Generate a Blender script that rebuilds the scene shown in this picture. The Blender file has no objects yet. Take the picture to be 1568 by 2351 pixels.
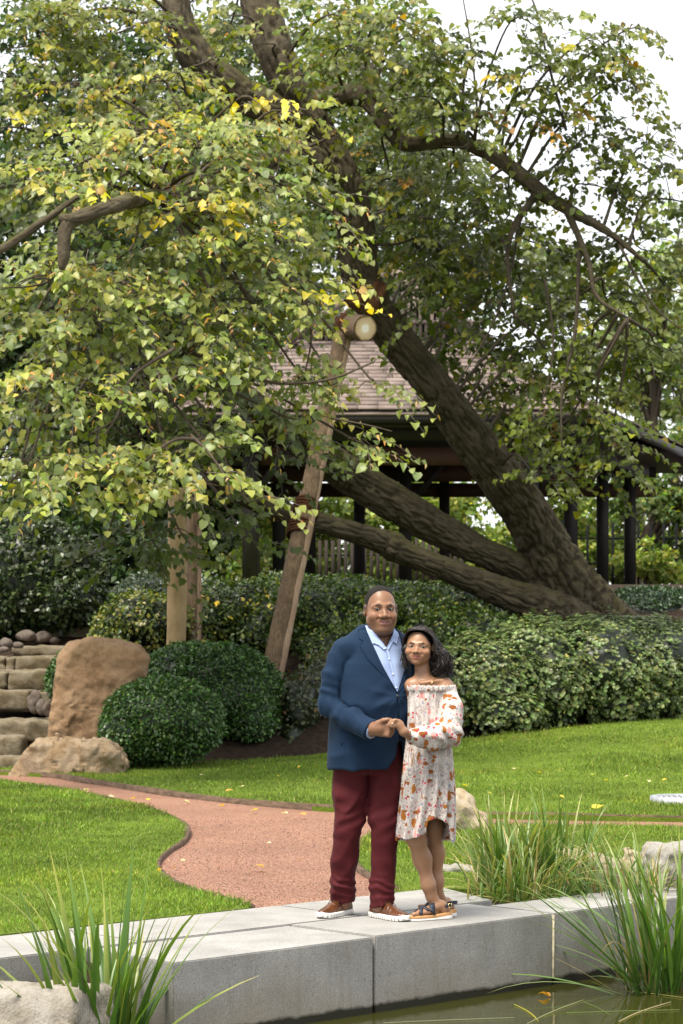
import bpy, math, random
import numpy as np
from mathutils import Vector, Matrix, geometry

# ------------------------------------------------------------------ camera, sky, sun, exposure
SC = bpy.context.scene
COL = SC.collection
CAM_Z = 1.63
cam_d = bpy.data.cameras.new('camera')
cam = bpy.data.objects.new('camera', cam_d)
COL.objects.link(cam)
cam.location = (0, 0, CAM_Z)
cam.rotation_euler = (math.radians(90), 0, 0)
cam_d.sensor_fit = 'VERTICAL'
cam_d.sensor_height = 36.0
cam_d.sensor_width = 24.0
cam_d.lens = 85.0
cam_d.shift_y = 0.1072
cam_d.clip_start = 0.1
cam_d.clip_end = 1500
cam_d.dof.use_dof = True
cam_d.dof.focus_distance = 13.1
cam_d.dof.aperture_fstop = 8.0
SC.camera = cam

SUN_ELEV, SUN_AZ = math.radians(64), math.radians(218)   # azimuth clockwise from +Y: behind the camera, to the left
world = bpy.data.worlds.new('World')
SC.world = world
world.use_nodes = True
_nt = world.node_tree
_nt.nodes.clear()
_out = _nt.nodes.new('ShaderNodeOutputWorld')
_sky = _nt.nodes.new('ShaderNodeTexSky')
_sky.sky_type = 'NISHITA'
_sky.sun_disc = False
_sky.sun_elevation = SUN_ELEV
_sky.sun_rotation = SUN_AZ
_b1 = _nt.nodes.new('ShaderNodeBackground'); _b1.inputs[1].default_value = 0.12
_nt.links.new(_sky.outputs[0], _b1.inputs[0])
_b2 = _nt.nodes.new('ShaderNodeBackground')            # the overcast cloud cover
_b2.inputs[0].default_value = (0.97, 0.985, 1.0, 1); _b2.inputs[1].default_value = 0.80
_mx = _nt.nodes.new('ShaderNodeMixShader'); _mx.inputs[0].default_value = 0.88
_nt.links.new(_b1.outputs[0], _mx.inputs[1]); _nt.links.new(_b2.outputs[0], _mx.inputs[2])
_nt.links.new(_mx.outputs[0], _out.inputs[0])

sun_d = bpy.data.lights.new('sun', 'SUN')
sun_d.energy = 3.8
sun_d.angle = math.radians(26)
sun_d.color = (1.0, 0.94, 0.82)
sun = bpy.data.objects.new('sun', sun_d)
COL.objects.link(sun)
_sd = Vector((math.sin(SUN_AZ) * math.cos(SUN_ELEV), math.cos(SUN_AZ) * math.cos(SUN_ELEV), math.sin(SUN_ELEV)))
sun.rotation_euler = _sd.to_track_quat('Z', 'Y').to_euler()
sun.location = (-10, -20, 40)

SC.view_settings.view_transform = 'Standard'
SC.view_settings.look = 'None'
SC.view_settings.exposure = 1.0
SC.view_settings.gamma = 1.0
SC.view_settings.use_curve_mapping = False
SC.render.engine = 'CYCLES'
SC.cycles.use_denoising = True
SC.cycles.max_bounces = 6
SC.cycles.diffuse_bounces = 2
SC.cycles.glossy_bounces = 3
SC.cycles.transmission_bounces = 4
SC.cycles.transparent_max_bounces = 6
SC.cycles.caustics_reflective = False
SC.cycles.caustics_refractive = False
SC.cycles.sample_clamp_indirect = 6.0

# ------------------------------------------------------------------ helpers
F_OV, CX, HY = 5549.0, 784.0, 1427.0      # photograph measured on a 1568 x 2350 grid
rng = np.random.default_rng(7)
random.seed(7)

def at(px, py, Y):
    """the point at depth Y that the photograph shows at (px, py)"""
    return np.array([(px - CX) / F_OV * Y, Y, CAM_Z - (py - HY) / F_OV * Y])

def gnd(px, py, z=0.0):
    Y = F_OV * (CAM_Z - z) / (py - HY)
    return np.array([(px - CX) / F_OV * Y, Y, z])

def ppm(Y):
    return F_OV / Y

def sstep(a, b, x):
    t = np.clip((x - a) / (b - a), 0, 1)
    return t * t * (3 - 2 * t)

_TAB = np.random.default_rng(99).uniform(-1, 1, 64 ** 3).astype(np.float32)
def vnoise(p, freq=1.0, seed=0):
    """value noise in -1..1 of the points p (N,3)"""
    q = np.asarray(p, dtype=np.float32) * np.float32(freq) + np.float32(200.37 + (seed * 7.31) % 53)
    fl = np.floor(q); f = q - fl; i = fl.astype(np.int32)
    u = f * f * (3 - 2 * f)
    x0 = (i[:, 0] & 63) << 12; x1 = ((i[:, 0] + 1) & 63) << 12
    y0 = ((i[:, 1] + seed) & 63) << 6; y1 = ((i[:, 1] + seed + 1) & 63) << 6
    z0 = i[:, 2] & 63; z1 = (i[:, 2] + 1) & 63
    a = u[:, 2]; t = _TAB
    def lz(b): return t[b + z0] * (1 - a) + t[b + z1] * a
    c00, c01, c10, c11 = lz(x0 + y0), lz(x0 + y1), lz(x1 + y0), lz(x1 + y1)
    c0 = c00 + (c01 - c00) * u[:, 1]; c1 = c10 + (c11 - c10) * u[:, 1]
    return (c0 + (c1 - c0) * u[:, 0]).astype(np.float64)

def fbm(p, freq=1.0, octs=3, seed=0, gain=0.5):
    r, a = 0, 1.0
    for o in range(octs):
        r = r + a * vnoise(p, freq, seed + o * 17)
        freq *= 2.03; a *= gain
    return r

def tag(o, label=None, cat=None, group=None, kind=None):
    if label: o['label'] = label
    if cat: o['category'] = cat
    if group: o['group'] = group
    if kind: o['kind'] = kind
    return o

def empty(name, loc, label=None, cat=None, group=None, kind=None):
    o = bpy.data.objects.new(name, None)
    o.empty_display_size = 0.1
    COL.objects.link(o)
    o.location = [float(x) for x in loc]
    return tag(o, label, cat, group, kind)

def wloc(o):
    v = Vector((0, 0, 0))
    while o is not None:
        v = v + o.location
        o = o.parent
    return v

def mesh_data(name, V, Fs, mat=None, col=None, smooth=False):
    """V (N,3); Fs one (M,k) index array or a list of them; col (N,3|4) point colours"""
    me = bpy.data.meshes.new(name)
    V = np.ascontiguousarray(V, dtype=np.float32)
    if not isinstance(Fs, (list, tuple)): Fs = [Fs]
    Fs = [np.asarray(f, dtype=np.int32) for f in Fs if len(f)]
    loops = np.concatenate([f.ravel() for f in Fs]) if Fs else np.zeros(0, np.int32)
    tot = np.concatenate([np.full(len(f), f.shape[1], np.int32) for f in Fs]) if Fs else np.zeros(0, np.int32)
    start = np.concatenate([[0], np.cumsum(tot)[:-1]]).astype(np.int32) if len(tot) else tot
    me.vertices.add(len(V)); me.vertices.foreach_set('co', V.ravel())
    me.loops.add(len(loops)); me.loops.foreach_set('vertex_index', loops)
    me.polygons.add(len(tot)); me.polygons.foreach_set('loop_start', start); me.polygons.foreach_set('loop_total', tot)
    if smooth: me.polygons.foreach_set('use_smooth', np.ones(len(tot), bool))
    me.update(calc_edges=True)
    me.validate()
    if col is not None:
        c = np.ones((len(V), 4), np.float32); c[:, :np.asarray(col).shape[1]] = col
        ca = me.color_attributes.new('Col', 'FLOAT_COLOR', 'POINT')
        ca.data.foreach_set('color', c.ravel())
    if mat: me.materials.append(mat)
    return me

def link(name, me, parent=None, loc=None):
    o = bpy.data.objects.new(name, me)
    COL.objects.link(o)
    if parent is not None: o.parent = parent
    if loc is not None: o.location = [float(x) for x in loc]
    return o

def obj(name, V, Fs, mat=None, parent=None, col=None, smooth=False):
    """mesh object from WORLD coordinates; as a child it keeps its place, as a thing its origin is its base"""
    V = np.asarray(V, dtype=np.float64)
    if parent is not None:
        V = V - np.array(wloc(parent))
        return link(name, mesh_data(name, V, Fs, mat, col, smooth), parent)
    base = np.array([(V[:, 0].min() + V[:, 0].max()) / 2, (V[:, 1].min() + V[:, 1].max()) / 2, V[:, 2].min()])
    return link(name, mesh_data(name, V - base, Fs, mat, col, smooth), None, base)

class MB:
    """collects shapes into one mesh"""
    def __init__(s): s.v = []; s.f = {}; s.n = 0; s.c = []
    def add(s, V, Fs, col=None):
        V = np.asarray(V, dtype=np.float64)
        if not isinstance(Fs, (list, tuple)) or (len(Fs) and isinstance(Fs[0], (int, np.integer))): Fs = [Fs]
        for f in Fs:
            f = np.asarray(f, dtype=np.int64)
            if f.ndim == 1: f = f[None]
            if len(f): s.f.setdefault(f.shape[1], []).append(f + s.n)
        s.v.append(V); s.n += len(V)
        if col is not None:
            col = np.asarray(col, dtype=np.float64)
            if col.ndim == 1: col = np.tile(col, (len(V), 1))
            s.c.append(col)
    def get(s):
        return np.concatenate(s.v), [np.concatenate(x) for x in s.f.values()], (np.concatenate(s.c) if s.c else None)
    def build(s, name, mat, parent=None, smooth=False):
        V, Fs, c = s.get()
        return obj(name, V, Fs, mat, parent, c, smooth)
    def box(s, a, b, jit=0.0):
        a = np.minimum(a, b) * 1.0; b = np.maximum(a, b) * 1.0
        V = np.array([[x, y, z] for x in (a[0], b[0]) for y in (a[1], b[1]) for z in (a[2], b[2])])
        if jit: V = V + rng.uniform(-jit, jit, V.shape)
        s.add(V, BOXF)
    def beam(s, p, q, w, h, up=(0, 0, 1), bevel=0.0):
        V, Fq = beam_vf(p, q, w, h, up)
        s.add(V, Fq)
    def tube(s, pts, rad, segs=8, cap=True, col=None, sub=0):
        V, Fq, Ft = tube_vf(pts, rad, segs, cap, sub)
        s.add(V, [Fq, Ft], col)

BOXF = np.array([[0, 1, 3, 2], [4, 6, 7, 5], [0, 4, 5, 1], [2, 3, 7, 6], [0, 2, 6, 4], [1, 5, 7, 3]])

def nrm(v):
    v = np.asarray(v, dtype=np.float64)
    return v / np.maximum(np.linalg.norm(v, axis=-1, keepdims=True), 1e-9)

def beam_vf(p, q, w, h, up=(0, 0, 1)):
    p = np.asarray(p, float); q = np.asarray(q, float)
    d = nrm(q - p); u = np.asarray(up, float)
    if abs(d @ u) > 0.98: u = np.array([0, 1.0, 0])
    sx = nrm(np.cross(d, u)); uz = np.cross(sx, d)
    V = np.array([c + sx * a * w / 2 + uz * b * h / 2 for c in (p, q) for a in (-1, 1) for b in (-1, 1)])
    return V, BOXF

def spline(pts, rad, n):
    """Catmull-Rom resample of points and radii"""
    P = np.asarray(pts, float); R = np.asarray(rad, float)
    if R.ndim == 0: R = np.full(len(P), float(R))
    L = np.concatenate([[0], np.cumsum(np.linalg.norm(np.diff(P, axis=0), axis=1))])
    A = np.column_stack([P, R])
    A = np.vstack([2 * A[0] - A[1], A, 2 * A[-1] - A[-2]])
    s = np.linspace(0, L[-1], n)
    k = np.clip(np.searchsorted(L, s, side='right') - 1, 0, len(P) - 2)
    t = ((s - L[k]) / np.maximum(L[k + 1] - L[k], 1e-9))[:, None]
    p0, p1, p2, p3 = A[k], A[k + 1], A[k + 2], A[k + 3]
    B = 0.5 * (2 * p1 + (p2 - p0) * t + (2 * p0 - 5 * p1 + 4 * p2 - p3) * t * t + (3 * p1 - p0 - 3 * p2 + p3) * t ** 3)
    return B[:, :3], np.maximum(B[:, 3], 1e-4), s

def frames(P):
    T = nrm(np.gradient(P, axis=0))
    a = np.array([0, 0, 1.0]) if abs(T[0][2]) < 0.9 else np.array([1.0, 0, 0])
    n = nrm(np.cross(T[0], a)); N = [n]
    for i in range(1, len(P)):
        n = n - T[i] * (n @ T[i]); n = n / np.linalg.norm(n); N.append(n)
    N = np.array(N)
    return T, N, np.cross(T, N)

def tube_vf(pts, rad, segs=8, cap=True, sub=0, disp=None):
    P = np.asarray(pts, float); R = np.asarray(rad, float)
    if R.ndim == 0: R = np.full(len(P), float(R))
    s = None
    if sub: P, R, s = spline(P, R, sub)
    T, N, B = frames(P)
    a = np.linspace(0, 2 * np.pi, segs, endpoint=False)
    ca, sa = np.cos(a), np.sin(a)
    rr = R[:, None] * np.ones(segs)
    if disp is not None: rr = rr + disp(s, a, R)
    V = (P[:, None] + rr[..., None] * (ca[None, :, None] * N[:, None] + sa[None, :, None] * B[:, None])).reshape(-1, 3)
    n = len(P)
    i = np.arange(n - 1)[:, None] * segs; j = np.arange(segs)[None]; j2 = (j + 1) % segs
    Fq = np.stack([i + j, i + j2, i + segs + j2, i + segs + j], -1).reshape(-1, 4)
    Ft = np.zeros((0, 3), int)
    if cap:
        V = np.vstack([V, P[0], P[-1]])
        c0, c1 = n * segs, n * segs + 1
        j = np.arange(segs); j2 = (j + 1) % segs
        Ft = np.vstack([np.stack([np.full(segs, c0), j2, j], -1), np.stack([np.full(segs, c1), (n - 1) * segs + j, (n - 1) * segs + j2], -1)])
    return V, Fq, Ft

def scatter_vf(TV, TF, pos, ax, ay, az):
    """copies of a template: pos (N,3), axes (N,3) already scaled"""
    TV = np.asarray(TV, float)
    V = pos[:, None] + TV[None, :, 0:1] * ax[:, None] + TV[None, :, 1:2] * ay[:, None] + TV[None, :, 2:3] * az[:, None]
    N, k = len(pos), len(TV)
    Fo = (np.asarray(TF)[None] + (np.arange(N) * k)[:, None, None]).reshape(-1, np.asarray(TF).shape[1])
    return V.reshape(-1, 3), Fo

LEAF_V = np.array([[0, 0, 0], [0, .35, .0], [0, .7, -.01], [0, 1.0, -.12],
                   [-.26, -.07, .06], [-.46, .24, .10], [-.33, .62, .04],
                   [.26, -.07, .06], [.46, .24, .10], [.33, .62, .04]])
LEAF_F = np.array([[0, 1, 4], [1, 5, 4], [1, 2, 5], [2, 6, 5], [2, 3, 6],
                   [0, 7, 1], [1, 7, 8], [1, 8, 2], [2, 8, 9], [2, 9, 3]])
LEAF6_V = np.array([[0, 0, 0], [0, .5, -.005], [0, 1.0, -.12], [-.45, .20, .10], [-.31, .64, .04], [.45, .20, .10], [.31, .64, .04]])
LEAF6_F = np.array([[0, 1, 3], [1, 4, 3], [1, 2, 4], [0, 5, 1], [1, 5, 6], [1, 6, 2]])
LEAF2_V = np.array([[0, 0, 0], [-.36, .42, .08], [0, 1.0, -.06], [.36, .42, .08]])
LEAF2_F = np.array([[0, 2, 1], [0, 3, 2]])
BLADE_V = np.array([[-.5, 0, 0], [.5, 0, 0], [.1, .6, .1], [0, 1, .32]])
BLADE_F = np.array([[0, 1, 2], [0, 2, 3]])

def orient(axis, normal):
    """orthonormal leaf axes from a tip direction and a rough normal"""
    y = nrm(axis); z = nrm(normal - y * np.sum(normal * y, -1, keepdims=True)); x = np.cross(y, z)
    return x, y, z

def rnd_dir(n):
    return nrm(rng.normal(size=(n, 3)))

def pick(cols, w, n, jit=0.18):
    """n colours out of a weighted list with brightness jitter"""
    c = np.asarray(cols, float)[rng.choice(len(cols), n, p=np.asarray(w, float) / sum(w))]
    return c * np.exp(rng.normal(0, jit, (n, 1))) * np.exp(rng.normal(0, jit * .35, (n, 3)))

# ------------------------------------------------------------------ signed distance modelling
def smin(a, b, k):
    h = np.clip(.5 + .5 * (b - a) / k, 0, 1)
    return b * (1 - h) + a * h - k * h * (1 - h)
def smax(a, b, k): return -smin(-a, -b, k)
def s_ell(p, c, r):
    q = (p - np.asarray(c)) / np.asarray(r, float)
    k0 = np.sqrt((q * q).sum(1)); k1 = np.sqrt(((q / np.asarray(r, float)) ** 2).sum(1))
    return k0 * (k0 - 1) / np.maximum(k1, 1e-9)
def s_cap(p, a, b, ra, rb):
    a = np.asarray(a, float); b = np.asarray(b, float)
    d = b - a; h = np.clip(((p - a) @ d) / (d @ d), 0, 1)
    return np.linalg.norm(p - a - h[:, None] * d, axis=1) - (ra + (rb - ra) * h)
def s_chain(p, pts, rad, k=.01):
    r = None
    for i in range(len(pts) - 1):
        d = s_cap(p, pts[i], pts[i + 1], rad[i], rad[i + 1])
        r = d if r is None else smin(r, d, k)
    return r
def s_loft(p, z, cx, cy, rx, ry, n=2.0, zpad=None):
    """stack of ellipses (superellipses) along z"""
    Z = p[:, 2]
    f = lambda a: np.interp(Z, z, a)
    X = np.abs((p[:, 0] - f(cx)) / f(rx)); Yv = np.abs((p[:, 1] - f(cy)) / f(ry))
    e = f(n) if not np.isscalar(n) else n
    k = (X ** e + Yv ** e) ** (1.0 / e)
    d = (k - 1) * np.minimum(f(rx), f(ry))
    return smax(d, np.maximum(z[0] - Z, Z - z[-1]), .012)
def s_box(p, c, h, r=0.0):
    q = np.abs(p - np.asarray(c)) - np.asarray(h) + r
    return np.linalg.norm(np.maximum(q, 0), axis=1) + np.minimum(q.max(1), 0) - r
def s_poly(x, z, poly):
    """signed distance to a 2-D polygon"""
    poly = np.asarray(poly, float); n = len(poly)
    d = np.full(len(x), 1e9); s = np.ones(len(x))
    P = np.stack([x, z], 1)
    for i in range(n):
        a, b = poly[i], poly[i - 1]
        e = b - a; w = P - a
        t = np.clip((w @ e) / (e @ e), 0, 1)
        d = np.minimum(d, ((w - t[:, None] * e) ** 2).sum(1))
        c1 = P[:, 1] >= a[1]; c2 = P[:, 1] < b[1]; c3 = e[0] * w[:, 1] > e[1] * w[:, 0]
        s = np.where((c1 & c2 & c3) | (~c1 & ~c2 & ~c3), -s, s)
    return s * np.sqrt(d)

def polygonize(fn, lo, hi, h, block=8):
    """surface nets over a block-sparse grid of the distance function fn(points)"""
    lo = np.asarray(lo, float); hi = np.asarray(hi, float)
    nb = np.maximum(np.ceil((hi - lo) / (h * block)).astype(int), 1)
    n = nb * block + 1
    D = np.full(n, 9.0, np.float32)
    g = np.stack(np.meshgrid(*[np.arange(k) for k in nb], indexing='ij'), -1).reshape(-1, 3)
    cen = lo + (g + .5) * block * h
    dc = fn(cen)
    near = np.abs(dc) < block * h * .5 * 1.7321 * 1.35 + h * 1.5
    loc = np.stack(np.meshgrid(*[np.arange(block + 1)] * 3, indexing='ij'), -1).reshape(-1, 3)
    for b, d in zip(g[~near], dc[~near]):
        if d < 0: D[b[0]*block:(b[0]+1)*block+1, b[1]*block:(b[1]+1)*block+1, b[2]*block:(b[2]+1)*block+1] = -9
    act = g[near]
    CH = 400
    for k in range(0, len(act), CH):
        bb = act[k:k + CH]
        idx = (bb[:, None] * block + loc[None]).reshape(-1, 3)
        D[idx[:, 0], idx[:, 1], idx[:, 2]] = fn(lo + idx * h)
    S = D < 0
    c = [S[i:n[0]-1+i, j:n[1]-1+j, k:n[2]-1+k] for i in (0, 1) for j in (0, 1) for k in (0, 1)]
    sm_ = sum(x.astype(np.int8) for x in c)
    cell = (sm_ > 0) & (sm_ < 8)
    ci = np.argwhere(cell)
    vid = np.full(cell.shape, -1, np.int64); vid[cell] = np.arange(len(ci))
    acc = np.zeros((len(ci), 3)); cnt = np.zeros(len(ci))
    corners = np.array([[i, j, k] for i in (0, 1) for j in (0, 1) for k in (0, 1)])
    vals = np.stack([D[ci[:, 0]+q[0], ci[:, 1]+q[1], ci[:, 2]+q[2]] for q in corners], 1).astype(float)
    for a in range(8):
        for b in range(a + 1, 8):
            if np.abs(corners[a] - corners[b]).sum() != 1: continue
            m = (vals[:, a] < 0) != (vals[:, b] < 0)
            t = vals[m, a] / (vals[m, a] - vals[m, b])
            acc[m] += corners[a] + t[:, None] * (corners[b] - corners[a]); cnt[m] += 1
    V = lo + (ci + acc / cnt[:, None]) * h
    Q = []
    for ax in range(3):
        o1, o2 = [(1, 2), (2, 0), (0, 1)][ax]
        sl = [slice(None)] * 3; sl2 = [slice(None)] * 3
        sl[ax] = slice(0, n[ax] - 1); sl2[ax] = slice(1, n[ax])
        A, B = S[tuple(sl)], S[tuple(sl2)]
        e = np.argwhere(A != B)
        e = e[(e[:, o1] > 0) & (e[:, o2] > 0) & (e[:, o1] < n[o1] - 1) & (e[:, o2] < n[o2] - 1)]
        if not len(e): continue
        d1 = np.zeros(3, int); d1[o1] = 1
        d2 = np.zeros(3, int); d2[o2] = 1
        q = np.stack([vid[tuple((e - d1 - d2).T)], vid[tuple((e - d2).T)], vid[tuple(e.T)], vid[tuple((e - d1).T)]], 1)
        flip = ~A[tuple(e.T)]
        q[flip] = q[flip][:, ::-1]
        Q.append(q)
    return V, np.concatenate(Q)

def relax(V, Q, it=1, lam=.5):
    """a little Laplacian smoothing"""
    E = np.concatenate([Q[:, [0, 1]], Q[:, [1, 2]], Q[:, [2, 3]], Q[:, [3, 0]]])
    for _ in range(it):
        s = np.zeros_like(V); c = np.zeros(len(V))
        np.add.at(s, E[:, 0], V[E[:, 1]]); np.add.at(c, E[:, 0], 1)
        np.add.at(s, E[:, 1], V[E[:, 0]]); np.add.at(c, E[:, 1], 1)
        V = V + lam * (s / np.maximum(c, 1)[:, None] - V)
    return V
# ------------------------------------------------------------------ materials
def newmat(name):
    m = bpy.data.materials.new(name); m.use_nodes = True
    nt = m.node_tree; b = nt.nodes['Principled BSDF']
    return m, nt, b
def node(nt, t, **kw):
    n = nt.nodes.new(t)
    for k, v in kw.items(): setattr(n, k, v)
    return n
def ramp(nt, src, stops):
    r = node(nt, 'ShaderNodeValToRGB')
    while len(r.color_ramp.elements) < len(stops): r.color_ramp.elements.new(0.5)
    for e, (p, c) in zip(r.color_ramp.elements, stops):
        e.position = p; e.color = (*c, 1) if len(c) == 3 else c
    nt.links.new(src, r.inputs[0])
    return r.outputs[0]
def noise(nt, scale, detail=4, rough=.55, vec=None, dist=0.0):
    n = node(nt, 'ShaderNodeTexNoise')
    n.inputs['Scale'].default_value = scale; n.inputs['Detail'].default_value = detail
    n.inputs['Roughness'].default_value = rough; n.inputs['Distortion'].default_value = dist
    if vec is not None: nt.links.new(vec, n.inputs['Vector'])
    return n.outputs[0]
def objco(nt, scale=None):
    t = node(nt, 'ShaderNodeTexCoord').outputs['Object']
    if scale is None: return t
    m = node(nt, 'ShaderNodeMapping'); m.inputs['Scale'].default_value = scale
    nt.links.new(t, m.inputs[0]); return m.outputs[0]
def geoco(nt, scale=(1, 1, 1)):
    t = node(nt, 'ShaderNodeNewGeometry').outputs['Position']
    m = node(nt, 'ShaderNodeMapping'); m.inputs['Scale'].default_value = scale
    nt.links.new(t, m.inputs[0]); return m.outputs[0]
def mixc(nt, fac, a, b, mode='MIX'):
    m = node(nt, 'ShaderNodeMix', data_type='RGBA', blend_type=mode)
    for i, x in ((0, fac), (6, a), (7, b)):
        if isinstance(x, (int, float)): m.inputs[i].default_value = x
        elif isinstance(x, tuple): m.inputs[i].default_value = (*x, 1)
        else: nt.links.new(x, m.inputs[i])
    return m.outputs[2]
def math_(nt, op, a, b=0.0):
    m = node(nt, 'ShaderNodeMath', operation=op)
    for i, x in ((0, a), (1, b)):
        if isinstance(x, (int, float)): m.inputs[i].default_value = x
        else: nt.links.new(x, m.inputs[i])
    return m.outputs[0]
def bump(nt, b, h, strength=.4, dist=.01):
    n = node(nt, 'ShaderNodeBump'); n.inputs['Strength'].default_value = strength; n.inputs['Distance'].default_value = dist
    nt.links.new(h, n.inputs['Height']); nt.links.new(n.outputs[0], b.inputs['Normal'])
def setb(b, **kw):
    for k, v in kw.items(): b.inputs[k.replace('_', ' ')].default_value = v
def attr(nt, name='Col'):
    return node(nt, 'ShaderNodeAttribute', attribute_name=name).outputs['Color']

def leaf_mat(name, trans=.35, rough=.42, spec=.45, tint=(1.5, 1.7, .55)):
    m, nt, b = newmat(name)
    c = attr(nt)
    nt.links.new(c, b.inputs['Base Color'])
    setb(b, Roughness=rough, Specular_IOR_Level=spec)
    t = node(nt, 'ShaderNodeBsdfTranslucent')
    nt.links.new(mixc(nt, 1.0, c, tint, 'MULTIPLY'), t.inputs[0])
    x = node(nt, 'ShaderNodeMixShader'); x.inputs[0].default_value = trans
    nt.links.new(b.outputs[0], x.inputs[1]); nt.links.new(t.outputs[0], x.inputs[2])
    nt.links.new(x.outputs[0], nt.nodes['Material Output'].inputs[0])
    return m

def plain(name, base, rough=.6, spec=.4, var=.25, scale=20, bmp=.2, bdist=.004, stretch=(1, 1, 1), metal=0.0, sheen=0.0):
    m, nt, b = newmat(name)
    v = objco(nt, stretch)
    n = noise(nt, scale, 5, .6, v)
    lo = tuple(x * (1 - var) for x in base); hi = tuple(min(1, x * (1 + var)) for x in base)
    nt.links.new(ramp(nt, n, [(.3, lo), (.7, hi)]), b.inputs['Base Color'])
    setb(b, Roughness=rough, Specular_IOR_Level=spec, Metallic=metal)
    if sheen: setb(b, Sheen_Weight=sheen, Sheen_Roughness=.5)
    if bmp: bump(nt, b, noise(nt, scale * 2.3, 4, .6, v), bmp, bdist)
    return m

M = {}
M['leaf'] = leaf_mat('linden leaf', .34, .42, .42, (1.5, 1.65, .36))
M['leaf_back'] = leaf_mat('far leaf', .38, .55, .3)
M['box_leaf'] = leaf_mat('shrub leaf', .18, .38, .5, (1.3, 1.6, .6))
M['grass'] = leaf_mat('grass blade', .30, .5, .3, (1.3, 1.5, .6))
M['reed'] = leaf_mat('reed blade', .28, .35, .5, (1.4, 1.6, .5))

# bark: brown grey ridges with moss on the upper side
m, nt, b = newmat('bark')
v = objco(nt)
n1 = noise(nt, 3.0, 6, .65, v); n2 = noise(nt, 26, 4, .6, v)
c = ramp(nt, n1, [(.25, (.042, .033, .021)), (.5, (.088, .070, .045)), (.8, (.15, .122, .083))])
c = mixc(nt, .5, c, ramp(nt, n2, [(.3, (.35, .35, .35)), (.7, (1, 1, 1))]), 'MULTIPLY')
nz = node(nt, 'ShaderNodeSeparateXYZ'); nt.links.new(node(nt, 'ShaderNodeNewGeometry').outputs['Normal'], nz.inputs[0])
mo = math_(nt, 'MULTIPLY', ramp(nt, nz.outputs[2], [(.15, (0, 0, 0)), (.8, (1, 1, 1))]), ramp(nt, noise(nt, 1.7, 5, .6, v), [(.38, (0, 0, 0)), (.62, (1, 1, 1))]))
c = mixc(nt, math_(nt, 'MULTIPLY', mo, .85), c, (.070, .070, .016))
nt.links.new(c, b.inputs['Base Color']); setb(b, Roughness=.9, Specular_IOR_Level=.2)
bump(nt, b, n2, .7, .02); M['bark'] = m
M['twig'] = plain('twig bark', (.075, .058, .042), .85, .2, .35, 30, .3)
M['twig_grey'] = plain('grey twig bark', (.17, .145, .12), .85, .2, .35, 30, .3)

def wood(name, base, dark, scale=6, rough=.8, stretch=(9, 9, .7)):
    m, nt, b = newmat(name)
    v = objco(nt, stretch); v2 = objco(nt)
    g = noise(nt, scale, 6, .7, v, .4)
    c = ramp(nt, g, [(.3, dark), (.62, base), (.85, tuple(min(1, x * 1.35) for x in base))])
    c = mixc(nt, ramp(nt, noise(nt, 3.5, 4, .6, v2), [(.42, (0, 0, 0)), (.7, (.75, .75, .75))]), c, dark)
    nt.links.new(c, b.inputs['Base Color']); setb(b, Roughness=rough, Specular_IOR_Level=.25)
    bump(nt, b, g, .5, .01)
    return m
M['pole'] = wood('weathered pole wood', (.215, .145, .085), (.05, .033, .02))
M['pole_split'] = wood('split pale wood', (.45, .32, .22), (.25, .16, .1))
M['tanpost'] = wood('tan smooth post wood', (.40, .29, .155), (.22, .15, .07), 3, .75, (2, 2, .6))
M['darkwood'] = plain('dark stained timber', (.020, .016, .013), .6, .3, .4, 9, .3, .004, (6, 6, 1))
M['redwood'] = plain('brown timber', (.055, .024, .012), .7, .3, .4, 9, .3, .004, (1, 6, 6))
M['fencewood'] = plain('grey fence paling', (.035, .027, .021), .8, .2, .3, 9, .3, .004, (6, 6, 1))
M['iron'] = plain('dark fence iron', (.008, .009, .010), .9, .1, .2, 30, .1)
M['rope'] = plain('hemp rope', (.070, .030, .014), .9, .1, .5, 60, .6, .01)
M['burlap'] = plain('burlap wrap', (.125, .058, .030), .95, .1, .45, 14, .6, .01)
M['edging'] = plain('old edging timber', (.095, .062, .042), .9, .2, .5, 8, .5, .01, (1, 1, 4))

# end grain of the cut log
m, nt, b = newmat('log end grain')
g = node(nt, 'ShaderNodeTexGradient', gradient_type='SPHERICAL'); nt.links.new(objco(nt, (6.5, 6.5, 6.5)), g.inputs[0])
nn = noise(nt, 9, 3, .6, objco(nt))
c = ramp(nt, math_(nt, 'ADD', g.outputs[0], math_(nt, 'MULTIPLY', math_(nt, 'SUBTRACT', nn, .5), .45)), [(.0, (.2, .12, .05)), (.1, (.62, .46, .26)), (.5, (.74, .58, .36)), (.6, (.8, .66, .44)), (.7, (.95, .9, .78))])
nt.links.new(c, b.inputs['Base Color']); setb(b, Roughness=.8); M['endgrain'] = m

# shingles
m, nt, b = newmat('cedar shingle')
oi = node(nt, 'ShaderNodeObjectInfo').outputs['Random']
n1 = noise(nt, 2.2, 5, .6, geoco(nt)); n2 = noise(nt, 30, 3, .6, geoco(nt, (1, .15, 1)))
c = ramp(nt, n1, [(.3, (.165, .125, .108)), (.7, (.27, .215, .19))])
c = mixc(nt, .45, c, ramp(nt, n2, [(.3, (.55, .55, .55)), (.7, (1, 1, 1))]), 'MULTIPLY')
c = mixc(nt, .5, c, ramp(nt, oi, [(0, (.7, .7, .7)), (1, (1, 1, 1))]), 'MULTIPLY')
nt.links.new(c, b.inputs['Base Color']); setb(b, Roughness=.9, Specular_IOR_Level=.2); M['shingle'] = m

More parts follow.
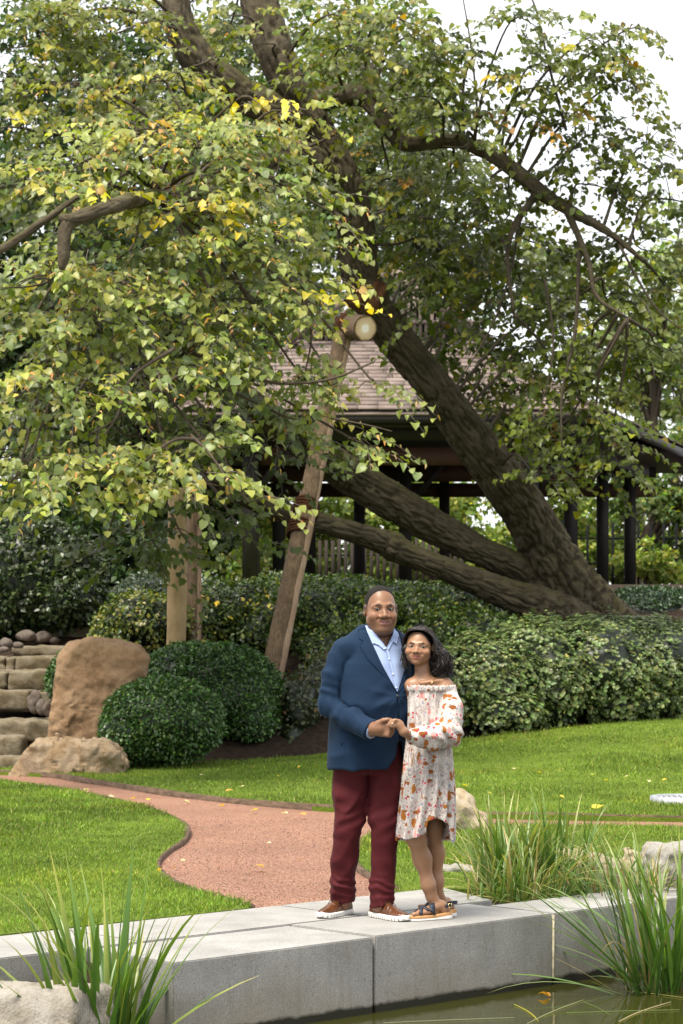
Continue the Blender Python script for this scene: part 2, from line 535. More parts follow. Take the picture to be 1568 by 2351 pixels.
# granite pier blocks
m, nt, b = newmat('grey cut stone')
v = geoco(nt)
sp = noise(nt, 190, 3, .8, v); bl = noise(nt, 2.6, 5, .62, v); st = noise(nt, 1.3, 4, .6, geoco(nt, (1, 1, .7)))
c = ramp(nt, sp, [(.33, (.16, .154, .146)), (.5, (.29, .281, .270)), (.68, (.47, .46, .447))])
c = mixc(nt, .75, c, ramp(nt, bl, [(.3, (.66, .65, .64)), (.7, (1.10, 1.09, 1.08))]), 'MULTIPLY')
c = mixc(nt, ramp(nt, noise(nt, 4.5, 5, .7, geoco(nt, (3.2, 3.2, .35))), [(.52, (0, 0, 0)), (.75, (.45, .45, .45))]), c, (.17, .15, .12))
c = mixc(nt, ramp(nt, noise(nt, 55, 2, .5, v), [(.70, (0, 0, 0)), (.74, (.6, .6, .6))]), c, (.09, .07, .05))
nz = node(nt, 'ShaderNodeSeparateXYZ'); nt.links.new(node(nt, 'ShaderNodeNewGeometry').outputs['Position'], nz.inputs[0])
low = ramp(nt, math_(nt, 'ADD', math_(nt, 'MULTIPLY', nz.outputs[2], -2.4), math_(nt, 'MULTIPLY', math_(nt, 'SUBTRACT', st, .5), 1.6)), [(.35, (0, 0, 0)), (.95, (1, 1, 1))])
c = mixc(nt, math_(nt, 'MULTIPLY', low, .42), c, (.17, .125, .055))
wet = ramp(nt, math_(nt, 'ADD', nz.outputs[2], math_(nt, 'MULTIPLY', math_(nt, 'SUBTRACT', noise(nt, 9, 4, .6, v), .5), .06)), [(0, (0, 0, 0)), (1, (1, 1, 1))])
wm = node(nt, 'ShaderNodeMapRange'); wm.inputs[1].default_value = -.345; wm.inputs[2].default_value = -.365
wz = math_(nt, 'ADD', nz.outputs[2], math_(nt, 'MULTIPLY', math_(nt, 'SUBTRACT', noise(nt, 9, 4, .6, v), .5), .05))
nt.links.new(wz, wm.inputs[0])
c = mixc(nt, wm.outputs[0], c, (.02, .019, .012))
nt.links.new(c, b.inputs['Base Color']); setb(b, Roughness=.82, Specular_IOR_Level=.25)
bump(nt, b, sp, .3, .003); M['slab'] = m

# red crushed-granite path
m, nt, b = newmat('red crushed gravel')
v = geoco(nt)
vo = node(nt, 'ShaderNodeTexVoronoi'); vo.inputs['Scale'].default_value = 95; nt.links.new(v, vo.inputs[0])
big = noise(nt, 1.1, 5, .6, v)
c = ramp(nt, vo.outputs['Distance'], [(.1, (.34, .20, .145)), (.5, (.245, .138, .096)), (.8, (.10, .055, .038))])
c = mixc(nt, .5, c, mixc(nt, .75, vo.outputs['Color'], (.55, .5, .48)), 'SOFT_LIGHT')
c = mixc(nt, .8, c, ramp(nt, big, [(.3, (.78, .76, .76)), (.7, (1.12, 1.1, 1.1))]), 'MULTIPLY')
nt.links.new(c, b.inputs['Base Color']); setb(b, Roughness=.95, Specular_IOR_Level=.15)
bump(nt, b, vo.outputs['Distance'], -.5, .006); M['gravel'] = m
M['chip'] = leaf_mat('gravel chip', 0.0, .9, .2)

M['soil'] = plain('dark mulch soil', (.035, .024, .017), .95, .1, .5, 14, .8, .02)
m, nt, b = newmat('turf')
v = geoco(nt)
c = ramp(nt, noise(nt, 2.5, 5, .6, v), [(.3, (.085, .13, .016)), (.7, (.14, .20, .025))])
c = mixc(nt, .6, c, ramp(nt, noise(nt, 60, 3, .7, v), [(.3, (.45, .45, .4)), (.7, (1.2, 1.2, 1.1))]), 'MULTIPLY')
nt.links.new(c, b.inputs['Base Color']); setb(b, Roughness=.9, Specular_IOR_Level=.1)
bump(nt, b, noise(nt, 80, 3, .7, v), .6, .02); M['turf'] = m

def rock_mat(name, cols, scale=2.2, rough=.9, bs=.6):
    m, nt, b = newmat(name)
    v = objco(nt)
    n1 = noise(nt, scale, 7, .65, v, .6); n2 = noise(nt, scale * 14, 4, .6, v)
    k = len(cols)
    c = ramp(nt, n1, [(.25 + .5 * i / (k - 1), cc) for i, cc in enumerate(cols)])
    c = mixc(nt, .4, c, ramp(nt, n2, [(.3, (.55, .55, .55)), (.7, (1.15, 1.15, 1.15))]), 'MULTIPLY')
    nt.links.new(c, b.inputs['Base Color']); setb(b, Roughness=rough, Specular_IOR_Level=.2)
    bump(nt, b, math_(nt, 'ADD', n1, math_(nt, 'MULTIPLY', n2, .3)), bs, .03)
    return m
M['boulder'] = rock_mat('tan sandstone boulder', [(.16, .092, .05), (.27, .165, .092), (.34, .225, .135), (.24, .155, .10)], 2.6, .9, .8)
M['boulder2'] = rock_mat('streaked tan boulder', [(.11, .065, .036), (.24, .165, .095), (.31, .235, .16), (.15, .10, .06)], 5, .9, 1.0)
M['palerock'] = rock_mat('pale pond rock', [(.18, .115, .05), (.32, .245, .15), (.38, .32, .24), (.24, .16, .08)], 7, .9, .9)
M['whiterock'] = rock_mat('white limestone', [(.13, .115, .09), (.27, .25, .22), (.33, .31, .285), (.17, .14, .10)], 7, .9, .9)
M['lichenrock'] = rock_mat('lichen rock', [(.08, .062, .026), (.25, .22, .18), (.33, .30, .265), (.12, .09, .038)], 4.5, .9, .9)
M['stepstone'] = rock_mat('mossy step stone', [(.055, .042, .018), (.13, .10, .058), (.21, .175, .125), (.075, .068, .022)], 4.5, .9, .9)
M['pebble'] = rock_mat('pebble', [(.065, .05, .04), (.15, .12, .10), (.10, .078, .062)], 6)

# pond
m, nt, b = newmat('pond water')
setb(b, Base_Color=(.030, .031, .007, 1), Roughness=.05, Specular_IOR_Level=.5, IOR=1.33)
bump(nt, b, noise(nt, 7, 3, .5, geoco(nt, (1, .35, 1))), .10, .03); M['water'] = m
M['pondbed'] = plain('pond mud', (.02, .02, .01), .9, .1)
M['mortar'] = plain('pale mortar', (.42, .37, .26), .9, .1, .4, 30, .5)
M['grate'] = plain('grey cast cover', (.33, .34, .37), .5, .5, .2, 30, .2, .002, (1, 1, 1), .3)

# people
def skin(name, sss, rough):
    m, nt, b = newmat(name)
    c = attr(nt)
    c = mixc(nt, .35, c, ramp(nt, noise(nt, 60, 4, .6, objco(nt)), [(.3, (.8, .78, .76)), (.7, (1.12, 1.1, 1.1))]), 'MULTIPLY')
    nt.links.new(c, b.inputs['Base Color'])
    setb(b, Roughness=rough, Specular_IOR_Level=.34, Subsurface_Weight=.12, Subsurface_Scale=.004)
    b.inputs['Subsurface Radius'].default_value = (1, .35, .2)
    bump(nt, b, noise(nt, 260, 3, .6, objco(nt)), .12, .001)
    return m
M['skin'] = skin('skin', .1, .40)
def cloth(name, base, scale=340, var=.22, rough=.85, sheen=.25, fold=.12):
    m, nt, b = newmat(name)
    v = objco(nt)
    w = noise(nt, scale, 3, .7, v); l = noise(nt, 5, 4, .6, v)
    c = ramp(nt, w, [(.3, tuple(x * (1 - var) for x in base)), (.7, tuple(min(1, x * (1 + var)) for x in base))])
    c = mixc(nt, .5, c, ramp(nt, l, [(.3, (.85, .85, .85)), (.7, (1.1, 1.1, 1.1))]), 'MULTIPLY')
    nt.links.new(c, b.inputs['Base Color']); setb(b, Roughness=rough, Specular_IOR_Level=.2, Sheen_Weight=sheen, Sheen_Roughness=.4)
    bump(nt, b, math_(nt, 'ADD', math_(nt, 'MULTIPLY', w, .15), noise(nt, 22, 4, .55, v)), fold, .006)
    return m
M['navy'] = cloth('navy jacket wool', (.0058, .0195, .047), 340, .22, .85, .03)
M['shirt'] = cloth('pale blue shirt cotton', (.34, .43, .66), 400, .06, .75, .1)
M['maroon'] = cloth('maroon trouser twill', (.064, .0070, .0098), 300, .25, .8, .02, .2)
M['hair_man'] = plain('cropped black hair', (.020, .017, .016), .9, .1, .6, 420, .8, .002)
M['brow'] = plain('eyebrow hair', (.012, .008, .006), .8, .15, .4, 300, .4)
m, nt, b = newmat('wavy black hair')
setb(b, Base_Color=(.007, .005, .0045, 1), Roughness=.45, Specular_IOR_Level=.28); M['hair_woman'] = m
m, nt, b = newmat('wavy hair lock')
setb(b, Base_Color=(.018, .012, .011, 1), Roughness=.40, Specular_IOR_Level=.4); M['hair_lock'] = m
m, nt, b = newmat('brown shoe leather')
n = noise(nt, 14, 4, .6, objco(nt))
nt.links.new(ramp(nt, n, [(.3, (.045, .014, .004)), (.7, (.11, .036, .010))]), b.inputs['Base Color'])
setb(b, Roughness=.3, Specular_IOR_Level=.55); M['leather'] = m
M['sole'] = plain('white rubber sole', (.72, .70, .66), .6, .4, .08, 20, .1)
M['lace'] = plain('dark brown lace', (.045, .022, .014), .8, .2)
M['strap'] = plain('navy sandal leather', (.016, .02, .035), .45, .4, .3, 60, .2)
M['cork'] = plain('tan cork footbed', (.50, .27, .12), .8, .2, .2, 90, .2)
M['gold'] = plain('gold metal', (.75, .55, .25), .25, .5, .1, 20, 0, .001, (1, 1, 1), 1.0)
M['button'] = plain('dark button', (.012, .014, .02), .35, .5, .2)
M['eye_white'] = plain('eye white', (.24, .21, .19), .3, .3, .05, 20, 0)
M['iris'] = plain('dark iris', (.006, .003, .002), .25, .3, .2, 40, 0)
M['teeth'] = plain('teeth', (.7, .66, .6), .3, .5, .05, 20, 0)
# ------------------------------------------------------------------ terrain
U = np.array([.7211, .6928]); W = np.array([-.6928, .7211])      # along the pier, and back from its front edge
O = np.array([-.813, 11.60])                                      # front left corner of the front row
def st(s, t): return O + s * U + t * W
def to_st(x, y):
    dx, dy = x - O[0], y - O[1]
    return dx * U[0] + dy * U[1], dx * W[0] + dy * W[1]

def height(x, y):
    x = np.asarray(x, float); y = np.asarray(y, float)
    lawn = sstep(23, 31, y) * np.clip(.06 + .06 * (x + 1), 0, .36)
    ys = 28.2 + 3.0 * sstep(-.5, 3.5, x)
    mound = np.clip((y - ys) * .40, 0, None)
    mound = 2.2 - np.log1p(np.exp((2.2 - mound) * 4)) / 4 + np.log1p(np.exp(-8.8)) / 4
    mound = np.where(y > ys, np.clip(mound, 0, 2.2), 0)
    # a path of steps climbs on the far left
    return np.maximum(lawn, mound + lawn * .3)

def ground_h(x, y):
    h = height(x, y) - .07
    s, t = to_st(x, y)
    pond = sstep(.36, .22, np.where(s < -.1, t - .72, t - .02))          # in front of the pier
    rightbank = sstep(2.9, 3.3, s) * 0
    near = pond * (y < 20)
    h = np.where(near > 0, h * (1 - near) + near * np.where(s < .2, -.52, -.9), h)
    return h

xs = np.concatenate([np.linspace(-260, -14, 14), np.linspace(-12, -3.2, 23), np.linspace(-3, 5, 110), np.linspace(5.3, 14, 22), np.linspace(16, 260, 14)])
ys_ = np.concatenate([np.linspace(-30, 8, 12), np.linspace(8.3, 18, 110), np.linspace(18.3, 26, 24), np.linspace(26.2, 44, 90), np.linspace(46, 80, 14), np.linspace(100, 700, 10)])
GX, GY = np.meshgrid(xs, ys_, indexing='ij')
GZ = ground_h(GX.ravel(), GY.ravel())
n0, n1 = GX.shape
ii = (np.arange(n0 - 1)[:, None] * n1 + np.arange(n1 - 1)[None]).ravel()
tag(link('ground', mesh_data('ground', np.stack([GX.ravel(), GY.ravel(), GZ], 1), np.stack([ii, ii + n1, ii + n1 + 1, ii + 1], 1), M['soil'], smooth=True)),
    'dark mulched soil under the shrubs and lawns', 'ground', kind='structure')

def dens(poly, step):
    """densify a closed outline"""
    P = np.asarray(poly, float); out = []
    for a, b in zip(P, np.roll(P, -1, 0)):
        k = max(1, int(np.linalg.norm(b - a) / step))
        out += [a + (b - a) * i / k for i in range(k)]
    return np.array(out)
def smooth_line(P, n):
    P = np.asarray(P, float)
    Q, _, _ = spline(np.column_stack([P, np.zeros(len(P))]), np.ones(len(P)), n)
    return Q[:, :2]
def inside(poly, x, y):
    return s_poly(x, y, poly) < 0

def sheet(name, poly, zf, mat, step=.35, parent=None, skirt=0.0):
    """triangulated sheet over an outline following zf(x, y)"""
    P = dens(poly, step)
    lo, hi = P.min(0), P.max(0)
    gx, gy = np.meshgrid(np.arange(lo[0], hi[0], step), np.arange(lo[1], hi[1], step))
    g = np.stack([gx.ravel(), gy.ravel()], 1) + rng.uniform(-.2, .2, (gx.size, 2)) * step
    g = g[s_poly(g[:, 0], g[:, 1], P) < -step * .4]
    vs = [Vector(p) for p in np.vstack([P, g])]
    n = len(P)
    r = geometry.delaunay_2d_cdt(vs, [(i, (i + 1) % n) for i in range(n)], [], 1, 1e-5)
    v2 = np.array([list(p) for p in r[0]])
    V = np.column_stack([v2, zf(v2[:, 0], v2[:, 1])])
    T = np.array([list(f) for f in r[2] if len(f) == 3])
    a = V[T[:, 1]] - V[T[:, 0]]; b_ = V[T[:, 2]] - V[T[:, 0]]
    fl = (a[:, 0] * b_[:, 1] - a[:, 1] * b_[:, 0]) < 0
    T[fl] = T[fl][:, ::-1]
    Fs = [T]
    if skirt:
        k = len(V)
        B = np.column_stack([P, zf(P[:, 0], P[:, 1])]); C = B - [0, 0, skirt]
        V = np.vstack([V, B, C]); i = np.arange(n); j = (i + 1) % n
        Fs.append(np.stack([k + i, k + n + i, k + n + j, k + j], 1))
    return obj(name, V, Fs, mat, parent, smooth=True)

gp = lambda L: [gnd(a, b_)[:2] for a, b_ in L]
# outlines, measured on the photograph
back_edge = smooth_line(gp([(-200, 1754), (-60, 1768), (100, 1776), (175, 1786), (300, 1806), (420, 1823), (550, 1838), (690, 1849), (800, 1856), (950, 1863), (1110, 1868), (1240, 1871), (1400, 1874), (1568, 1877), (1760, 1880)]), 60)
left_edge = smooth_line(gp([(-200, 1768), (-60, 1783), (0, 1790), (140, 1808), (250, 1830), (350, 1857), (412, 1882), (431, 1902), (420, 1924), (386, 1948), (362, 1972), (364, 1993), (392, 2017), (445, 2041), (520, 2061), (578, 2079)]), 60)
right_edge = smooth_line(gp([(1760, 1900), (1568, 1897), (1300, 1893), (1100, 1893), (960, 1898), (880, 1907), (838, 1922), (818, 1948), (818, 1980), (848, 2004), (884, 2018), (912, 2042)]), 50)
pier_back = lambda s: st(s, 1.36)

lawn_left = np.vstack([left_edge, [pier_back(1.7), pier_back(-.4), pier_back(-2.6)], [[-6.5, 11.5], [-6.5, 25]]])
s_end = 3.28
lawn_right = np.vstack([right_edge, [pier_back(2.75), pier_back(s_end)], [st(s_end + .15, .95), st(s_end + .7, .8), st(s_end + 2.2, 1.2)], [[6.5, 16.5], [6.5, 19.2]]])
shrub_front = smooth_line([(-7, 27.0), (-3.6, 26.8), (-2.5, 27.3), (-1.6, 27.7), (-.6, 28.1), (.4, 28.9), (1.6, 29.8), (3.0, 30.8), (4.5, 31.9), (8, 33)], 40)
lawn_back = np.vstack([back_edge, [[8, 19.6]], shrub_front[::-1]])

path_poly = np.vstack([[[-7, 24.5]], back_edge + [0, .1], [[7, 18.5]], right_edge + [.12, -.0], [pier_back(3.0), pier_back(1.2)], (left_edge - [.12, 0])[::-1]])
pz = lambda x, y: height(x, y) - .035 + .012 * vnoise(np.stack([x, y, 0 * x], 1), 1.3)
path = tag(sheet('path', path_poly, pz, M['gravel'], .18), 'red crushed gravel path winding between the lawns', 'path', kind='structure')

lawn_objs = []
lz = lambda x, y: height(x, y) + .0 + .012 * vnoise(np.stack([x, y, 0 * x], 1), .9)
for nm, poly, lab in (('lawn', lawn_left, 'bright green lawn in front of the path on the left'),
                      ('lawn', lawn_right, 'small green lawn beside the pond behind the woman'),
                      ('lawn', lawn_back, 'wide green lawn sloping up to the shrubs')):
    lawn_objs.append(tag(sheet(nm, poly, lz, M['turf'], .3, None, .09), lab, 'lawn', kind='structure'))

A_ = np.array
def ribbon_blades(poly, n, hgt, wid, cols, wts, lean=.55, clear=.0):
    lo, hi = poly.min(0), poly.max(0)
    pts = np.zeros((0, 2))
    while len(pts) < n:
        q = rng.uniform(lo, hi, (n * 2, 2))
        # only what the frame can show, denser near the lens
        q = q[np.abs(q[:, 0]) < q[:, 1] * .155 + .3]
        q = q[rng.random(len(q)) < np.clip((15.5 / q[:, 1]) ** 1.6, 0, 1)]
        pts = np.vstack([pts, q[s_poly(q[:, 0], q[:, 1], poly) < clear]])
    pts = pts[:n]
    P = np.column_stack([pts, lz(pts[:, 0], pts[:, 1]) - .004])
    sc = (pts[:, 1] / 15) ** .75
    patch = .75 + .45 * vnoise(P, .9, 3) + .25 * vnoise(P, 4.0, 5)
    up = nrm(np.column_stack([rng.normal(0, lean, n), rng.normal(0, lean, n), np.ones(n)]))
    x, y, z = orient(up, rnd_dir(n))
    h_ = hgt * rng.uniform(.5, 1.3, n)[:, None] * np.clip(patch, .5, 1.3)[:, None] * sc[:, None] ** .6
    V, Fc = scatter_vf(BLADE_V, BLADE_F, P, x * wid * sc[:, None], y * h_, z * h_)
    c = pick(cols, wts, n, .28) * np.clip(.85 + .3 * vnoise(P, 1.6, 9) + .18 * vnoise(P, 6, 2), .4, 1.4)[:, None]
    dry = sstep(.25, .7, vnoise(P, 1.1, 21))[:, None] * .4; c = c * (1 - dry) + c * A_([1.5, 1.15, .9]) * dry
    return V, Fc, np.repeat(c, len(BLADE_V), 0)

GC = [(.115, .185, .018), (.165, .245, .025), (.23, .30, .05), (.36, .34, .12), (.075, .125, .015)]
for lo_, poly, n in zip(lawn_objs, (lawn_left, lawn_right, lawn_back), (95000, 42000, 90000)):
    V, Fc, c = ribbon_blades(poly, n, .040, .0042, GC, [3, 4, 2.2, .5, 2])
    g = obj('grass', V, Fc, M['grass'], lo_, c)
    g['kind'] = 'stuff'

# gravel chips on the near path
n = 17000
q = np.zeros((0, 2)); lo = np.array([-2.2, 13.4]); hi = np.array([1.4, 20.5])
while len(q) < n:
    k = rng.uniform(lo, hi, (n * 2, 2)); k = k[rng.random(len(k)) < (14 / k[:, 1]) ** 2.2]
    q = np.vstack([q, k[s_poly(k[:, 0], k[:, 1], path_poly) < -.03]])
q = q[:n]
P = np.column_stack([q, pz(q[:, 0], q[:, 1]) + .001])
OCT_V = np.array([[1, 0, 0], [-.8, .3, 0], [0, .9, .1], [.1, -1, 0], [0, .1, .7], [0, 0, -.6]])
OCT_F = np.array([[0, 2, 4], [2, 1, 4], [1, 3, 4], [3, 0, 4], [2, 0, 5], [1, 2, 5], [3, 1, 5], [0, 3, 5]])
x, y, z = orient(rnd_dir(n) * [1, 1, .3], np.tile([0, 0, 1.0], (n, 1)) + rnd_dir(n) * .5)
sz = (.003 + .0045 * rng.random(n) ** 2)[:, None]
V, Fc = scatter_vf(OCT_V, OCT_F, P, x * sz, y * sz * rng.uniform(.6, 1, (n, 1)), z * sz)
c = np.repeat(pick([(.25, .14, .105), (.33, .20, .155), (.15, .08, .06), (.38, .27, .22)], [5, 3, 3, .6], n, .2), 6, 0)
g = obj('gravel_chips', V, Fc, M['chip'], path, c); g['kind'] = 'stuff'

# timber edging
def edging(line, label, hgt=.07, wid=.045, z0=-.05):
    P = np.asarray(line); n = len(P)
    T = nrm(np.gradient(P, axis=0)); Nn = np.stack([-T[:, 1], T[:, 0]], 1)
    Z = height(P[:, 0], P[:, 1]) + z0
    wob = .008 * vnoise(np.column_stack([P, Z]), 2.0)
    A = P + Nn * (wid / 2); B = P - Nn * (wid / 2)
    top = Z + hgt + wob
    V = np.concatenate([np.column_stack([A, Z]), np.column_stack([A, top]), np.column_stack([B, top]), np.column_stack([B, Z])])
    i = np.arange(n - 1)
    Fq = np.concatenate([np.stack([i + a * n, i + 1 + a * n, i + 1 + b_ * n, i + b_ * n], 1) for a, b_ in ((0, 1), (1, 2), (2, 3))])
    Fq = np.vstack([Fq, [[0, n, 2 * n, 3 * n]], [[n - 1, 4 * n - 1, 3 * n - 1, 2 * n - 1]]])
    tag(obj('timber_edging', V, Fq, M['edging']), label, 'edging', 'timber edgings of the path')
edging(back_edge + [0, .03], 'dark timber edging along the far side of the red path', .068)
edging(left_edge[8:], 'curved timber edging round the left lawn beside the path', .052)
edging(right_edge, 'curved timber edging round the small lawn behind the couple', .052)

# ------------------------------------------------------------------ pond and stone pier
V = np.array([[-60, -40, -.4], [60, -40, -.4], [60, 20, -.4], [-60, 20, -.4]], float)
pv = np.array([list(st(-1.2, .70)), list(st(0, .05)), list(st(9, .05)), [60, 20], [60, -40], [-60, -40], [-60, 8]])
pw = np.column_stack([pv, np.full(len(pv), -.40)])
me = bpy.data.meshes.new('pond'); me.from_pydata([tuple(p) for p in pw], [], [tuple(range(len(pw)))[::-1]]); me.update(); me.materials.append(M['water'])
po = link('pond', me); tag(po, 'dark green still pond water at the foot of the stone blocks', 'pond', kind='structure')

pier = empty('stone_pier', (*st(1.4, .67), -.9), 'pale grey stone block pier that the couple stands on', 'pier')
def block(s0, s1, t0, t1, z0=-.9, z1=0.0, bev=.006, rightt=None):
    """one cut stone block with slightly worn edges"""
    import bmesh
    bm = bmesh.new()
    c = [(s0, t0), (s1, t0), (s1 if rightt is None else rightt, t1), (s0, t1)]
    vb = [bm.verts.new((*st(*q), z0)) for q in c]; vt = [bm.verts.new((*st(*q), z1)) for q in c]
    bm.faces.new(vb[::-1]); bm.faces.new(vt)
    for i in range(4): bm.faces.new((vb[i], vb[(i + 1) % 4], vt[(i + 1) % 4], vt[i]))
    bmesh.ops.bevel(bm, geom=list(bm.edges), offset=bev, segments=2, affect='EDGES')
    for v_ in bm.verts: v_.co -= pier.location
    me = bpy.data.meshes.new('stone_block'); bm.to_mesh(me); bm.free(); me.materials.append(M['slab'])
    return link('stone_block', me, pier)
GAP = .018
for a, b_ in ((0, 1.365), (1.365, 2.77), (2.77, 4.15), (4.15, 5.5)):
    block(a + GAP / 2, b_ - GAP / 2, 0, .652 if a < 2.7 else .50, z1=-.0 - (.006 if a == 0 else 0))
for a, b_ in ((-2.9, -1.25), (-1.25, .36), (.36, 1.92)):
    block(a + .006, b_ - .006, .672, 1.345)
block(1.926, 3.0, .672, 1.345, rightt=3.28)
mb = MB()
a, b_ = st(2.764, -.004), st(2.776, -.004); c_, d_ = st(2.776, .02), st(2.764, .02)
Vv = np.array([[*p, z] for z in (-.36, -.012) for p in (a, b_, c_, d_)])
mb.add(Vv, np.array([[0, 1, 5, 4], [1, 2, 6, 5], [3, 0, 4, 7], [4, 5, 6, 7], [2, 3, 7, 6]]))
mb.build('mortar_joint', M['mortar'], pier)

# manhole cover on the far lawn
mc = gnd(1566, 1833, .03)
mh = empty('manhole_cover', (mc[0], mc[1], height(mc[0], mc[1]) - .02), 'round grey metal cover set in the lawn at the right edge', 'cover')
R_ = .27
def disc(r0, r1, z0, z1, n=40):
    a = np.linspace(0, 2 * np.pi, n, endpoint=False); cs = np.stack([np.cos(a), np.sin(a)], 1)
    V = np.concatenate([np.column_stack([cs * r, np.full(n, z)]) for r, z in ((r1, z0), (r1, z1), (r0, z1), (r0, z0))])
    i = np.arange(n); j = (i + 1) % n
    return V, np.concatenate([np.stack([i + k * n, j + k * n, j + ((k + 1) % 4) * n, i + ((k + 1) % 4) * n], 1) for k in range(4)])
base = np.array(mh.location)
V, Fq = disc(.235, .29, -.03, .075); obj('rim', V + base, Fq, M['grate'], mh)
V, Fq = disc(.001, .23, -.03, .062); obj('lid', V + base, Fq, M['grate'], mh)
for k in range(-4, 5):
    L = math.sqrt(max(.0, .21 ** 2 - (k * .048) ** 2)); mb = MB()
    mb.box(base + [k * .048 - .012, -L, .060], base + [k * .048 + .012, L, .072]); mb.build('rib', M['grate'], mh)
# ------------------------------------------------------------------ pavilion on the terrace
TZ = 2.2
PX0 = at(900, 1427, 41)[0]                    # axis of the building
pav = empty('garden_pavilion', (PX0, 46, TZ), 'open timber garden pavilion with brown shingle roof behind the leaning tree', 'pavilion')
YE, YB, YG = 40.5, 54.0, 43.2                 # front eave, back eave, gable wall
ZE, ZG, ZR = at(0, 940, YE)[2], at(0, 783, YG)[2], at(0, 628, YG)[2]
EW = (1379 - 900) / F_OV * YE                 # half width of the front eave
FL = .304                                     # the side eaves open outwards
GW = (1112 - 900) / F_OV * YG
def ew(y): return EW + FL * (y - YE)
A = np.array
roof = MB()
for sx in (-1, 1):
    # side slope and its underside
    pass
eR = lambda y, z=ZE: A([PX0 + ew(y), y, z]); eL = lambda y, z=ZE: A([PX0 - ew(y), y, z])
gR, gL = A([PX0 + GW, YG, ZG]), A([PX0 - GW, YG, ZG])
rF, rB = A([PX0, YG - .35, ZR]), A([PX0, YB - 3.5, ZR])
bR, bL = A([PX0 + GW * 1.6, YB - 3, ZG]), A([PX0 - GW * 1.6, YB - 3, ZG])
def slab_(pts, th=.07):
    P = A(pts); n = nrm(np.cross(P[1] - P[0], P[2] - P[0]))
    if n[2] < 0: P = P[::-1]; n = -n
    k = len(P); V = np.vstack([P, P - n * th])
    Fs = [A([list(range(k))]), A([list(range(k, 2 * k))[::-1]]), A([[i, k + i, k + (i + 1) % k, (i + 1) % k] for i in range(k)])]
    return V, Fs
planes = [[eL(YE), eR(YE), gR, gL], [eR(YE), eR(YB), bR, gR], [eL(YB), eL(YE), gL, bL], [eR(YB), eL(YB), bL, bR],
          [gR, bR, rB, rF + [0, .35, 0]], [bL, gL, rF + [0, .35, 0], rB]]
for p in planes[:4]:
    V, Fs = slab_([q - [0, 0, .06] for q in p], .05); roof.add(V, Fs)
for p in planes[4:]:
    V, Fs = slab_([q - [0, 0, .06] for q in p], .05); roof.add(V, Fs)
roof_o = roof.build('roof', M['shingle'], pav)
# shingles: front slope course by course (each its own), the side slopes joined
EXPO = (23.5 / F_OV) * 41.5 / math.sin(math.atan2(ZG - ZE, YG - YE)) * .62
def courses(P, rows_from=0):
    """shingle boards over the slope P = eave left, eave right, top right, top left"""
    a, b_, c_, d_ = [A(q, float) for q in P]
    L = np.linalg.norm((c_ + d_) / 2 - (a + b_) / 2); nr = int(L / .165)
    n = nrm(np.cross(b_ - a, d_ - a)); n = n if n[2] > 0 else -n
    out = []
    for r in range(nr):
        t0, t1 = r / nr, (r + 1.25) / nr
        p0, q0 = a + (d_ - a) * t0, b_ + (c_ - b_) * t0
        w = np.linalg.norm(q0 - p0); u = (q0 - p0) / w; up = ((c_ + d_) / 2 - (a + b_) / 2) / L
        x = -rng.uniform(0, .3)
        while x < w:
            ww = rng.uniform(.30, .55)
            xa, xb = max(x, 0), min(x + ww - .006, w)
            if xb - xa > .03:
                lift = .022 + rng.uniform(-.006, .010); drop = rng.uniform(-.012, .012)
                e0 = p0 + u * xa - up * drop; e1 = p0 + u * xb - up * drop; f1 = e1 + up * L / nr * 1.2; f0 = e0 + up * L / nr * 1.2
                V = A([e0 + n * lift, e1 + n * lift, f1 + n * .004, f0 + n * .004, e0 - n * .004, e1 - n * .004, f1 - n * .012, f0 - n * .012])
                out.append(V)
            x += ww
    return out
SHF = A([[0, 1, 2, 3], [7, 6, 5, 4], [0, 4, 5, 1], [1, 5, 6, 2], [2, 6, 7, 3], [3, 7, 4, 0]])
front = courses(planes[0]); 
def px_of(p): return CX + p[0] / p[1] * F_OV
vis = [V for V in front if 790 < px_of(V[0]) < 1390]; rest = [V for V in front if not 790 < px_of(V[0]) < 1390]
vis.sort(key=lambda V: abs(px_of(V[0]) - 1090))
for V in vis[:300]: obj('shingle', V, SHF, M['shingle'], roof_o)
mb = MB()
for V in vis[300:] + rest + courses(planes[1]) + courses([planes[2][0], planes[2][1], planes[2][2], planes[2][3]]) + courses(planes[4]): mb.add(V, SHF)
o_ = mb.build('shingles', M['shingle'], roof_o); o_['kind'] = 'stuff'
# gable wall of upright slats
gab = MB(); gab.add(*slab_([gL + [0, .08, -.05], gR + [0, .08, -.05], A([PX0, YG + .08, ZR - .12])], .03)); gab_o = gab.build('gable', M['darkwood'], pav)
k = -GW + .10
while k < GW - .08:
    top = ZG + (ZR - ZG) * (1 - abs(k) / GW) - .1
    if top > ZG + .1:
        mb = MB(); mb.box(A([PX0 + k - .03, YG - .05, ZG - .02]), A([PX0 + k + .03, YG + .02, top])); mb.build('slat', M['shingle'], gab_o)
    k += .105
mb = MB(); mb.box(A([PX0 - GW, YG - .09, ZG + .30]), A([PX0 + GW, YG - .055, ZG + .36])); mb.build('slat_rail', M['shingle'], gab_o)
for s_ in (-1, 1):
    mb = MB(); mb.beam(rF + [0, 0, .04], A([PX0 + s_ * (GW + .18), YG - .35, ZG - .06]), .10, .16); mb.build('barge_board', M['shingle'], gab_o)
mb = MB(); mb.beam(rF + [0, .1, .02], rB + [0, 0, .02], .2, .12); mb.build('ridge_beam', M['shingle'], roof_o)
# fascia under the eaves
for p, q, nm in ((eL(YE), eR(YE), 'fascia'), (eR(YE), eR(YB), 'fascia'), (eL(YE), eL(YB), 'fascia')):
    mb = MB(); mb.beam(p + A([0, .06, -.14]), q + A([0, .06, -.14]), .05, .17); mb.build(nm, M['darkwood'], pav)
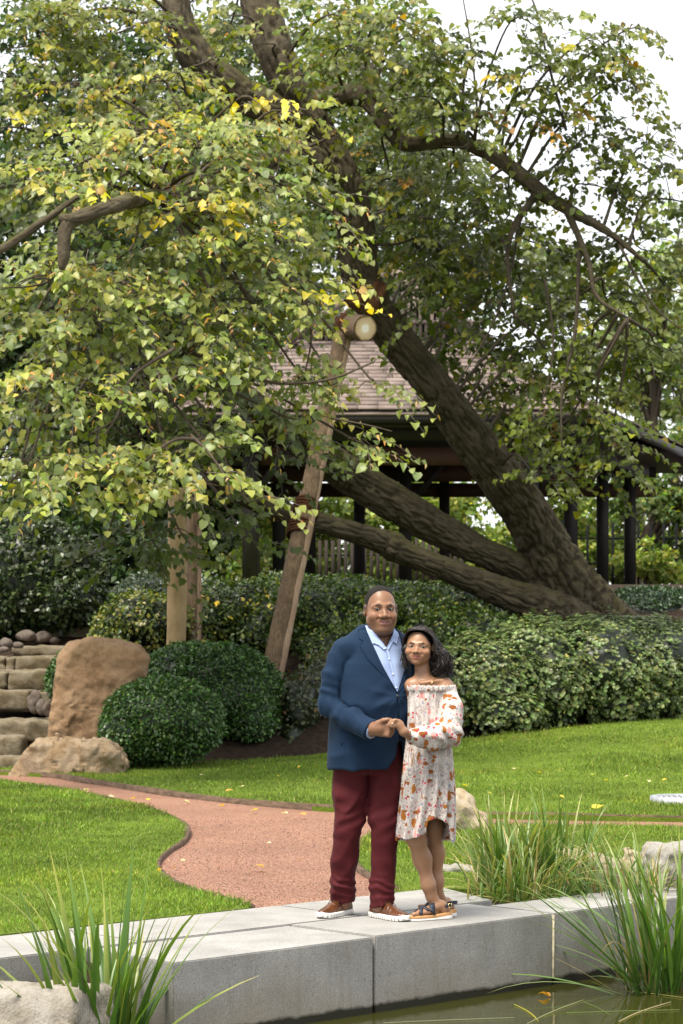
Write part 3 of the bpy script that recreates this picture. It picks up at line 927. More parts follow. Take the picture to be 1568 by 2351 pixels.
# rafters ends along the front, wall plate and tie beams
for x in np.arange(-3.2, 3.3, .42):
    mb = MB(); mb.beam(A([PX0 + x, YE + .1, ZE - .16]), A([PX0 + x, YG + 1.5, ZE + .6]), .08, .13); mb.build('rafter', M['darkwood'], pav)
ppx = [(575, 41.4, .27), (1217, 41.4, .27), (930, 46, .24), (825, 52, .24), (712, 52, .24), (1310, 46.5, .25), (1383, 49.5, .23), (1446, 51.5, .23), (640, 46.5, .24), (1020, 52, .22)]
for x, y, w in ppx:
    p = at(x, 1427, y); mb = MB()
    mb.box(A([p[0] - w / 2, y - w / 2, TZ - .3]), A([p[0] + w / 2, y + w / 2, ZE - .1])); mb.build('post', M['darkwood'], pav)
bz = ZE - .30
for (x0, y0), (x1, y1) in (((-2.5, 41.4), (2.5, 41.4)), ((2.35, 41.4), (5.6, 51.5)), ((-2.35, 41.4), (-5.6, 51.5)), ((-4, 46.3), (4, 46.3)), ((-5.6, 52), (5.9, 52))):
    mb = MB(); mb.beam(A([PX0 + x0, y0, bz]), A([PX0 + x1, y1, bz]), .2, .30); mb.build('beam', M['darkwood'], pav)
    if y0 == y1:
        mb = MB(); mb.beam(A([PX0 + x0, y0 + .05, bz - .42]), A([PX0 + x1, y1 + .05, bz - .42]), .12, .30); mb.build('tie_beam', M['redwood'], pav)
for x, y in ((930, 46), (1217, 41.4), (575, 41.4)):
    p = at(x, 1427, y)
    for s_ in (-1, 1):
        mb = MB(); mb.beam(A([p[0] + s_ * .08, y, bz - 1.05]), A([p[0] + s_ * .75, y, bz - .2]), .11, .13); mb.build('brace', M['darkwood'], pav)
mb = MB(); mb.add(*slab_([eL(YE) + [.3, .3, -.2], eR(YE) + [-.3, .3, -.2], eR(YB) + [-.3, 0, -.2], eL(YB) + [.3, 0, -.2]], .04)); mb.build('ceiling', M['darkwood'], pav)

# terrace grass strip behind the shrubs
tz = lambda x, y: height(x, y) + .01
tr = tag(sheet('terrace_lawn', A([[-4, 36.5], [2.6, 36.5], [3.4, 56], [-5, 56]]), tz, M['turf'], 1.2), 'sunlit strip of terrace lawn seen under the pavilion', 'lawn', kind='structure')

# fences behind the pavilion
def fence(p0, p1, h, n, mat, name, label, rails, pw=.03, pick='picket'):
    r = empty(name, (*((A(p0) + A(p1)) / 2), TZ), label, 'fence')
    d = A(p1) - A(p0)
    for i in range(n):
        q = A(p0) + d * i / (n - 1); mb = MB()
        mb.box(A([q[0] - pw / 2, q[1] - .02, TZ - .05]), A([q[0] + pw / 2, q[1] + .02, TZ + h + (.0 if i % 6 else .05)])); mb.build(pick, mat, r)
    for z in rails:
        mb = MB(); mb.beam(A([*p0, TZ + z]) + [0, .045, 0], A([*p1, TZ + z]) + [0, .045, 0], .035, .05); mb.build('rail', mat, r)
x0 = at(1290, 0, 56)[0]; x1 = at(1640, 0, 56)[0]
fence((x0, 56), (x1, 56), 1.72, 13, M['iron'], 'iron_fence', 'dark upright bar fence behind the pavilion at right', (.2, .78, 1.36), .055)
x0 = at(690, 0, 57)[0]; x1 = at(1060, 0, 57)[0]
fence((x0, 57), (x1, 57), 1.35, 26, M['fencewood'], 'paling_fence', 'weathered grey paling fence far behind the pavilion posts', (.3, 1.0), .085, 'paling')

# ------------------------------------------------------------------ foliage helpers
def leaves_at(P, out, size, cols, wts, jit=.22, up=.6, tip=.5, rough=.55, tmpl=0):
    """leaves of one template at points P facing roughly out/up"""
    n = len(P)
    nr = out * (1 - up) + A([0, 0, 1.0]) * up + rnd_dir(n) * rough
    ax = nrm(out * tip + A([0, 0, -.35]) + rnd_dir(n) * .8)
    x, y, z = orient(ax, nr)
    s = size * rng.uniform(.5, 1.4, n)[:, None]
    TV, TF = (LEAF_V, LEAF_F) if tmpl else (LEAF2_V, LEAF2_F)
    V, Fc = scatter_vf(TV, TF, P, x * s, y * s, z * s)
    return V, Fc, np.repeat(pick(cols, wts, n, jit), len(TV), 0)

def ell_points(c, r, n, up_bias=0.0, noise_amp=.12, nf=2.5, ymax=.75):
    d = rnd_dir(n * 3)
    d = d[(d[:, 1] < ymax)]
    if up_bias: d = d[rng.random(len(d)) < np.clip(.5 + up_bias * d[:, 2], .08, 1)]
    d = d[:n]
    r = A(r, float)
    P = A(c) + d * r * (1 + noise_amp * vnoise(A(c) + d * r, nf / r.max(), 4)[:, None] + .6 * noise_amp * vnoise(A(c) + d * r, 3.1 * nf / r.max(), 8)[:, None])
    return P, nrm(d / r)

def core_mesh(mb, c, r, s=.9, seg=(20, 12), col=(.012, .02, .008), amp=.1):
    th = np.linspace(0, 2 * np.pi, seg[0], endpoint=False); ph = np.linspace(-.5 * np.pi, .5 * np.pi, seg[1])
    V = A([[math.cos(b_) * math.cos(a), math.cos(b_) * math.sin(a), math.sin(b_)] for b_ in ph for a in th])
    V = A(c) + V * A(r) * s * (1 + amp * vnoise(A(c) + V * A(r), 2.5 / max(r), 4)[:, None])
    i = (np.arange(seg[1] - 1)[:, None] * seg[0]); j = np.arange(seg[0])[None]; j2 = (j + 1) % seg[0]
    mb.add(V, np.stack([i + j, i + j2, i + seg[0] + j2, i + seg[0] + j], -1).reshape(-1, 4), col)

def shrub(name, label, blobs, cols, wts, size=.04, dens_=2400, cat='shrub', group=None, core=.88, amp=.10, up=.45, mat='box_leaf', shell=.10, extra=None, jit=.22, nf=2.5, tmpl=0):
    """blobs: (px, py, Y, rx px, ry px, depth m)"""
    B = [(at(px, py, Y), A([rx / ppm(Y), dm, ry / ppm(Y)])) for px, py, Y, rx, ry, dm in blobs]
    c0 = np.mean([b_[0] for b_ in B], 0)
    r = empty(name, (c0[0], c0[1], float(height(c0[0], c0[1]))), label, cat, group)
    mb = MB(); lv = MB()
    for c, rad in B:
        area = 4 * np.pi * ((rad[0] * rad[1]) ** 1.6 / 3 + (rad[0] * rad[2]) ** 1.6 / 3 + (rad[1] * rad[2]) ** 1.6 / 3) ** (1 / 1.6)
        P, nd = ell_points(c, rad, int(area * dens_ * .8), .25, amp, nf)
        P = P - nd * (rng.random(len(P)) ** 1.5 * shell)[:, None]
        sh_ = rng.random(len(P)) < .05
        P[sh_] += (nd[sh_] * .6 + A([0, 0, .5])) * (rng.random(sh_.sum()) * (.5 * amp))[:, None]
        keep = P[:, 2] > height(P[:, 0], P[:, 1]) + .0
        for c2, r2 in B:
            if c2 is not c: keep &= (((P - c2) / r2) ** 2).sum(1) > .80
        P, nd = P[keep], nd[keep]
        if len(P):
            V, Fc, cc = leaves_at(P, nd, size, cols, wts, jit, up, tmpl=tmpl); lv.add(V, Fc, cc)
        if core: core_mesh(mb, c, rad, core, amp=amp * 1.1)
    if extra: extra(lv, B)
    f = lv.build('foliage', M[mat], r); f['kind'] = 'stuff'
    if core: mb.build('light_block_core', M[mat], r, True)  # added dark core that blocks light behind the leaves
    return r

def far_tree(name, label, px, Y, crowns, trunk_px, cols, wts, size=.18, n=2600, grp=None, tw=.22, base_py=None):
    """a tree in the background: crowns (px, py, rx, ry)"""
    z0 = float(height(*at(px, HY, Y)[:2]))
    base = A([at(trunk_px[0][0], HY, Y)[0], Y, z0 - .1])
    r = empty(name, base, label, 'tree', grp)
    pts = [base] + [at(a, b_, Y) for a, b_ in trunk_px[1:]]
    mb = MB(); mb.tube(pts, np.linspace(tw, tw * .35, len(pts)), 8, sub=24)
    lv = MB()
    for cx_, cy_, rx, ry in crowns:
        c = at(cx_, cy_, Y); rad = A([rx / ppm(Y), max(rx, ry) / ppm(Y) * .8, ry / ppm(Y)])
        k = int(n * rx * ry / 20000)
        # clumps inside the crown
        nc = max(6, k // 60)
        cc = c + rnd_dir(nc) * rad * (rng.random((nc, 1)) ** .4)
        idx = rng.integers(0, nc, k)
        cr = (.16 + .16 * rng.random(nc)) * rad.mean() * 1.3
        d = rnd_dir(k); P = cc[idx] + d * (cr[idx] * rng.random(k) ** .5)[:, None] * [1, 1, .6]
        V, Fc, col = leaves_at(P, nrm(d + A([0, -.5, .4])), size, cols, wts, .25, .5)
        lv.add(V, Fc, col)
        for q in cc[:8]:
            s_ = pts[-1] if len(pts) > 2 else pts[0]
            mb.tube([pts[rng.integers(1, len(pts))], (pts[-1] + q) / 2 + rnd_dir(1)[0] * .2, q], [tw * .28, tw * .18, .02], 5, sub=8)
    mb.build('trunk', M['twig'], r, True)
    f = lv.build('crown', M['leaf_back'], r); f['kind'] = 'stuff'
    return r
# ------------------------------------------------------------------ the big leaning tree
def bark_disp(seed, amp=.22, freq=1.0):
    def f(s, a, R):
        S, Aa = np.meshgrid(s, a, indexing='ij'); RR = np.broadcast_to(R[:, None], S.shape)
        tw = Aa + S * .10
        q = np.stack([np.cos(tw) * RR * 24, np.sin(tw) * RR * 24, S * 4.6], -1).reshape(-1, 3) * freq
        q = q + .9 * np.stack([vnoise(q, .6, seed + 3), vnoise(q, .6, seed + 4), 0 * q[:, 0]], 1)
        nn_ = vnoise(q, 1.0, seed); r1 = .35 - 1.5 * np.exp(-(nn_ / .17) ** 2) + .25 * np.abs(nn_)
        r2 = vnoise(q, 2.6, seed + 1)
        big = vnoise(np.stack([np.cos(Aa) * 1.3, np.sin(Aa) * 1.3, S * .9], -1).reshape(-1, 3), 1.0, seed + 2)
        d = (amp * (.62 * r1 + .22 * r2)).reshape(S.shape) * np.clip(RR, .05, .5) + .07 * big.reshape(S.shape) * RR
        return d
    return f
tb = at(1335, 1440, 34.0)
tree = empty('leaning_tree', (tb[0], tb[1], float(height(tb[0], tb[1]))), 'huge old leaning tree with low mossy trunks and a wide leafy crown', 'tree')
def limb(pts, seed, segs=72, step=.035, amp=.22):
    """pts: (px, py, Y, width px)"""
    P = A([at(a, b_, Y) for a, b_, Y, w in pts]); R = A([w / 2 / ppm(Y) for a, b_, Y, w in pts])
    L = np.linalg.norm(np.diff(P, axis=0), axis=1).sum()
    return tube_vf(P, R, segs, True, max(12, int(L / step)), bark_disp(seed, amp)), P, R
tm = MB(); LIMBS = []
def add_limb(pts, seed, segs=72, step=.035, amp=.22):
    (V, Fq, Ft), P, R = limb(pts, seed, segs, step, amp); tm.add(V, [Fq, Ft]); Q, RR, _ = spline(P, R, 40); LIMBS.append((Q, RR))
# main stem from the root flare up through the frame
add_limb([(1440, 1545, 34.4, 250), (1366, 1448, 34.2, 178), (1306, 1362, 34.0, 150), (1262, 1285, 33.9, 124), (1220, 1195, 33.8, 104), (1150, 1095, 33.5, 100), (1074, 1000, 33.3, 90), (985, 875, 33.0, 82), (908, 778, 32.8, 80),
          (854, 700, 32.6, 82), (824, 610, 32.4, 82), (816, 520, 32.2, 82), (790, 420, 32.0, 80), (748, 335, 31.9, 76), (705, 255, 31.8, 72)], 1, 104, .028)
add_limb([(720, 285, 31.8, 70), (660, 190, 31.7, 78), (620, 90, 31.7, 84), (590, -20, 31.8, 84), (575, -140, 32, 78)], 2, 56)
add_limb([(715, 290, 31.8, 60), (600, 238, 31.6, 74), (520, 195, 31.5, 84), (450, 130, 31.4, 78), (410, 50, 31.3, 66), (400, -60, 31.3, 60)], 3, 56)
add_limb([(700, 245, 31.8, 50), (770, 222, 31.8, 52), (840, 225, 31.8, 50), (890, 285, 31.7, 46), (930, 330, 31.6, 34), (1050, 325, 31.4, 32), (1150, 368, 31.2, 34), (1240, 440, 31.1, 34), (1320, 490, 31.0, 26), (1400, 535, 31.0, 16), (1480, 600, 31, 8)], 4, 32)
add_limb([(815, 470, 32.1, 60), (770, 420, 32.0, 66), (720, 375, 31.7, 70), (665, 352, 31.4, 62), (625, 360, 31.2, 50), (560, 400, 30.5, 40), (470, 430, 28.8, 34), (390, 445, 26.6, 34), (310, 458, 24.6, 34), (235, 480, 23.9, 34), (165, 505, 23.7, 32), (140, 498, 23.7, 22)], 5, 40)
add_limb([(168, 500, 23.7, 30), (150, 530, 23.68, 30), (146, 590, 23.65, 26), (142, 620, 23.65, 12)], 6, 24)
add_limb([(180, 450, 23.8, 10), (110, 500, 23.7, 16), (40, 550, 23.7, 18), (-60, 610, 23.6, 19)], 7, 16)
# middle stem and low stem
add_limb([(1270, 1350, 34.0, 80), (1180, 1300, 33.8, 66), (1100, 1264, 33.6, 66), (1000, 1212, 33.4, 78), (900, 1152, 33.2, 86), (800, 1088, 33.0, 82), (700, 1020, 32.3, 70), (600, 940, 31.2, 58), (500, 855, 29.6, 46), (400, 765, 28.2, 34), (300, 690, 27, 22), (220, 640, 26.2, 12)], 8, 88, .028)
add_limb([(1350, 1420, 34.0, 120), (1270, 1402, 33.7, 100), (1190, 1374, 33.5, 72), (1100, 1338, 33.3, 58), (1000, 1298, 33.0, 52), (935, 1272, 32.9, 54), (905, 1256, 32.87, 66), (880, 1244, 32.85, 56), (820, 1224, 32.6, 48), (740, 1202, 32.4, 46), (660, 1180, 32.1, 48), (580, 1150, 31.6, 42), (500, 1105, 30.6, 36), (420, 1040, 29.4, 28), (340, 960, 28.2, 20), (270, 880, 27.2, 12)], 9, 72, .028)
# dead side boughs
add_limb([(1235, 440, 31.1, 20), (1180, 520, 31.0, 14), (1165, 600, 31, 9), (1180, 720, 31, 6)], 10, 12, .08)
add_limb([(1300, 480, 31.0, 18), (1350, 600, 30.9, 13), (1370, 680, 30.8, 10), (1440, 730, 30.7, 6)], 11, 12, .08)
trunk_o = tm.build('trunk', M['bark'], tree, True)

PAL = {
 'bright': ([(.185, .235, .075), (.245, .285, .098), (.110, .160, .048), (.36, .34, .06), (.29, .30, .06)], [5, 4.6, 3.4, .5, .8]),
 'yellow': ([(.16, .20, .05), (.46, .39, .04), (.30, .30, .05), (.45, .22, .05)], [3, 3, 3, .5]),
 'mid':    ([(.125, .16, .030), (.17, .20, .036), (.075, .108, .022), (.36, .32, .035), (.36, .2, .045)], [5, 3, 3, 1.0, .15]),
 'dark':   ([(.062, .092, .022), (.082, .115, .028), (.040, .062, .016)], [4, 3, 3]),  # leaves deep in the crown, shade between lit sprays put into their colour
 'right':  ([(.085, .12, .014), (.125, .155, .018), (.055, .082, .012), (.32, .29, .022), (.38, .18, .03)], [5, 4, 3.4, .6, .1]),
}
BL = []
def blobs(pal, Yoff, dens_, L):
    for a, b_, rx, ry, Y in L: BL.append((a, b_, rx, ry, Y + Yoff, pal, dens_))
blobs('bright', 0, 2.9, [(60, 420, 100, 55, 24.6), (200, 385, 130, 55, 25), (330, 320, 150, 60, 25.6), (470, 360, 130, 70, 25.4), (560, 300, 110, 60, 26), (600, 430, 120, 70, 25.8), (430, 470, 140, 50, 25),
  (120, 640, 150, 55, 24.2), (300, 590, 150, 60, 24.8), (470, 560, 150, 70, 25.2), (640, 560, 110, 60, 25.6), (735, 480, 60, 45, 25.9), (60, 770, 110, 60, 24.2), (230, 730, 140, 60, 24.4), (420, 720, 150, 60, 24.8), (590, 700, 140, 70, 25.3), (715, 655, 60, 40, 25.8),
  (50, 900, 110, 70, 23.8), (190, 900, 130, 60, 24), (350, 870, 110, 55, 24.3), (80, 1060, 130, 70, 23.6), (250, 1060, 130, 55, 23.8), (400, 1090, 130, 55, 23.8), (560, 1130, 60, 26, 24.4), (745, 825, 55, 28, 25.5), (690, 860, 110, 42, 25.4), (855, 885, 75, 20, 25.4), (640, 950, 60, 34, 25.4), (805, 1012, 75, 26, 25.4), (520, 800, 110, 50, 24.8), (150, 1130, 130, 30, 23.6), (20, 1120, 60, 40, 23.5), (480, 1010, 90, 40, 24.4)])
blobs('yellow', 0, 1.3, [(630, 260, 85, 45, 26.4), (560, 230, 50, 40, 26.6), (410, 170, 40, 30, 28)])
blobs('mid', 0, 2.7, [(80, 80, 120, 80, 29), (250, 70, 130, 75, 29.3), (170, 200, 140, 65, 28.4), (340, 190, 110, 65, 28.6), (50, 290, 100, 60, 27.8), (290, 270, 110, 45, 27.5), (430, 10, 100, 30, 33), (520, 60, 55, 55, 33), (760, 40, 70, 50, 30), (800, 120, 90, 60, 30), (900, 40, 80, 60, 30.5), (20, 180, 60, 60, 28.6), (150, 20, 120, 40, 29.3)])
blobs('mid', 0, 1.0, [(470, 150, 70, 40, 30), (620, 90, 60, 40, 30.4), (700, 180, 60, 40, 30), (560, 30, 60, 30, 30.4), (880, 250, 60, 30, 30.6), (1080, 330, 80, 25, 30.4), (780, 300, 40, 30, 30.6)])
blobs('yellow', 0, 1.0, [(690, 255, 50, 35, 26.6), (330, 300, 50, 25, 25.2), (1230, 190, 60, 30, 30.6), (1400, 130, 50, 40, 30.8), (230, 440, 50, 22, 24.4), (700, 690, 50, 30, 25.2), (500, 460, 60, 25, 24.8)])
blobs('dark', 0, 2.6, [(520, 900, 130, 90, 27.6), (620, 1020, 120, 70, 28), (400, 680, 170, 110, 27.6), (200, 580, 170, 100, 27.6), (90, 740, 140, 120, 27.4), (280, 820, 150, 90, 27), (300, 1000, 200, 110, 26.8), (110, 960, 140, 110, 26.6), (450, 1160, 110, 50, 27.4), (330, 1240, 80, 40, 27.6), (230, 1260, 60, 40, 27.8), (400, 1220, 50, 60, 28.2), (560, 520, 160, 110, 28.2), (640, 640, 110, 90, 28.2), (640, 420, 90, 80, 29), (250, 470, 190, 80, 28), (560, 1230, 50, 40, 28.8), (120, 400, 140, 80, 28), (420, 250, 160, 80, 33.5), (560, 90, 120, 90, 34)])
blobs('right', 0, 2.9, [(880, 160, 90, 55, 31), (960, 90, 80, 70, 31), (980, 210, 100, 55, 30.6), (1090, 130, 70, 45, 30.6), (1180, 50, 70, 50, 30.6), (1240, 160, 80, 55, 30.8), (1330, 90, 70, 60, 31), (1400, 190, 80, 60, 31), (1440, 70, 45, 50, 31), (1480, 340, 80, 65, 31.4), (1340, 300, 100, 60, 31.2), (1190, 270, 80, 45, 31), (1030, 270, 100, 40, 30.8),
  (1450, 560, 120, 60, 31.8), (1340, 420, 110, 50, 31.4), (1540, 450, 60, 70, 31.6), (1120, 430, 90, 45, 31.2), (1230, 560, 100, 50, 31.6), (1530, 650, 60, 60, 31.8), (1400, 680, 100, 50, 31.6), (1520, 800, 70, 55, 31.6), (1280, 700, 100, 50, 31.6)])
blobs('right', 0, 2.6, [(930, 430, 80, 60, 32.4), (1040, 440, 80, 60, 32.4), (960, 560, 90, 70, 32.4), (1080, 600, 100, 70, 32.4), (1180, 660, 90, 60, 32.2), (990, 680, 80, 50, 32.2), (1060, 360, 90, 40, 32.2), (880, 380, 50, 60, 32.5), (860, 110, 60, 60, 32), (900, 240, 80, 50, 32.4), (1150, 500, 80, 50, 32.2)])
blobs('right', 0, 3.0, [(1010, 790, 50, 40, 34.4), (1130, 840, 90, 40, 34.4), (1060, 880, 50, 30, 34.4), (1290, 850, 90, 40, 31.6), (1090, 760, 90, 40, 34.4), (1230, 800, 110, 45, 34.4), (1370, 800, 100, 55, 31.6), (1190, 890, 100, 45, 34.4), (1320, 900, 110, 50, 31.6), (1240, 1000, 100, 45, 34.4), (1370, 1010, 100, 45, 31.5), (1250, 1090, 60, 30, 31.6), (1120, 950, 55, 30, 34.4), (1400, 1080, 70, 25, 31.5), (1330, 960, 80, 40, 31.4)])

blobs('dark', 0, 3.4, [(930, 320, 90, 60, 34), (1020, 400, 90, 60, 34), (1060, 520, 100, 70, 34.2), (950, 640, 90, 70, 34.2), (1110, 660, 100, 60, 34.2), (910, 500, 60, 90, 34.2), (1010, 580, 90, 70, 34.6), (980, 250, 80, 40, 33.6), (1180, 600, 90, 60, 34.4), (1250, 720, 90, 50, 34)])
K = 14
LP, LX, LY, LZ, LC = [], [], [], [], []
tw = MB(); br = MB()
allimb = np.vstack([q for i_, (q, _) in enumerate(LIMBS) if i_ not in (5, 6)]); allimb = allimb[allimb[:, 1] > 25.5]
for a, b_, rx, ry, Y, pal, dn in BL:
    c = at(a, b_, Y); pm = ppm(Y)
    size = {'bright': .096, 'yellow': .105, 'mid': .098, 'dark': .105, 'right': .098}[pal]
    rad = A([rx / pm, min(rx, ry * 1.6) / pm * 1.1, ry / pm])
    ns = max(4, int(dn * {'bright': 1.25, 'mid': 1.25, 'yellow': 1.3, 'dark': 1.2, 'right': 1.15}[pal] * np.pi * rx * ry / (K * .55 * (size * pm) ** 2)))
    d = rnd_dir(ns); o = c + d * rad * (rng.random((ns, 1)) ** .42)
    dirn = nrm(d * [1, .8, .18] + A([0, -.45, -.16]) + rnd_dir(ns) * [.6, .5, .28])
    ln = rng.uniform(.35, .75, ns)[:, None]
    side = nrm(np.cross(dirn, A([0, 0, 1.0])))
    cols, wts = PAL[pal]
    sprayc = np.exp(rng.normal(0, .16, (ns, 1)))
    t = (np.arange(K) + .6) / K
    sg = np.where(np.arange(K) % 2, 1, -1)
    # (ns, K, 3)
    pos = o[:, None] + dirn[:, None] * (ln * t[None])[..., None] - A([0, 0, 1.0]) * (.28 * ln * t[None] ** 2)[..., None] + side[:, None] * (sg * .03)[None, :, None]
    pos = pos + rng.normal(0, .02, pos.shape)
    ax = nrm(dirn[:, None] * .55 + side[:, None] * (sg * .75)[None, :, None] + A([0, 0, -.55]) + rng.normal(0, .28, pos.shape))
    nr = (A([0, -.42, .90]) if pal in ('bright', 'yellow', 'mid') else A([0, -.5, .8])) + rng.normal(0, .30, pos.shape)
    pos, ax, nr = pos.reshape(-1, 3), ax.reshape(-1, 3), nr.reshape(-1, 3)
    x, y, z = orient(ax, nr)
    x = x * rng.uniform(.78, 1.12, (len(pos), 1)); z = z * rng.uniform(.2, 2.6, (len(pos), 1))
    s_ = size * rng.uniform(.55, 1.25, (len(pos), 1))
    along_twig = np.tile(t, ns)[:, None]; outer = np.repeat(((((o - c) / rad) ** 2).sum(1) ** .5), K)[:, None]
    tip_lit = np.clip(.35 * along_twig + .65 * outer + rng.normal(0, .12, (len(pos), 1)), 0, 1.2)
    cc = (.35 * pick(cols, wts, len(pos), .15) + .65 * np.repeat(pick(cols, wts, ns, .15), K, 0)) * np.repeat(sprayc, K, 0) * (A([.50, .58, .55]) * (1 - tip_lit) + A([1.34, 1.20, .78]) * tip_lit)  # outer leaves lit, inner ones shaded by colour, besides paler young tips
    # papery fruit bracts hang among the front leaves
    if pal in ('bright', 'yellow', 'mid'):
        br_ = rng.random(len(pos)) < (.10 if pal == 'bright' else .05) * (.4 + 1.2 * np.tile(t, ns))
        cc[br_] = pick([(.50, .31, .10), (.45, .20, .05), (.55, .38, .17)], [3, 2.4, 2], br_.sum(), .15)
        x[br_] *= .35; s_[br_] *= .8
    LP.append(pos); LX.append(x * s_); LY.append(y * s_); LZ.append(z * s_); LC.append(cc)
    gm = 'dark' if pal in ('right', 'dark', 'mid') else 'grey'
    e1 = o + dirn * ln * .5 - A([0, 0, 1]) * .05 * ln; e2 = o + dirn * ln - A([0, 0, 1]) * .28 * ln
    for i in range(ns):
        tw.tube([o[i], e1[i], e2[i]], [.0045, .0035, .002], 3, False)
    # a bough from the nearest limb into the clump, twigs from it to the sprays
    k = np.argmin(np.linalg.norm((allimb - c) * [1, .8, 1], axis=1)); q = allimb[k]
    mid = (q + c) / 2 + A([0, 0, .12]) * np.linalg.norm(c - q) + rnd_dir(1)[0] * .15
    br.tube([q, mid, c + rnd_dir(1)[0] * rad * .3, c + A([np.sign(c[0] - q[0]) * rad[0] * .8, -.2, -rad[2] * .5])], [.026, .019, .012, .005], 6, True, None, 16)
    for i in range(0, ns, 5 if pal == 'right' else 4):
        br.tube([c + (o[i] - c) * .1 + rnd_dir(1)[0] * .05, (c + o[i]) / 2 + A([0, 0, .06]), o[i]], [.008, .006, .004], 4, False, None, 5)
# bare twigs that show in front of the leaves
for L, w in (([(690, 640, 25.4), (715, 760, 25.3), (700, 860, 25.2)], .02), ([(570, 870, 25), (660, 880, 24.9), (760, 870, 24.9), (860, 830, 25)], .022), ([(760, 960, 25), (840, 975, 24.9), (900, 990, 24.9)], .012),
             ([(430, 850, 24), (350, 900, 24), (270, 960, 23.8), (200, 1000, 23.8)], .02), ([(460, 1010, 23.9), (400, 1010, 23.7), (330, 1060, 23.6), (280, 1090, 23.5)], .022), ([(440, 1000, 23.9), (480, 1040, 23.7), (520, 1100, 23.6), (530, 1150, 23.6)], .017),
             ([(270, 870, 24), (275, 940, 23.8), (240, 1000, 23.7)], .018), ([(400, 800, 24.2), (320, 850, 24), (270, 900, 23.9), (160, 920, 23.9)], .022), ([(1090, 330, 31), (1095, 250, 30.8), (1080, 100, 30.7), (1060, -20, 30.7)], .02), ([(1300, 300, 30.8), (1260, 150, 30.7), (1230, 20, 30.7), (1200, -40, 30.7)], .022),
             ([(1200, 480, 31), (1150, 700, 31.2), (1060, 870, 31.2)], .02), ([(1330, 560, 31), (1320, 760, 31), (1290, 900, 30.9), (1290, 1040, 30.9)], .028), ([(1250, 640, 31), (1270, 800, 31), (1230, 980, 31)], .02), ([(1420, 560, 31), (1500, 700, 31), (1568, 760, 31)], .02)):
    br.tube([at(*p) for p in L], np.linspace(w, w * .4, len(L)), 5, True, None, 14)
br.build('branches', M['twig'], tree, True)['kind'] = 'stuff'
tw.build('twigs', M['twig_grey'], tree)['kind'] = 'stuff'
LP, LX, LY, LZ, LC = [np.concatenate(q) for q in (LP, LX, LY, LZ, LC)]
# the three hundred leaves that show largest are single leaves
ux = CX + LP[:, 0] / LP[:, 1] * F_OV; uy = HY - (LP[:, 2] - CAM_Z) / LP[:, 1] * F_OV
sc_ = np.where((ux > 5) & (ux < 1560) & (uy > 5), np.linalg.norm(LY, axis=1) / LP[:, 1] * np.abs(LZ[:, 1] / np.linalg.norm(LZ, axis=1)), 0) * (LP[:, 1] < 25.2)
top = np.argsort(-sc_)[:300]; mask = np.ones(len(LP), bool); mask[top] = False
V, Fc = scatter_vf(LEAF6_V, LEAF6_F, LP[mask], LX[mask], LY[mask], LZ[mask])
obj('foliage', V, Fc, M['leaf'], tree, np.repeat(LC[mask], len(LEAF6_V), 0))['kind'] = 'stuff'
SHC = ((.160, .210, .070), (.215, .260, .090), (.100, .148, .046), (.30, .30, .06), (.50, .31, .11))
shades = [mesh_data('leaf', LEAF_V, LEAF_F, M['leaf'], np.tile(q, (len(LEAF_V), 1))) for q in SHC]
sh = A(SHC)
tl = A(wloc(tree))
for i in top:
    k = int(np.argmin(((sh - LC[i]) ** 2).sum(1)))
    o_ = bpy.data.objects.new('leaf', shades[k]); COL.objects.link(o_); o_.parent = tree
    mt = np.eye(4); mt[:3, 0], mt[:3, 1], mt[:3, 2], mt[:3, 3] = LX[i], LY[i], LZ[i], LP[i] - tl
    o_.matrix_basis = Matrix(mt.tolist())

# ------------------------------------------------------------------ props that hold the boughs up
def pole(name, label, p0, p1, r0, r1, mat, split=None):
    r = empty(name, p0, label, 'pole')
    f = lambda s, a, R: (.035 * vnoise(np.stack([np.cos(a)[None] * 2 + 0 * s[:, None], np.sin(a)[None] * 2 + 0 * s[:, None], s[:, None] * .8 + 0 * a[None]], -1).reshape(-1, 3), 2.0, 5).reshape(len(s), len(a))) * R[:, None] * 2
    pts = [p0 + (p1 - p0) * t for t in (0, .33, .66, 1)]
    V, Fq, Ft = tube_vf(pts, np.linspace(r0, r1, 4), 28, True, 60, f)
    obj('pole', V, [Fq, Ft], mat, r, None, True)
    if split is not None:      # weathered pale face down one side
        d = nrm(p1 - p0); sd = nrm(np.cross(d, A([0, 1.0, 0]))) * split
        P, R_, s = spline(pts, np.linspace(r0, r1, 4), 60); Vs = []
        for j, (q, rr) in enumerate(zip(P, R_)):
            wv = .06 * math.sin(j * .7) + .05 * rng.random()
            for ang in np.linspace(.50 + wv, 1.5, 6):
                Vs.append(q + (sd * math.sin(ang) + A([0, -1, 0]) * math.cos(ang)) * rr * (1.06 + .02 * math.sin(j * .35)))
        Vs = A(Vs); i = (np.arange(59)[:, None] * 6 + np.arange(5)[None]).ravel()
        obj('split_face', Vs, np.stack([i, i + 1, i + 7, i + 6], 1), M['pole_split'], r, None, True)
    return r
p0 = at(622, 1560, 30.6); p1 = at(788, 765, 32.0)
pp = pole('prop_pole', 'long slanting wooden prop pole lashed under the low bough', p0, p1, .138, .115, M['pole'], -1)
def lash(px, py, Y, rx, rz, n, label):
    r = MB(); c = at(px, py, Y); d = nrm(p1 - p0)
    sd = nrm(np.cross(d, A([0, 1.0, 0]))); fw = np.cross(sd, d)
    for k in range(n):
        a = np.linspace(0, 2 * np.pi, 26)
        o_ = c + d * (k - (n - 1) / 2) * .036
        P = o_ + sd * (np.cos(a) * rx)[:, None] + fw * (np.sin(a) * rz + .12)[:, None] + d * (np.sin(a * 2 + k) * .008)[:, None]
        r.tube(P, .021, 6, False)
    return r
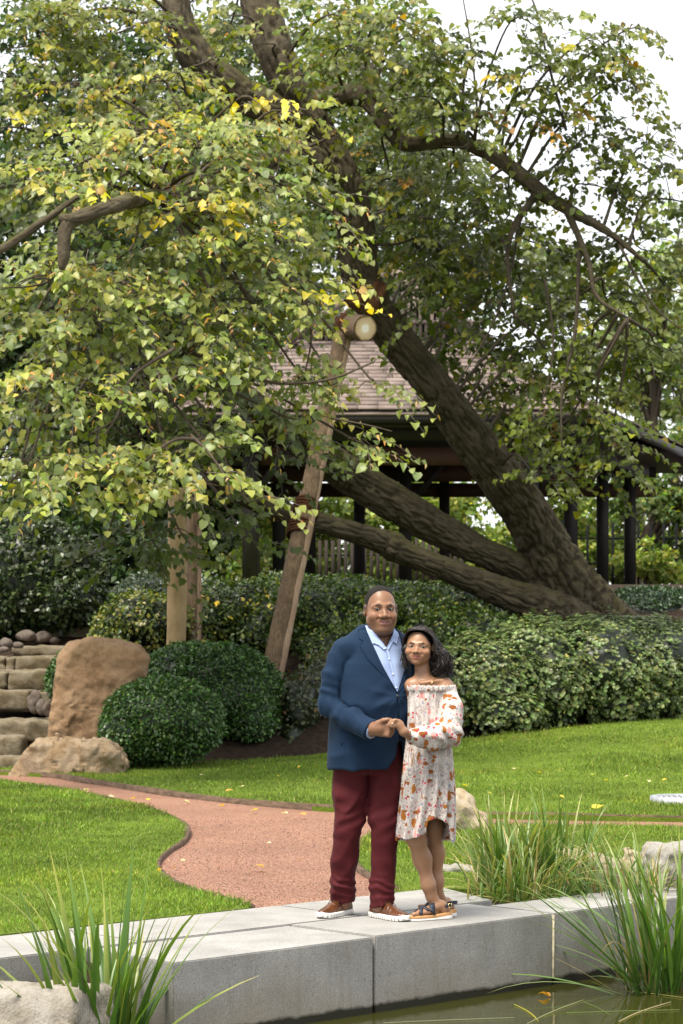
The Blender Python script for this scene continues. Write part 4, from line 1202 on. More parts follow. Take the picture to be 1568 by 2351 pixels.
lash(703, 1163, 31.33, .155, .31, 5, '').build('rope_lashing', M['rope'], pp, True)
lash(690, 1212, 31.25, .155, .31, 5, '').build('rope_lashing', M['rope'], pp, True)
q0 = at(404, 1500, 29.9); q1 = at(408, 1120, 29.9); q0[2] = height(q0[0], q0[1]) - .1
pole('support_post', 'smooth tan upright support post behind the clipped shrubs', q0, q1, .122, .112, M['tanpost'])
q0 = at(445, 1500, 31.2); q1 = at(446, 1110, 31.2); q0[2] = height(q0[0], q0[1]) - .1
pole('support_post', 'darker brown post standing just behind the tan post', q0, q1, .098, .09, M['pole'], -1)
# cut crossbar log and wrap on the main stem
lg = empty('crossbar_log', at(800, 748, 32), 'short cut log under the trunk with its pale sawn end showing', 'log')
a0, a1 = at(752, 742, 32.6), at(838, 753, 31.6)
V, Fq, Ft = tube_vf([a0, a1], [.165, .165], 28, False); obj('log', V, Fq, M['pole'], lg, None, True)
d = nrm(a1 - a0); e = nrm(np.cross(d, A([0, 0, 1.0]))); f_ = np.cross(e, d)
an = np.linspace(0, 2 * np.pi, 32, endpoint=False)
V = np.vstack([a1 + d * .012 + (e * np.cos(t) + f_ * np.sin(t)) * .163 for t in an] + [a1 + d * .012])
o_ = link('sawn_end', mesh_data('sawn_end', V - a1, A([[i, (i + 1) % 32, 32] for i in range(32)]), M['endgrain']), lg, a1 - A(lg.location))
V, Fq, Ft = tube_vf([a0 + (a1 - a0) * .45, a0 + (a1 - a0) * .66], [.172, .172], 24, True); obj('rope_band', V, [Fq, Ft], M['rope'], lg, None, False)
Q, RR = LIMBS[0]
c = at(850, 690, 32.6); k = int(np.argmin(np.linalg.norm(Q - c, axis=1)))
ax = nrm(Q[k + 1] - Q[k - 1]); tilt = nrm(ax + A([-.55, 0, -.1])); sd = nrm(np.cross(tilt, A([0, 1.0, 0]))); fw = np.cross(sd, tilt)
a_ = np.linspace(0, 2 * np.pi, 48, endpoint=False); V = []
for j, h_ in enumerate(np.linspace(-.15, .15, 9)):
    for t in a_:
        rr = .285 + .010 * math.sin(5 * t + j) + .015 * math.sin(j * 1.3) - .10 * abs(h_)
        V.append(Q[k] + tilt * h_ * (1 + .35 * math.cos(t)) + (sd * math.cos(t) + fw * math.sin(t)) * rr)
i = np.arange(8)[:, None] * 48; j = np.arange(48)[None]; j2 = (j + 1) % 48
tag(obj('burlap_wrap', A(V), np.stack([i + j, i + j2, i + 48 + j2, i + 48 + j], -1).reshape(-1, 4), M['burlap'], None, None, True), 'reddish brown burlap wrap bound round the leaning trunk above the log', 'wrap')

# ------------------------------------------------------------------ trees behind
LG = [(.20, .26, .06), (.28, .32, .08), (.14, .20, .05), (.36, .34, .06)]
FG = [(.10, .15, .05), (.14, .19, .06), (.07, .11, .04), (.26, .26, .05)]
DG = [(.045, .075, .03), (.06, .095, .035), (.03, .055, .02)]
gb = 'trees behind the pavilion'
far_tree('background_tree', 'dark tree filling the far left behind the crown', 60, 44, [(60, 950, 230, 280), (40, 600, 240, 280), (230, 1100, 180, 170)], [(90, 1400), (90, 1000), (80, 700)], DG, [3, 2, 2], .17, 2300, gb)
far_tree('background_tree', 'dark tree behind the tan support post', 330, 46, [(350, 1000, 190, 220), (330, 620, 230, 260), (420, 1230, 150, 90)], [(330, 1400), (340, 1100), (330, 700)], DG, [3, 2, 2], .17, 2300, gb)
far_tree('background_tree', 'green tree behind the slanting prop pole', 560, 60, [(560, 1060, 190, 130), (600, 800, 240, 200), (620, 400, 260, 260)], [(580, 1400), (580, 1100), (600, 700)], FG, [3, 3, 2, 1], .19, 2100, gb)
far_tree('background_tree', 'yellow green tree behind the upper main trunk', 840, 62, [(840, 300, 260, 260), (880, 620, 260, 200), (760, 90, 260, 160)], [(850, 1400), (850, 900), (850, 300)], FG, [2, 3, 2, 2], .19, 1700, gb)
far_tree('background_tree', 'dark shaded tree behind the top left crown', 200, 50, [(150, 200, 260, 240), (420, 200, 240, 220)], [(220, 1400), (220, 800), (220, 300)], DG, [3, 2, 2], .17, 1500, gb)
far_tree('background_shrub', 'light green bushy tree seen through the pavilion left side', 700, 61, [(620, 1210, 150, 110), (760, 1190, 150, 110)], [(690, 1400), (690, 1260)], LG, [3, 3, 2, 1], .16, 3400, gb, .12)
far_tree('background_shrub', 'light green bushy tree seen between the low trunks', 960, 60, [(930, 1160, 150, 110), (1060, 1190, 150, 120), (980, 1280, 180, 60)], [(990, 1400), (990, 1250)], LG, [3, 3, 2, 1], .16, 3400, gb, .12)
far_tree('background_shrub', 'light green bushy tree beyond the right pavilion posts', 1300, 60, [(1230, 1120, 140, 130), (1360, 1180, 150, 130), (1290, 1270, 150, 70)], [(1300, 1400), (1310, 1250)], LG, [3, 3, 2, 1], .16, 3200, gb, .12)
far_tree('background_tree', 'pale tree with a crooked trunk by the right edge', 1500, 58, [(1490, 1150, 120, 90), (1570, 1080, 110, 110), (1560, 1230, 90, 60)], [(1455, 1400), (1465, 1290), (1500, 1200), (1560, 1130)], FG, [3, 3, 2, 1], .16, 2800, gb, .22)
far_tree('background_shrub', 'low yellow green bush by the dark fence at right', 1460, 55, [(1470, 1290, 70, 60), (1520, 1330, 80, 40)], [(1480, 1400), (1480, 1330)], LG, [3, 4, 1, 2], .13, 4600, gb, .08)
far_tree('background_shrub', 'long pale green thicket far behind the paling fence', 800, 66, [(450, 1270, 140, 90), (600, 1290, 150, 80), (760, 1290, 150, 80), (900, 1290, 150, 80), (1060, 1290, 150, 80), (1220, 1290, 150, 80), (1380, 1290, 150, 80), (1540, 1290, 150, 90)], [(800, 1400), (800, 1330)], [(.12, .17, .05), (.16, .21, .06), (.08, .12, .04), (.22, .24, .07)], [3, 3, 2, 1], .2, 3000, gb, .12)
far_tree('background_tree', 'dark evergreen behind the large shrub at left', 230, 40, [(130, 1260, 190, 120), (300, 1300, 150, 90), (0, 1250, 150, 130)], [(240, 1400), (240, 1330)], DG, [3, 2, 2], .13, 5200, gb, .15)
far_tree('background_tree', 'pale loose tree beyond the roof along the right edge', 1500, 75, [(1490, 720, 130, 170), (1570, 560, 110, 160), (1400, 860, 110, 110), (1550, 930, 110, 110), (1300, 620, 120, 120)], [(1500, 1400), (1500, 1000), (1500, 700)], [(.20, .25, .09), (.27, .31, .12), (.14, .18, .07)], [1, 1, 1], .24, 1500, gb)
far_tree('background_tree', 'hazy pale tree far off beyond the roof at right', 1450, 95, [(1440, 880, 170, 150), (1540, 780, 140, 190)], [(1470, 1400), (1470, 1000), (1460, 800)], [(.25, .29, .17), (.32, .35, .22), (.2, .24, .13)], [1, 1, 1], .28, 1500, gb)  # distance haze put into the pale grey-green leaf colour
# ------------------------------------------------------------------ shrubs
BOX = ([(.046, .105, .022), (.070, .142, .030), (.030, .070, .015), (.12, .19, .045)], [4, 3, 3, 1.2])
AZ = ([(.115, .158, .042), (.155, .198, .056), (.076, .110, .028), (.22, .22, .05), (.048, .07, .018)], [4, 3, 3, .5, 2])
DK = ([(.035, .06, .022), (.05, .085, .03), (.025, .042, .016), (.09, .11, .03)], [4, 3, 3, .7])
YE_ = ([(.10, .13, .025), (.19, .20, .03), (.05, .08, .02), (.40, .36, .04)], [3, 3, 3, .7])
MD = ([(.052, .088, .015), (.082, .122, .021), (.034, .056, .011), (.17, .19, .02)], [4, 3, 3, 1.3])
gs = 'clipped shrubs beside the standing boulder'
shrub('clipped_shrub', 'round clipped dark green shrub in front, right of the boulder', [(375, 1655, 27.2, 140, 102, .62), (305, 1680, 27.1, 78, 76, .5)], *BOX, size=.042, dens_=3000, group=gs, amp=.055, core=.93, shell=.07, nf=6)
shrub('clipped_shrub', 'wider clipped dark green shrub behind, left of the prop pole', [(505, 1600, 29.4, 146, 124, .75), (440, 1565, 29.5, 120, 92, .6), (575, 1655, 29.2, 72, 78, .6)], *BOX, size=.042, dens_=3000, group=gs, amp=.055, core=.93, shell=.07, nf=6)
shrub('clipped_shrub', 'sliver of clipped shrub peeking out left of the boulder', [(170, 1580, 29.2, 66, 92, .5)], *BOX, size=.042, dens_=3000, group=gs, amp=.055, core=.93, shell=.07, nf=6)
shrub('large_shrub', 'big rounded dark evergreen shrub above the stone steps', [(60, 1330, 32.6, 178, 152, 1.1), (150, 1380, 32.4, 95, 95, .9), (-40, 1390, 32.3, 150, 110, .9)], *([(.040, .062, .018), (.06, .085, .025), (.028, .045, .014)], [3, 3, 3]), size=.075, dens_=850, amp=.10, core=.92, shell=.12)
def flowers(px_lo, px_hi, py_lo, py_hi, Y, n, col, s=.05):
    def f(lv, B):
        P = A([at(rng.uniform(px_lo, px_hi), rng.uniform(py_lo, py_hi), Y + rng.uniform(-.15, .15)) for _ in range(n)])
        for k in range(3):
            V, Fc, cc = leaves_at(P + rng.normal(0, .02, P.shape), np.tile(A([0, -1.0, .2]), (n, 1)), s, [col], [1], .15); lv.add(V, Fc, cc)
    return f
shrub('azalea_shrub', 'yellowish loose shrub at the foot of the tan post', [(330, 1430, 31.2, 110, 72, .7), (270, 1465, 31.0, 60, 45, .5), (450, 1470, 31.6, 70, 60, .5)], *YE_, size=.060, dens_=1100, amp=.22, core=.8, shell=.2, extra=flowers(250, 400, 1370, 1450, 29.9, 5, (.6, .5, .3), .06))
shrub('azalea_shrub', 'mid green shrub with yellow blossoms between the two poles', [(540, 1400, 32.2, 120, 70, .8), (610, 1450, 31.8, 90, 80, .7), (480, 1430, 31.9, 80, 70, .7)], *MD, size=.060, dens_=1100, amp=.2, core=.82, shell=.2, extra=flowers(450, 640, 1350, 1440, 31.3, 12, (.62, .47, .04), .07))
shrub('azalea_shrub', 'dark green shrub bank right behind the man\'s shoulder', [(720, 1420, 32.6, 130, 95, .9), (840, 1430, 32.8, 110, 90, .9), (700, 1520, 31.9, 90, 100, .7), (960, 1440, 33, 120, 90, .9), (800, 1540, 31.2, 120, 110, .8), (900, 1560, 31.0, 110, 110, .8), (850, 1640, 30.2, 130, 80, .6), (960, 1620, 30.4, 100, 90, .6)], *MD, size=.060, dens_=1000, amp=.2, core=.82, shell=.2)
shrub('azalea_shrub', 'shaded green shrub bank under the low trunks', [(1080, 1460, 32.9, 110, 70, .7), (1180, 1470, 33, 110, 60, .6), (990, 1520, 32.3, 120, 110, .8)], *MD, size=.060, dens_=1000, amp=.2, core=.82, shell=.2)
shrub('loose_shrub', 'thin straggling shrub at the foot of the prop pole', [(690, 1630, 29.4, 65, 90, .5), (740, 1590, 29.7, 60, 90, .5), (670, 1690, 29.2, 50, 40, .4)], *([(.075, .09, .045), (.10, .11, .055), (.05, .06, .03), (.16, .09, .04)], [3, 3, 3, .7]), size=.055, dens_=620, amp=.25, core=.7, shell=.3)
# broad azalea bank: rosettes of leaves in layers
def tufts(lv, B):
    for c, rad in B:
        n = int(2900 * rad[0] * rad[2] / .8) + 350
        P, nd = ell_points(c, rad * 1.02, n, .35, .26, 4.5)
        k = P[:, 2] > height(P[:, 0], P[:, 1]) + .02; P, nd = P[k], nd[k]; n = len(P)
        L = 7
        base = np.repeat(P, L, 0); nn = np.repeat(nrm(nd + A([0, -.2, .7])), L, 0)
        t1 = nrm(np.cross(nn, A([.3, .9, .1]))); t2 = np.cross(nn, t1)
        an = np.tile(np.arange(L) * 2 * np.pi / L, n) + np.repeat(rng.random(n) * 6, L)
        ax = nrm(t1 * np.cos(an)[:, None] + t2 * np.sin(an)[:, None] + nn * .45)
        x, y, z = orient(ax, nn); s_ = .033 * rng.uniform(.5, 1.5, len(base))[:, None]
        V, Fc = scatter_vf(LEAF2_V, LEAF2_F, base, x * s_ * 1.05, y * s_, z * s_)
        pc = np.repeat(pick(AZ[0][:4], AZ[1][:4], n, .25), L, 0) * np.exp(rng.normal(0, .12, (len(base), 1)))
        lv.add(V, Fc, np.repeat(pc, 4, 0))
shrub('azalea_bank', 'wide pale green azalea bank below the trunk base on the right',
      [(1120, 1570, 31.0, 120, 105, .8), (1230, 1560, 31.5, 140, 125, .9), (1370, 1545, 32.0, 150, 118, 1.0), (1500, 1540, 32.4, 140, 110, 1.0), (1050, 1590, 30.8, 80, 95, .7), (1600, 1550, 32.7, 120, 110, 1.0), (1300, 1490, 32.6, 120, 60, .7), (1440, 1480, 33, 130, 55, .7), (1150, 1640, 30.6, 100, 55, .5), (1420, 1610, 31.8, 140, 55, .6), (1080, 1510, 31.4, 50, 40, .4), (1190, 1480, 31.9, 60, 38, .4), (1260, 1450, 32.4, 50, 30, .4), (1350, 1448, 32.6, 60, 30, .4), (1500, 1455, 33, 55, 36, .4), (1120, 1590, 30.5, 50, 40, .3), (1290, 1580, 31, 60, 45, .3), (1480, 1580, 31.7, 60, 45, .3)], *AZ, size=.036, dens_=1000, amp=.26, core=.84, shell=.26, extra=tufts, jit=.25, nf=4.5)
shrub('clipped_hedge', 'low smooth clipped hedge behind the trunk base at right', [(1480, 1420, 36.5, 135, 76, 1.0), (1590, 1430, 36.5, 130, 80, 1.0)], *([(.035, .075, .025), (.055, .10, .035), (.025, .05, .018)], [3, 3, 3]), size=.05, dens_=1500, amp=.05, core=.94, shell=.06)
shrub('clipped_hedge', 'low green hedge along the terrace behind the shrubs', [(660, 1375, 35, 130, 62, .7), (800, 1380, 35, 120, 60, .7), (930, 1395, 35, 120, 62, .7), (1040, 1400, 35, 110, 60, .7)], *MD, size=.055, dens_=1100, amp=.06, core=.92, shell=.08)
shrub('grey_shrub', 'small grey green shrub left of the tan post', [(330, 1370, 33.5, 70, 55, .6), (270, 1400, 33.4, 60, 50, .5)], *([(.06, .085, .05), (.09, .115, .065), (.04, .06, .03)], [3, 3, 3]), size=.05, dens_=1400, amp=.1, core=.9)

# ------------------------------------------------------------------ boulders
def rock_poly(name, label, poly_px, Y, depth, mat, h=.02, rnd_=.10, amp=.05, nf=3.0, cat='boulder', group=None, topcut=None, seed=0, zmin=None, taper=0.0):
    """a rock with the outline seen in the photograph, rounded into its depth"""
    P2 = A([at(a, b_, Y)[[0, 2]] for a, b_ in poly_px])
    lo = A([P2[:, 0].min() - .1, Y - depth - .12, P2[:, 1].min() - .1]); hi = A([P2[:, 0].max() + .1, Y + depth + .12, P2[:, 1].max() + .1])
    def fn(p):
        d2 = s_poly(p[:, 0], p[:, 2], P2) + rnd_
        dz = np.abs(p[:, 1] - Y) - depth + rnd_
        d = np.sqrt(np.maximum(d2, 0) ** 2 + np.maximum(dz, 0) ** 2) + np.minimum(np.maximum(d2, dz), 0) - rnd_
        # rounded in plan: narrower front and back
        d = smax(d, (np.sqrt((np.maximum(-d2, 0) * 0 + 1) * 0 + ((p[:, 1] - Y) / depth) ** 2) - 1) * depth, .08)
        f = fbm(p, nf, 4, seed)
        rid = 1 - 2 * np.abs(vnoise(p * [1, 1, .6], nf * 2.3, seed + 9))
        return d + amp * f - amp * .45 * rid + .012 * fbm(p, 13, 2, seed + 31) - .006 * (1 - 2 * np.abs(vnoise(p, 22, seed + 40)))
    V, Q = polygonize(fn, lo, hi, h)
    return tag(obj(name, V, Q, mat, None, None, True), label, cat, group)
rock_poly('standing_boulder', 'tall tan sandstone boulder standing beside the stone steps', [(113, 1735), (120, 1640), (134, 1560), (141, 1500), (160, 1477), (220, 1468), (280, 1473), (318, 1486), (338, 1512), (332, 1545), (310, 1575), (295, 1600), (282, 1640), (268, 1680), (256, 1735)], 27.9, .34, M['boulder'], .018, .13, .032, 3.2)
rock_poly('low_boulder', 'long low tan boulder lying at the foot of the standing boulder', [(30, 1790), (48, 1765), (62, 1728), (90, 1704), (140, 1697), (200, 1700), (250, 1706), (278, 1724), (286, 1752), (280, 1790)], 26.4, .40, M['boulder2'], .018, .13, .05, 4.5, seed=5)
rock_poly('boulder', 'tan boulder with pale streaks on the grass behind the woman', [(1000, 1912), (1002, 1850), (1015, 1822), (1048, 1818), (1072, 1832), (1090, 1860), (1112, 1880), (1118, 1912)], 19.0, .24, M['palerock'], .016, .07, .035, 6.0, seed=9)
rock_poly('flat_rock', 'small flat white rock in the grass behind the woman\'s feet', [(1004, 2012), (1010, 1990), (1040, 1985), (1075, 1990), (1096, 2000), (1096, 2014)], 15.9, .10, M['whiterock'], .008, .03, .01, 9.0, 'rock', seed=11)
rock_poly('boulder', 'broad smooth tan boulder among the reeds by the pond', [(1150, 2070), (1165, 2010), (1200, 1975), (1260, 1962), (1330, 1958), (1400, 1967), (1455, 1985), (1470, 2010), (1470, 2070)], 15.4, .22, M['palerock'], .016, .08, .02, 5.0, seed=13)
rock_poly('boulder', 'rough pale boulder at the right edge above the reeds', [(1478, 2090), (1480, 1985), (1492, 1956), (1530, 1944), (1580, 1940), (1640, 1950), (1660, 2090)], 15.1, .26, M['whiterock'], .016, .08, .035, 7.0, seed=17)
rock_poly('boulder', 'small pointed tan rock left of the rough pale boulder', [(1428, 2060), (1424, 1985), (1440, 1958), (1462, 1962), (1484, 1990), (1500, 2030), (1500, 2060)], 15.8, .13, M['palerock'], .010, .05, .02, 8.0, 'rock', seed=19)
# flat topped lichen rock in the near left corner
def fn(p):
    q = p - A([-1.74, 11.15, -.31])
    d = s_box(q, (0, 0, 0), (.70, .36, .235), .06)
    d = smax(d, (q[:, 0] * .93 + q[:, 1] * -.25 + q[:, 2] * .15) - .56, .05)
    d = smax(d, (-q[:, 1] * .8 + q[:, 2] * .6 + q[:, 0] * .12) - .33, .04)
    return d + .022 * fbm(p, 5.0, 4, 3) - .01 * (1 - 2 * np.abs(vnoise(p, 11, 5)))
V, Q = polygonize(fn, (-2.6, 10.6, -.6), (-.9, 11.8, .2), .018)
tag(obj('flat_boulder', V, Q, M['lichenrock'], None, None, True), 'flat topped lichen stained boulder in the near left corner', 'boulder')

# ------------------------------------------------------------------ stone steps
steps = empty('stone_steps', (*at(40, 1700, 28)[:2], 0), 'flight of rough stone steps climbing behind the boulders on the left', 'steps')
def step(px0, px1, py_top, py_bot, Y, depth=.85, seed=0):
    a, b_ = at(px0, py_top, Y), at(px1, py_bot, Y)
    zt, zb = a[2], b_[2] - .03
    c = A([(a[0] + b_[0]) / 2, Y + depth / 2, (zt + zb) / 2]); hh = A([(b_[0] - a[0]) / 2, depth / 2, (zt - zb) / 2])
    def fn(p):
        return s_box(p, c, hh, .03) + .016 * fbm(p, 5.5, 3, seed) - .010 * (1 - 2 * np.abs(vnoise(p * [1, 1, 2], 7, seed + 2)))
    V, Q = polygonize(fn, c - hh - .08, c + hh + .08, .03)
    obj('step_stone', V, Q, M['stepstone'], steps, None, True)
for i, s_ in enumerate([(-60, 75, 1740, 1768, 26.9), (-60, 50, 1692, 1730, 27.4), (-60, 145, 1655, 1698, 27.8), (-70, 68, 1587, 1624, 28.8), (70, 128, 1589, 1622, 28.9), (-70, 17, 1541, 1580, 29.7), (19, 130, 1540, 1580, 29.7),
                        (-70, 11, 1508, 1540, 30.5), (13, 34, 1509, 1540, 30.5), (36, 152, 1507, 1540, 30.5), (26, 175, 1482, 1500, 31.2), (100, 250, 1440, 1462, 32)]):
    step(*s_, seed=i * 3)
def pebble(px, py, Y, r, label, k):
    c = at(px, py, Y); r = A(r) * ([1, 1, 1] if k < 3 else [.95, .9, .62]); c[2] -= 0 if k < 3 else .04
    def fn(p): return s_ell(p, c, A(r)) + .032 * fbm(p, 7, 3, k)
    V, Q = polygonize(fn, c - A(r) - .05, c + A(r) + .05, .02)
    tag(obj('cobble', V, Q, M['pebble'], None, None, True), label, 'stone', 'loose cobbles on the steps')
for i, (a, b_, Y, r, l) in enumerate([(80, 1608, 28.3, (.085, .09, .15), 'upright pale cobble standing on the steps beside the boulder'), (97, 1622, 28.2, (.06, .07, .085), 'middle small cobble of three by the boulder'), (109, 1628, 28.1, (.06, .07, .10), 'right small cobble tucked against the boulder'),
      (16, 1470, 31, (.10, .1, .12), 'grey cobble at the top left of the steps'), (45, 1474, 31, (.085, .08, .07), 'pale flat cobble on the top step'), (63, 1452, 31.6, (.13, .12, .14), 'largest round cobble at the top of the steps'), (100, 1458, 31.7, (.11, .1, .12), 'dark round cobble under the big shrub'), (125, 1462, 31.7, (.075, .07, .09), 'smaller dark cobble right of the round ones'), (4, 1484, 30.9, (.08, .08, .06), 'small cobble cut by the left edge on the steps')]):
    pebble(a, b_, Y, r, l, i)
yl = at(137, 1714, 27.05)
def fn(p): return s_ell(p, yl, A([.085, .09, .13])) + .02 * fbm(p, 5, 2, 3)
V, Q = polygonize(fn, yl - .2, yl + .2, .02)
M['yellowrock'] = rock_mat('yellow lichen rock', [(.25, .2, .05), (.45, .36, .09), (.3, .24, .08)], 5)
tag(obj('cobble', V, Q, M['yellowrock'], None, None, True), 'yellowish lichen cobble wedged beside the standing boulder', 'stone', 'loose cobbles on the steps')

# ------------------------------------------------------------------ reeds and grasses
def blade_mesh(L, w, bend, twist, n=9):
    """one strap leaf: from the origin up +Z, arching towards +X; folded along its rib"""
    t = np.linspace(0, 1, n); ang = bend * t ** 1.6
    dx = np.concatenate([[0], np.cumsum(np.sin(ang[:-1]) * L / (n - 1))]); dz = np.concatenate([[0], np.cumsum(np.cos(ang[:-1]) * L / (n - 1))])
    ww = w * np.clip(1.15 * (1 - t ** 2.2), .02, 1) * np.clip(.55 + t * 2.5, 0, 1)
    V = []
    for i in range(n):
        tw_ = twist * t[i]; sx, sy = math.sin(tw_), math.cos(tw_)
        nx, nz = -math.cos(ang[i]), math.sin(ang[i])
        for k, off in ((-1, 0), (0, .16), (1, 0)):
            V.append([dx[i] + k * ww[i] / 2 * sx * .5 + nx * off * ww[i], k * ww[i] / 2 * sy, dz[i] + nz * off * ww[i]])
    V = A(V); i = np.arange(n - 1)[:, None] * 3
    Fq = np.concatenate([np.stack([i[:, 0] + a, i[:, 0] + a + 1, i[:, 0] + a + 4, i[:, 0] + a + 3], 1) for a in (0, 1)])
    return V, Fq
def blade_col(n, base, tipc, mid):
    t = np.repeat(np.linspace(0, 1, n), 3)[:, None]
    return A(base) * (1 - t) + A(mid) * t * (1 - t ** 6) + A(tipc) * t ** 6
def reed_clump(name, label, base, n, Lr, wr, spread, lean, cols, n_obj=999, cat='reeds', bendr=(.1, 1.1), dirbias=None, group=None):
    r = empty(name, base, label, cat, group)
    protos = []
    for k in range(20):
        L = 1.0; bend = bendr[0] + (bendr[1] - bendr[0]) * ((k % 10) / 9) ** 1.3
        V, Fq = blade_mesh(L, rng.uniform(*wr) / np.mean(Lr), bend, rng.uniform(-1.2, 1.2))
        b0, mid, tp = cols[rng.choice(len(cols))]
        protos.append(mesh_data('leaf', V, Fq, M['reed'], blade_col(9, b0, tp, mid), True))
    mb = MB()
    for i in range(n):
        a = rng.uniform(0, 2 * np.pi) if dirbias is None else rng.normal(dirbias[0], dirbias[1])
        rr = spread * math.sqrt(rng.random())
        p = A([rr * math.cos(a + rng.normal(0, .8)), rr * math.sin(a + rng.normal(0, .8)) * .8, rng.uniform(-.03, .01)])
        L = rng.uniform(*Lr); w = rng.uniform(*wr); me = protos[rng.integers(len(protos))]
        tilt = abs(rng.normal(0, lean)) + .03
        mt = Matrix.Translation(Vector(p.tolist())) @ Matrix.Rotation(a, 4, 'Z') @ Matrix.Rotation(tilt, 4, 'Y') @ Matrix.Diagonal((L, L, L, 1))
        if i < n_obj:
            o_ = bpy.data.objects.new('leaf', me); COL.objects.link(o_); o_.parent = r; o_.matrix_basis = mt
        else:
            V = np.empty(len(me.vertices) * 3, np.float32); me.vertices.foreach_get('co', V); V = V.reshape(-1, 3)
            Fq = np.empty(len(me.polygons) * 4, np.int32); me.polygons.foreach_get('vertices', Fq); Fq = Fq.reshape(-1, 4)
            c = np.empty(len(me.vertices) * 4, np.float32); me.color_attributes[0].data.foreach_get('color', c)
            m_ = A(mt); mb.add(V @ m_[:3, :3].T + m_[:3, 3] + A(base), Fq, c.reshape(-1, 4)[:, :3])
    if mb.n: mb.build('fine_blades', M['reed'], r, True)['kind'] = 'stuff'
    return r
IR = [((.05, .10, .02), (.10, .20, .03), (.20, .24, .05)), ((.06, .12, .02), (.14, .24, .035), (.30, .28, .06)), ((.04, .09, .02), (.07, .15, .025), (.12, .2, .03)), ((.09, .13, .03), (.22, .28, .05), (.40, .33, .08))]
GRS = [((.06, .12, .025), (.13, .22, .05), (.25, .27, .09)), ((.08, .13, .03), (.22, .30, .10), (.36, .36, .16)), ((.10, .12, .04), (.30, .32, .10), (.45, .38, .14)), ((.05, .10, .02), (.10, .19, .03), (.2, .24, .05))]
DRY = [((.16, .12, .05), (.34, .22, .08), (.42, .18, .05)), ((.2, .16, .06), (.45, .36, .14), (.5, .3, .1))]
reed_clump('iris_clump', 'tall clump of broad green iris leaves beside the flat boulder', (-1.13, 11.42, -.50), 82, (.60, 1.14), (.024, .038), .17, .30, IR, 300, 'iris', (.05, .9))
reed_clump('iris_clump', 'leaning yellow green iris blades spreading over the near left stones', (-1.10, 11.30, -.50), 18, (.6, 1.0), (.024, .042), .15, .58, IR, 300, 'iris', (.3, 1.3))
reed_clump('pond_reeds', 'dense reed clump standing in the water at the right', (1.88, 13.35, -.42), 95, (.55, 1.05), (.018, .030), .28, .36, IR + GRS[:2], 300, 'reeds', (.1, 1.2))
reed_clump('pond_reeds', 'reed blades bending left over the end of the pier', (1.76, 13.25, -.42), 34, (.75, 1.15), (.014, .026), .2, .6, GRS + IR, 300, 'reeds', (.2, .9), (math.pi, .5))
reed_clump('ornamental_grass', 'feathery upright grass clump behind the pier\'s right end', (1.04, 15.0, -.02), 160, (.30, .66), (.010, .018), .20, .30, GRS, 300, 'grass clump', (.2, 1.4))
reed_clump('ornamental_grass', 'sparser tall blades right of the feathery grass clump', (1.35, 15.0, -.02), 70, (.35, .72), (.012, .020), .20, .34, GRS + IR, 300, 'grass clump', (.1, .9))
reed_clump('sprawling_grass', 'tangle of low pale grass sprawling over the pier\'s back corner', (1.10, 14.55, -.03), 230, (.25, .62), (.007, .012), .36, .75, GRS + DRY[1:], 300, 'grass clump', (.8, 2.0))
reed_clump('sprawling_grass', 'low tangle of grass and dry blades before the broad boulder', (1.70, 14.62, -.03), 130, (.22, .48), (.009, .015), .34, .8, GRS + DRY, 300, 'grass clump', (.7, 1.9))
reed_clump('dry_reeds', 'thin rusty dry blades mixed into the pond reeds', (1.8, 13.4, -.42), 34, (.4, .9), (.006, .012), .3, .5, DRY, 300, 'reeds', (.3, 1.8))

# ------------------------------------------------------------------ fallen leaves and floating bits
fl_cols = [(.62, .46, .05), (.55, .30, .08), (.40, .17, .05), (.60, .52, .30)]
fl_me = [mesh_data('fallen_leaf', LEAF_V * [1, 1, 1.6], LEAF_F, M['leaf'], np.tile(c, (len(LEAF_V), 1))) for c in fl_cols]
names = ['yellow', 'orange', 'rust brown', 'pale straw']
spots = [(1367, 1868, .16, 0, 'large yellow leaf lying on the dark edging at right'), (1062, 1812, .1, 0, 'yellow leaf on the lawn right of the woman'), (1285, 1838, .07, 0, 'yellow leaf on the lawn above the red path at right'), (1360, 1760, .06, 3, 'straw leaf at mid lawn right'), (1240, 1765, .06, 0, ''), (1490, 1745, .06, 3, ''), (1530, 1720, .07, 0, ''), (1180, 1742, .07, 3, ''), (1395, 1800, .06, 0, ''), (1300, 1700, .06, 0, ''), (1440, 1780, .07, 3, ''), (1120, 1830, .06, 3, ''),
         (520, 1738, .09, 1, 'orange leaf on grass below the clipped shrub'), (605, 1728, .09, 1, ''), (690, 1765, .07, 0, ''), (460, 1790, .06, 3, ''), (640, 1790, .05, 0, ''), (560, 1815, .06, 3, ''),
         (250, 1828, .09, 3, 'straw leaf on the far bend of the red path'), (300, 1832, .08, 1, ''), (340, 1836, .07, 0, ''), (510, 1850, .09, 1, 'orange leaf on the path below the edging'), (590, 1858, .09, 0, ''), (700, 1870, .09, 1, ''), (425, 1838, .08, 3, ''), (195, 1812, .07, 3, ''), (650, 1866, .08, 3, ''),
         (372, 2010, .06, 1, 'rusty leaf at the inner curve of the left lawn'), (400, 1992, .05, 2, ''), (415, 1975, .05, 3, ''), (690, 1975, .04, 2, ''), (620, 1935, .05, 3, ''), (1205, 1908, .05, 1, ''), (980, 2058, .035, 3, 'tiny straw leaf on the pier behind the sandal'), (850, 2100, .03, 0, 'scrap of yellow leaf beside the man\'s shoe'), (945, 1960, .05, 1, '')]
where = lambda px, py: ('far lawn at right' if px > 1000 and py < 1860 else 'far lawn left of the man' if py < 1830 and px > 440 else 'red path' if py < 1990 and px < 800 else 'near grass')
autolab = {}
by = {}
for px, py, s_, k, lab in spots:
    if not lab: by.setdefault((k, where(px, py)), []).append((px, py))
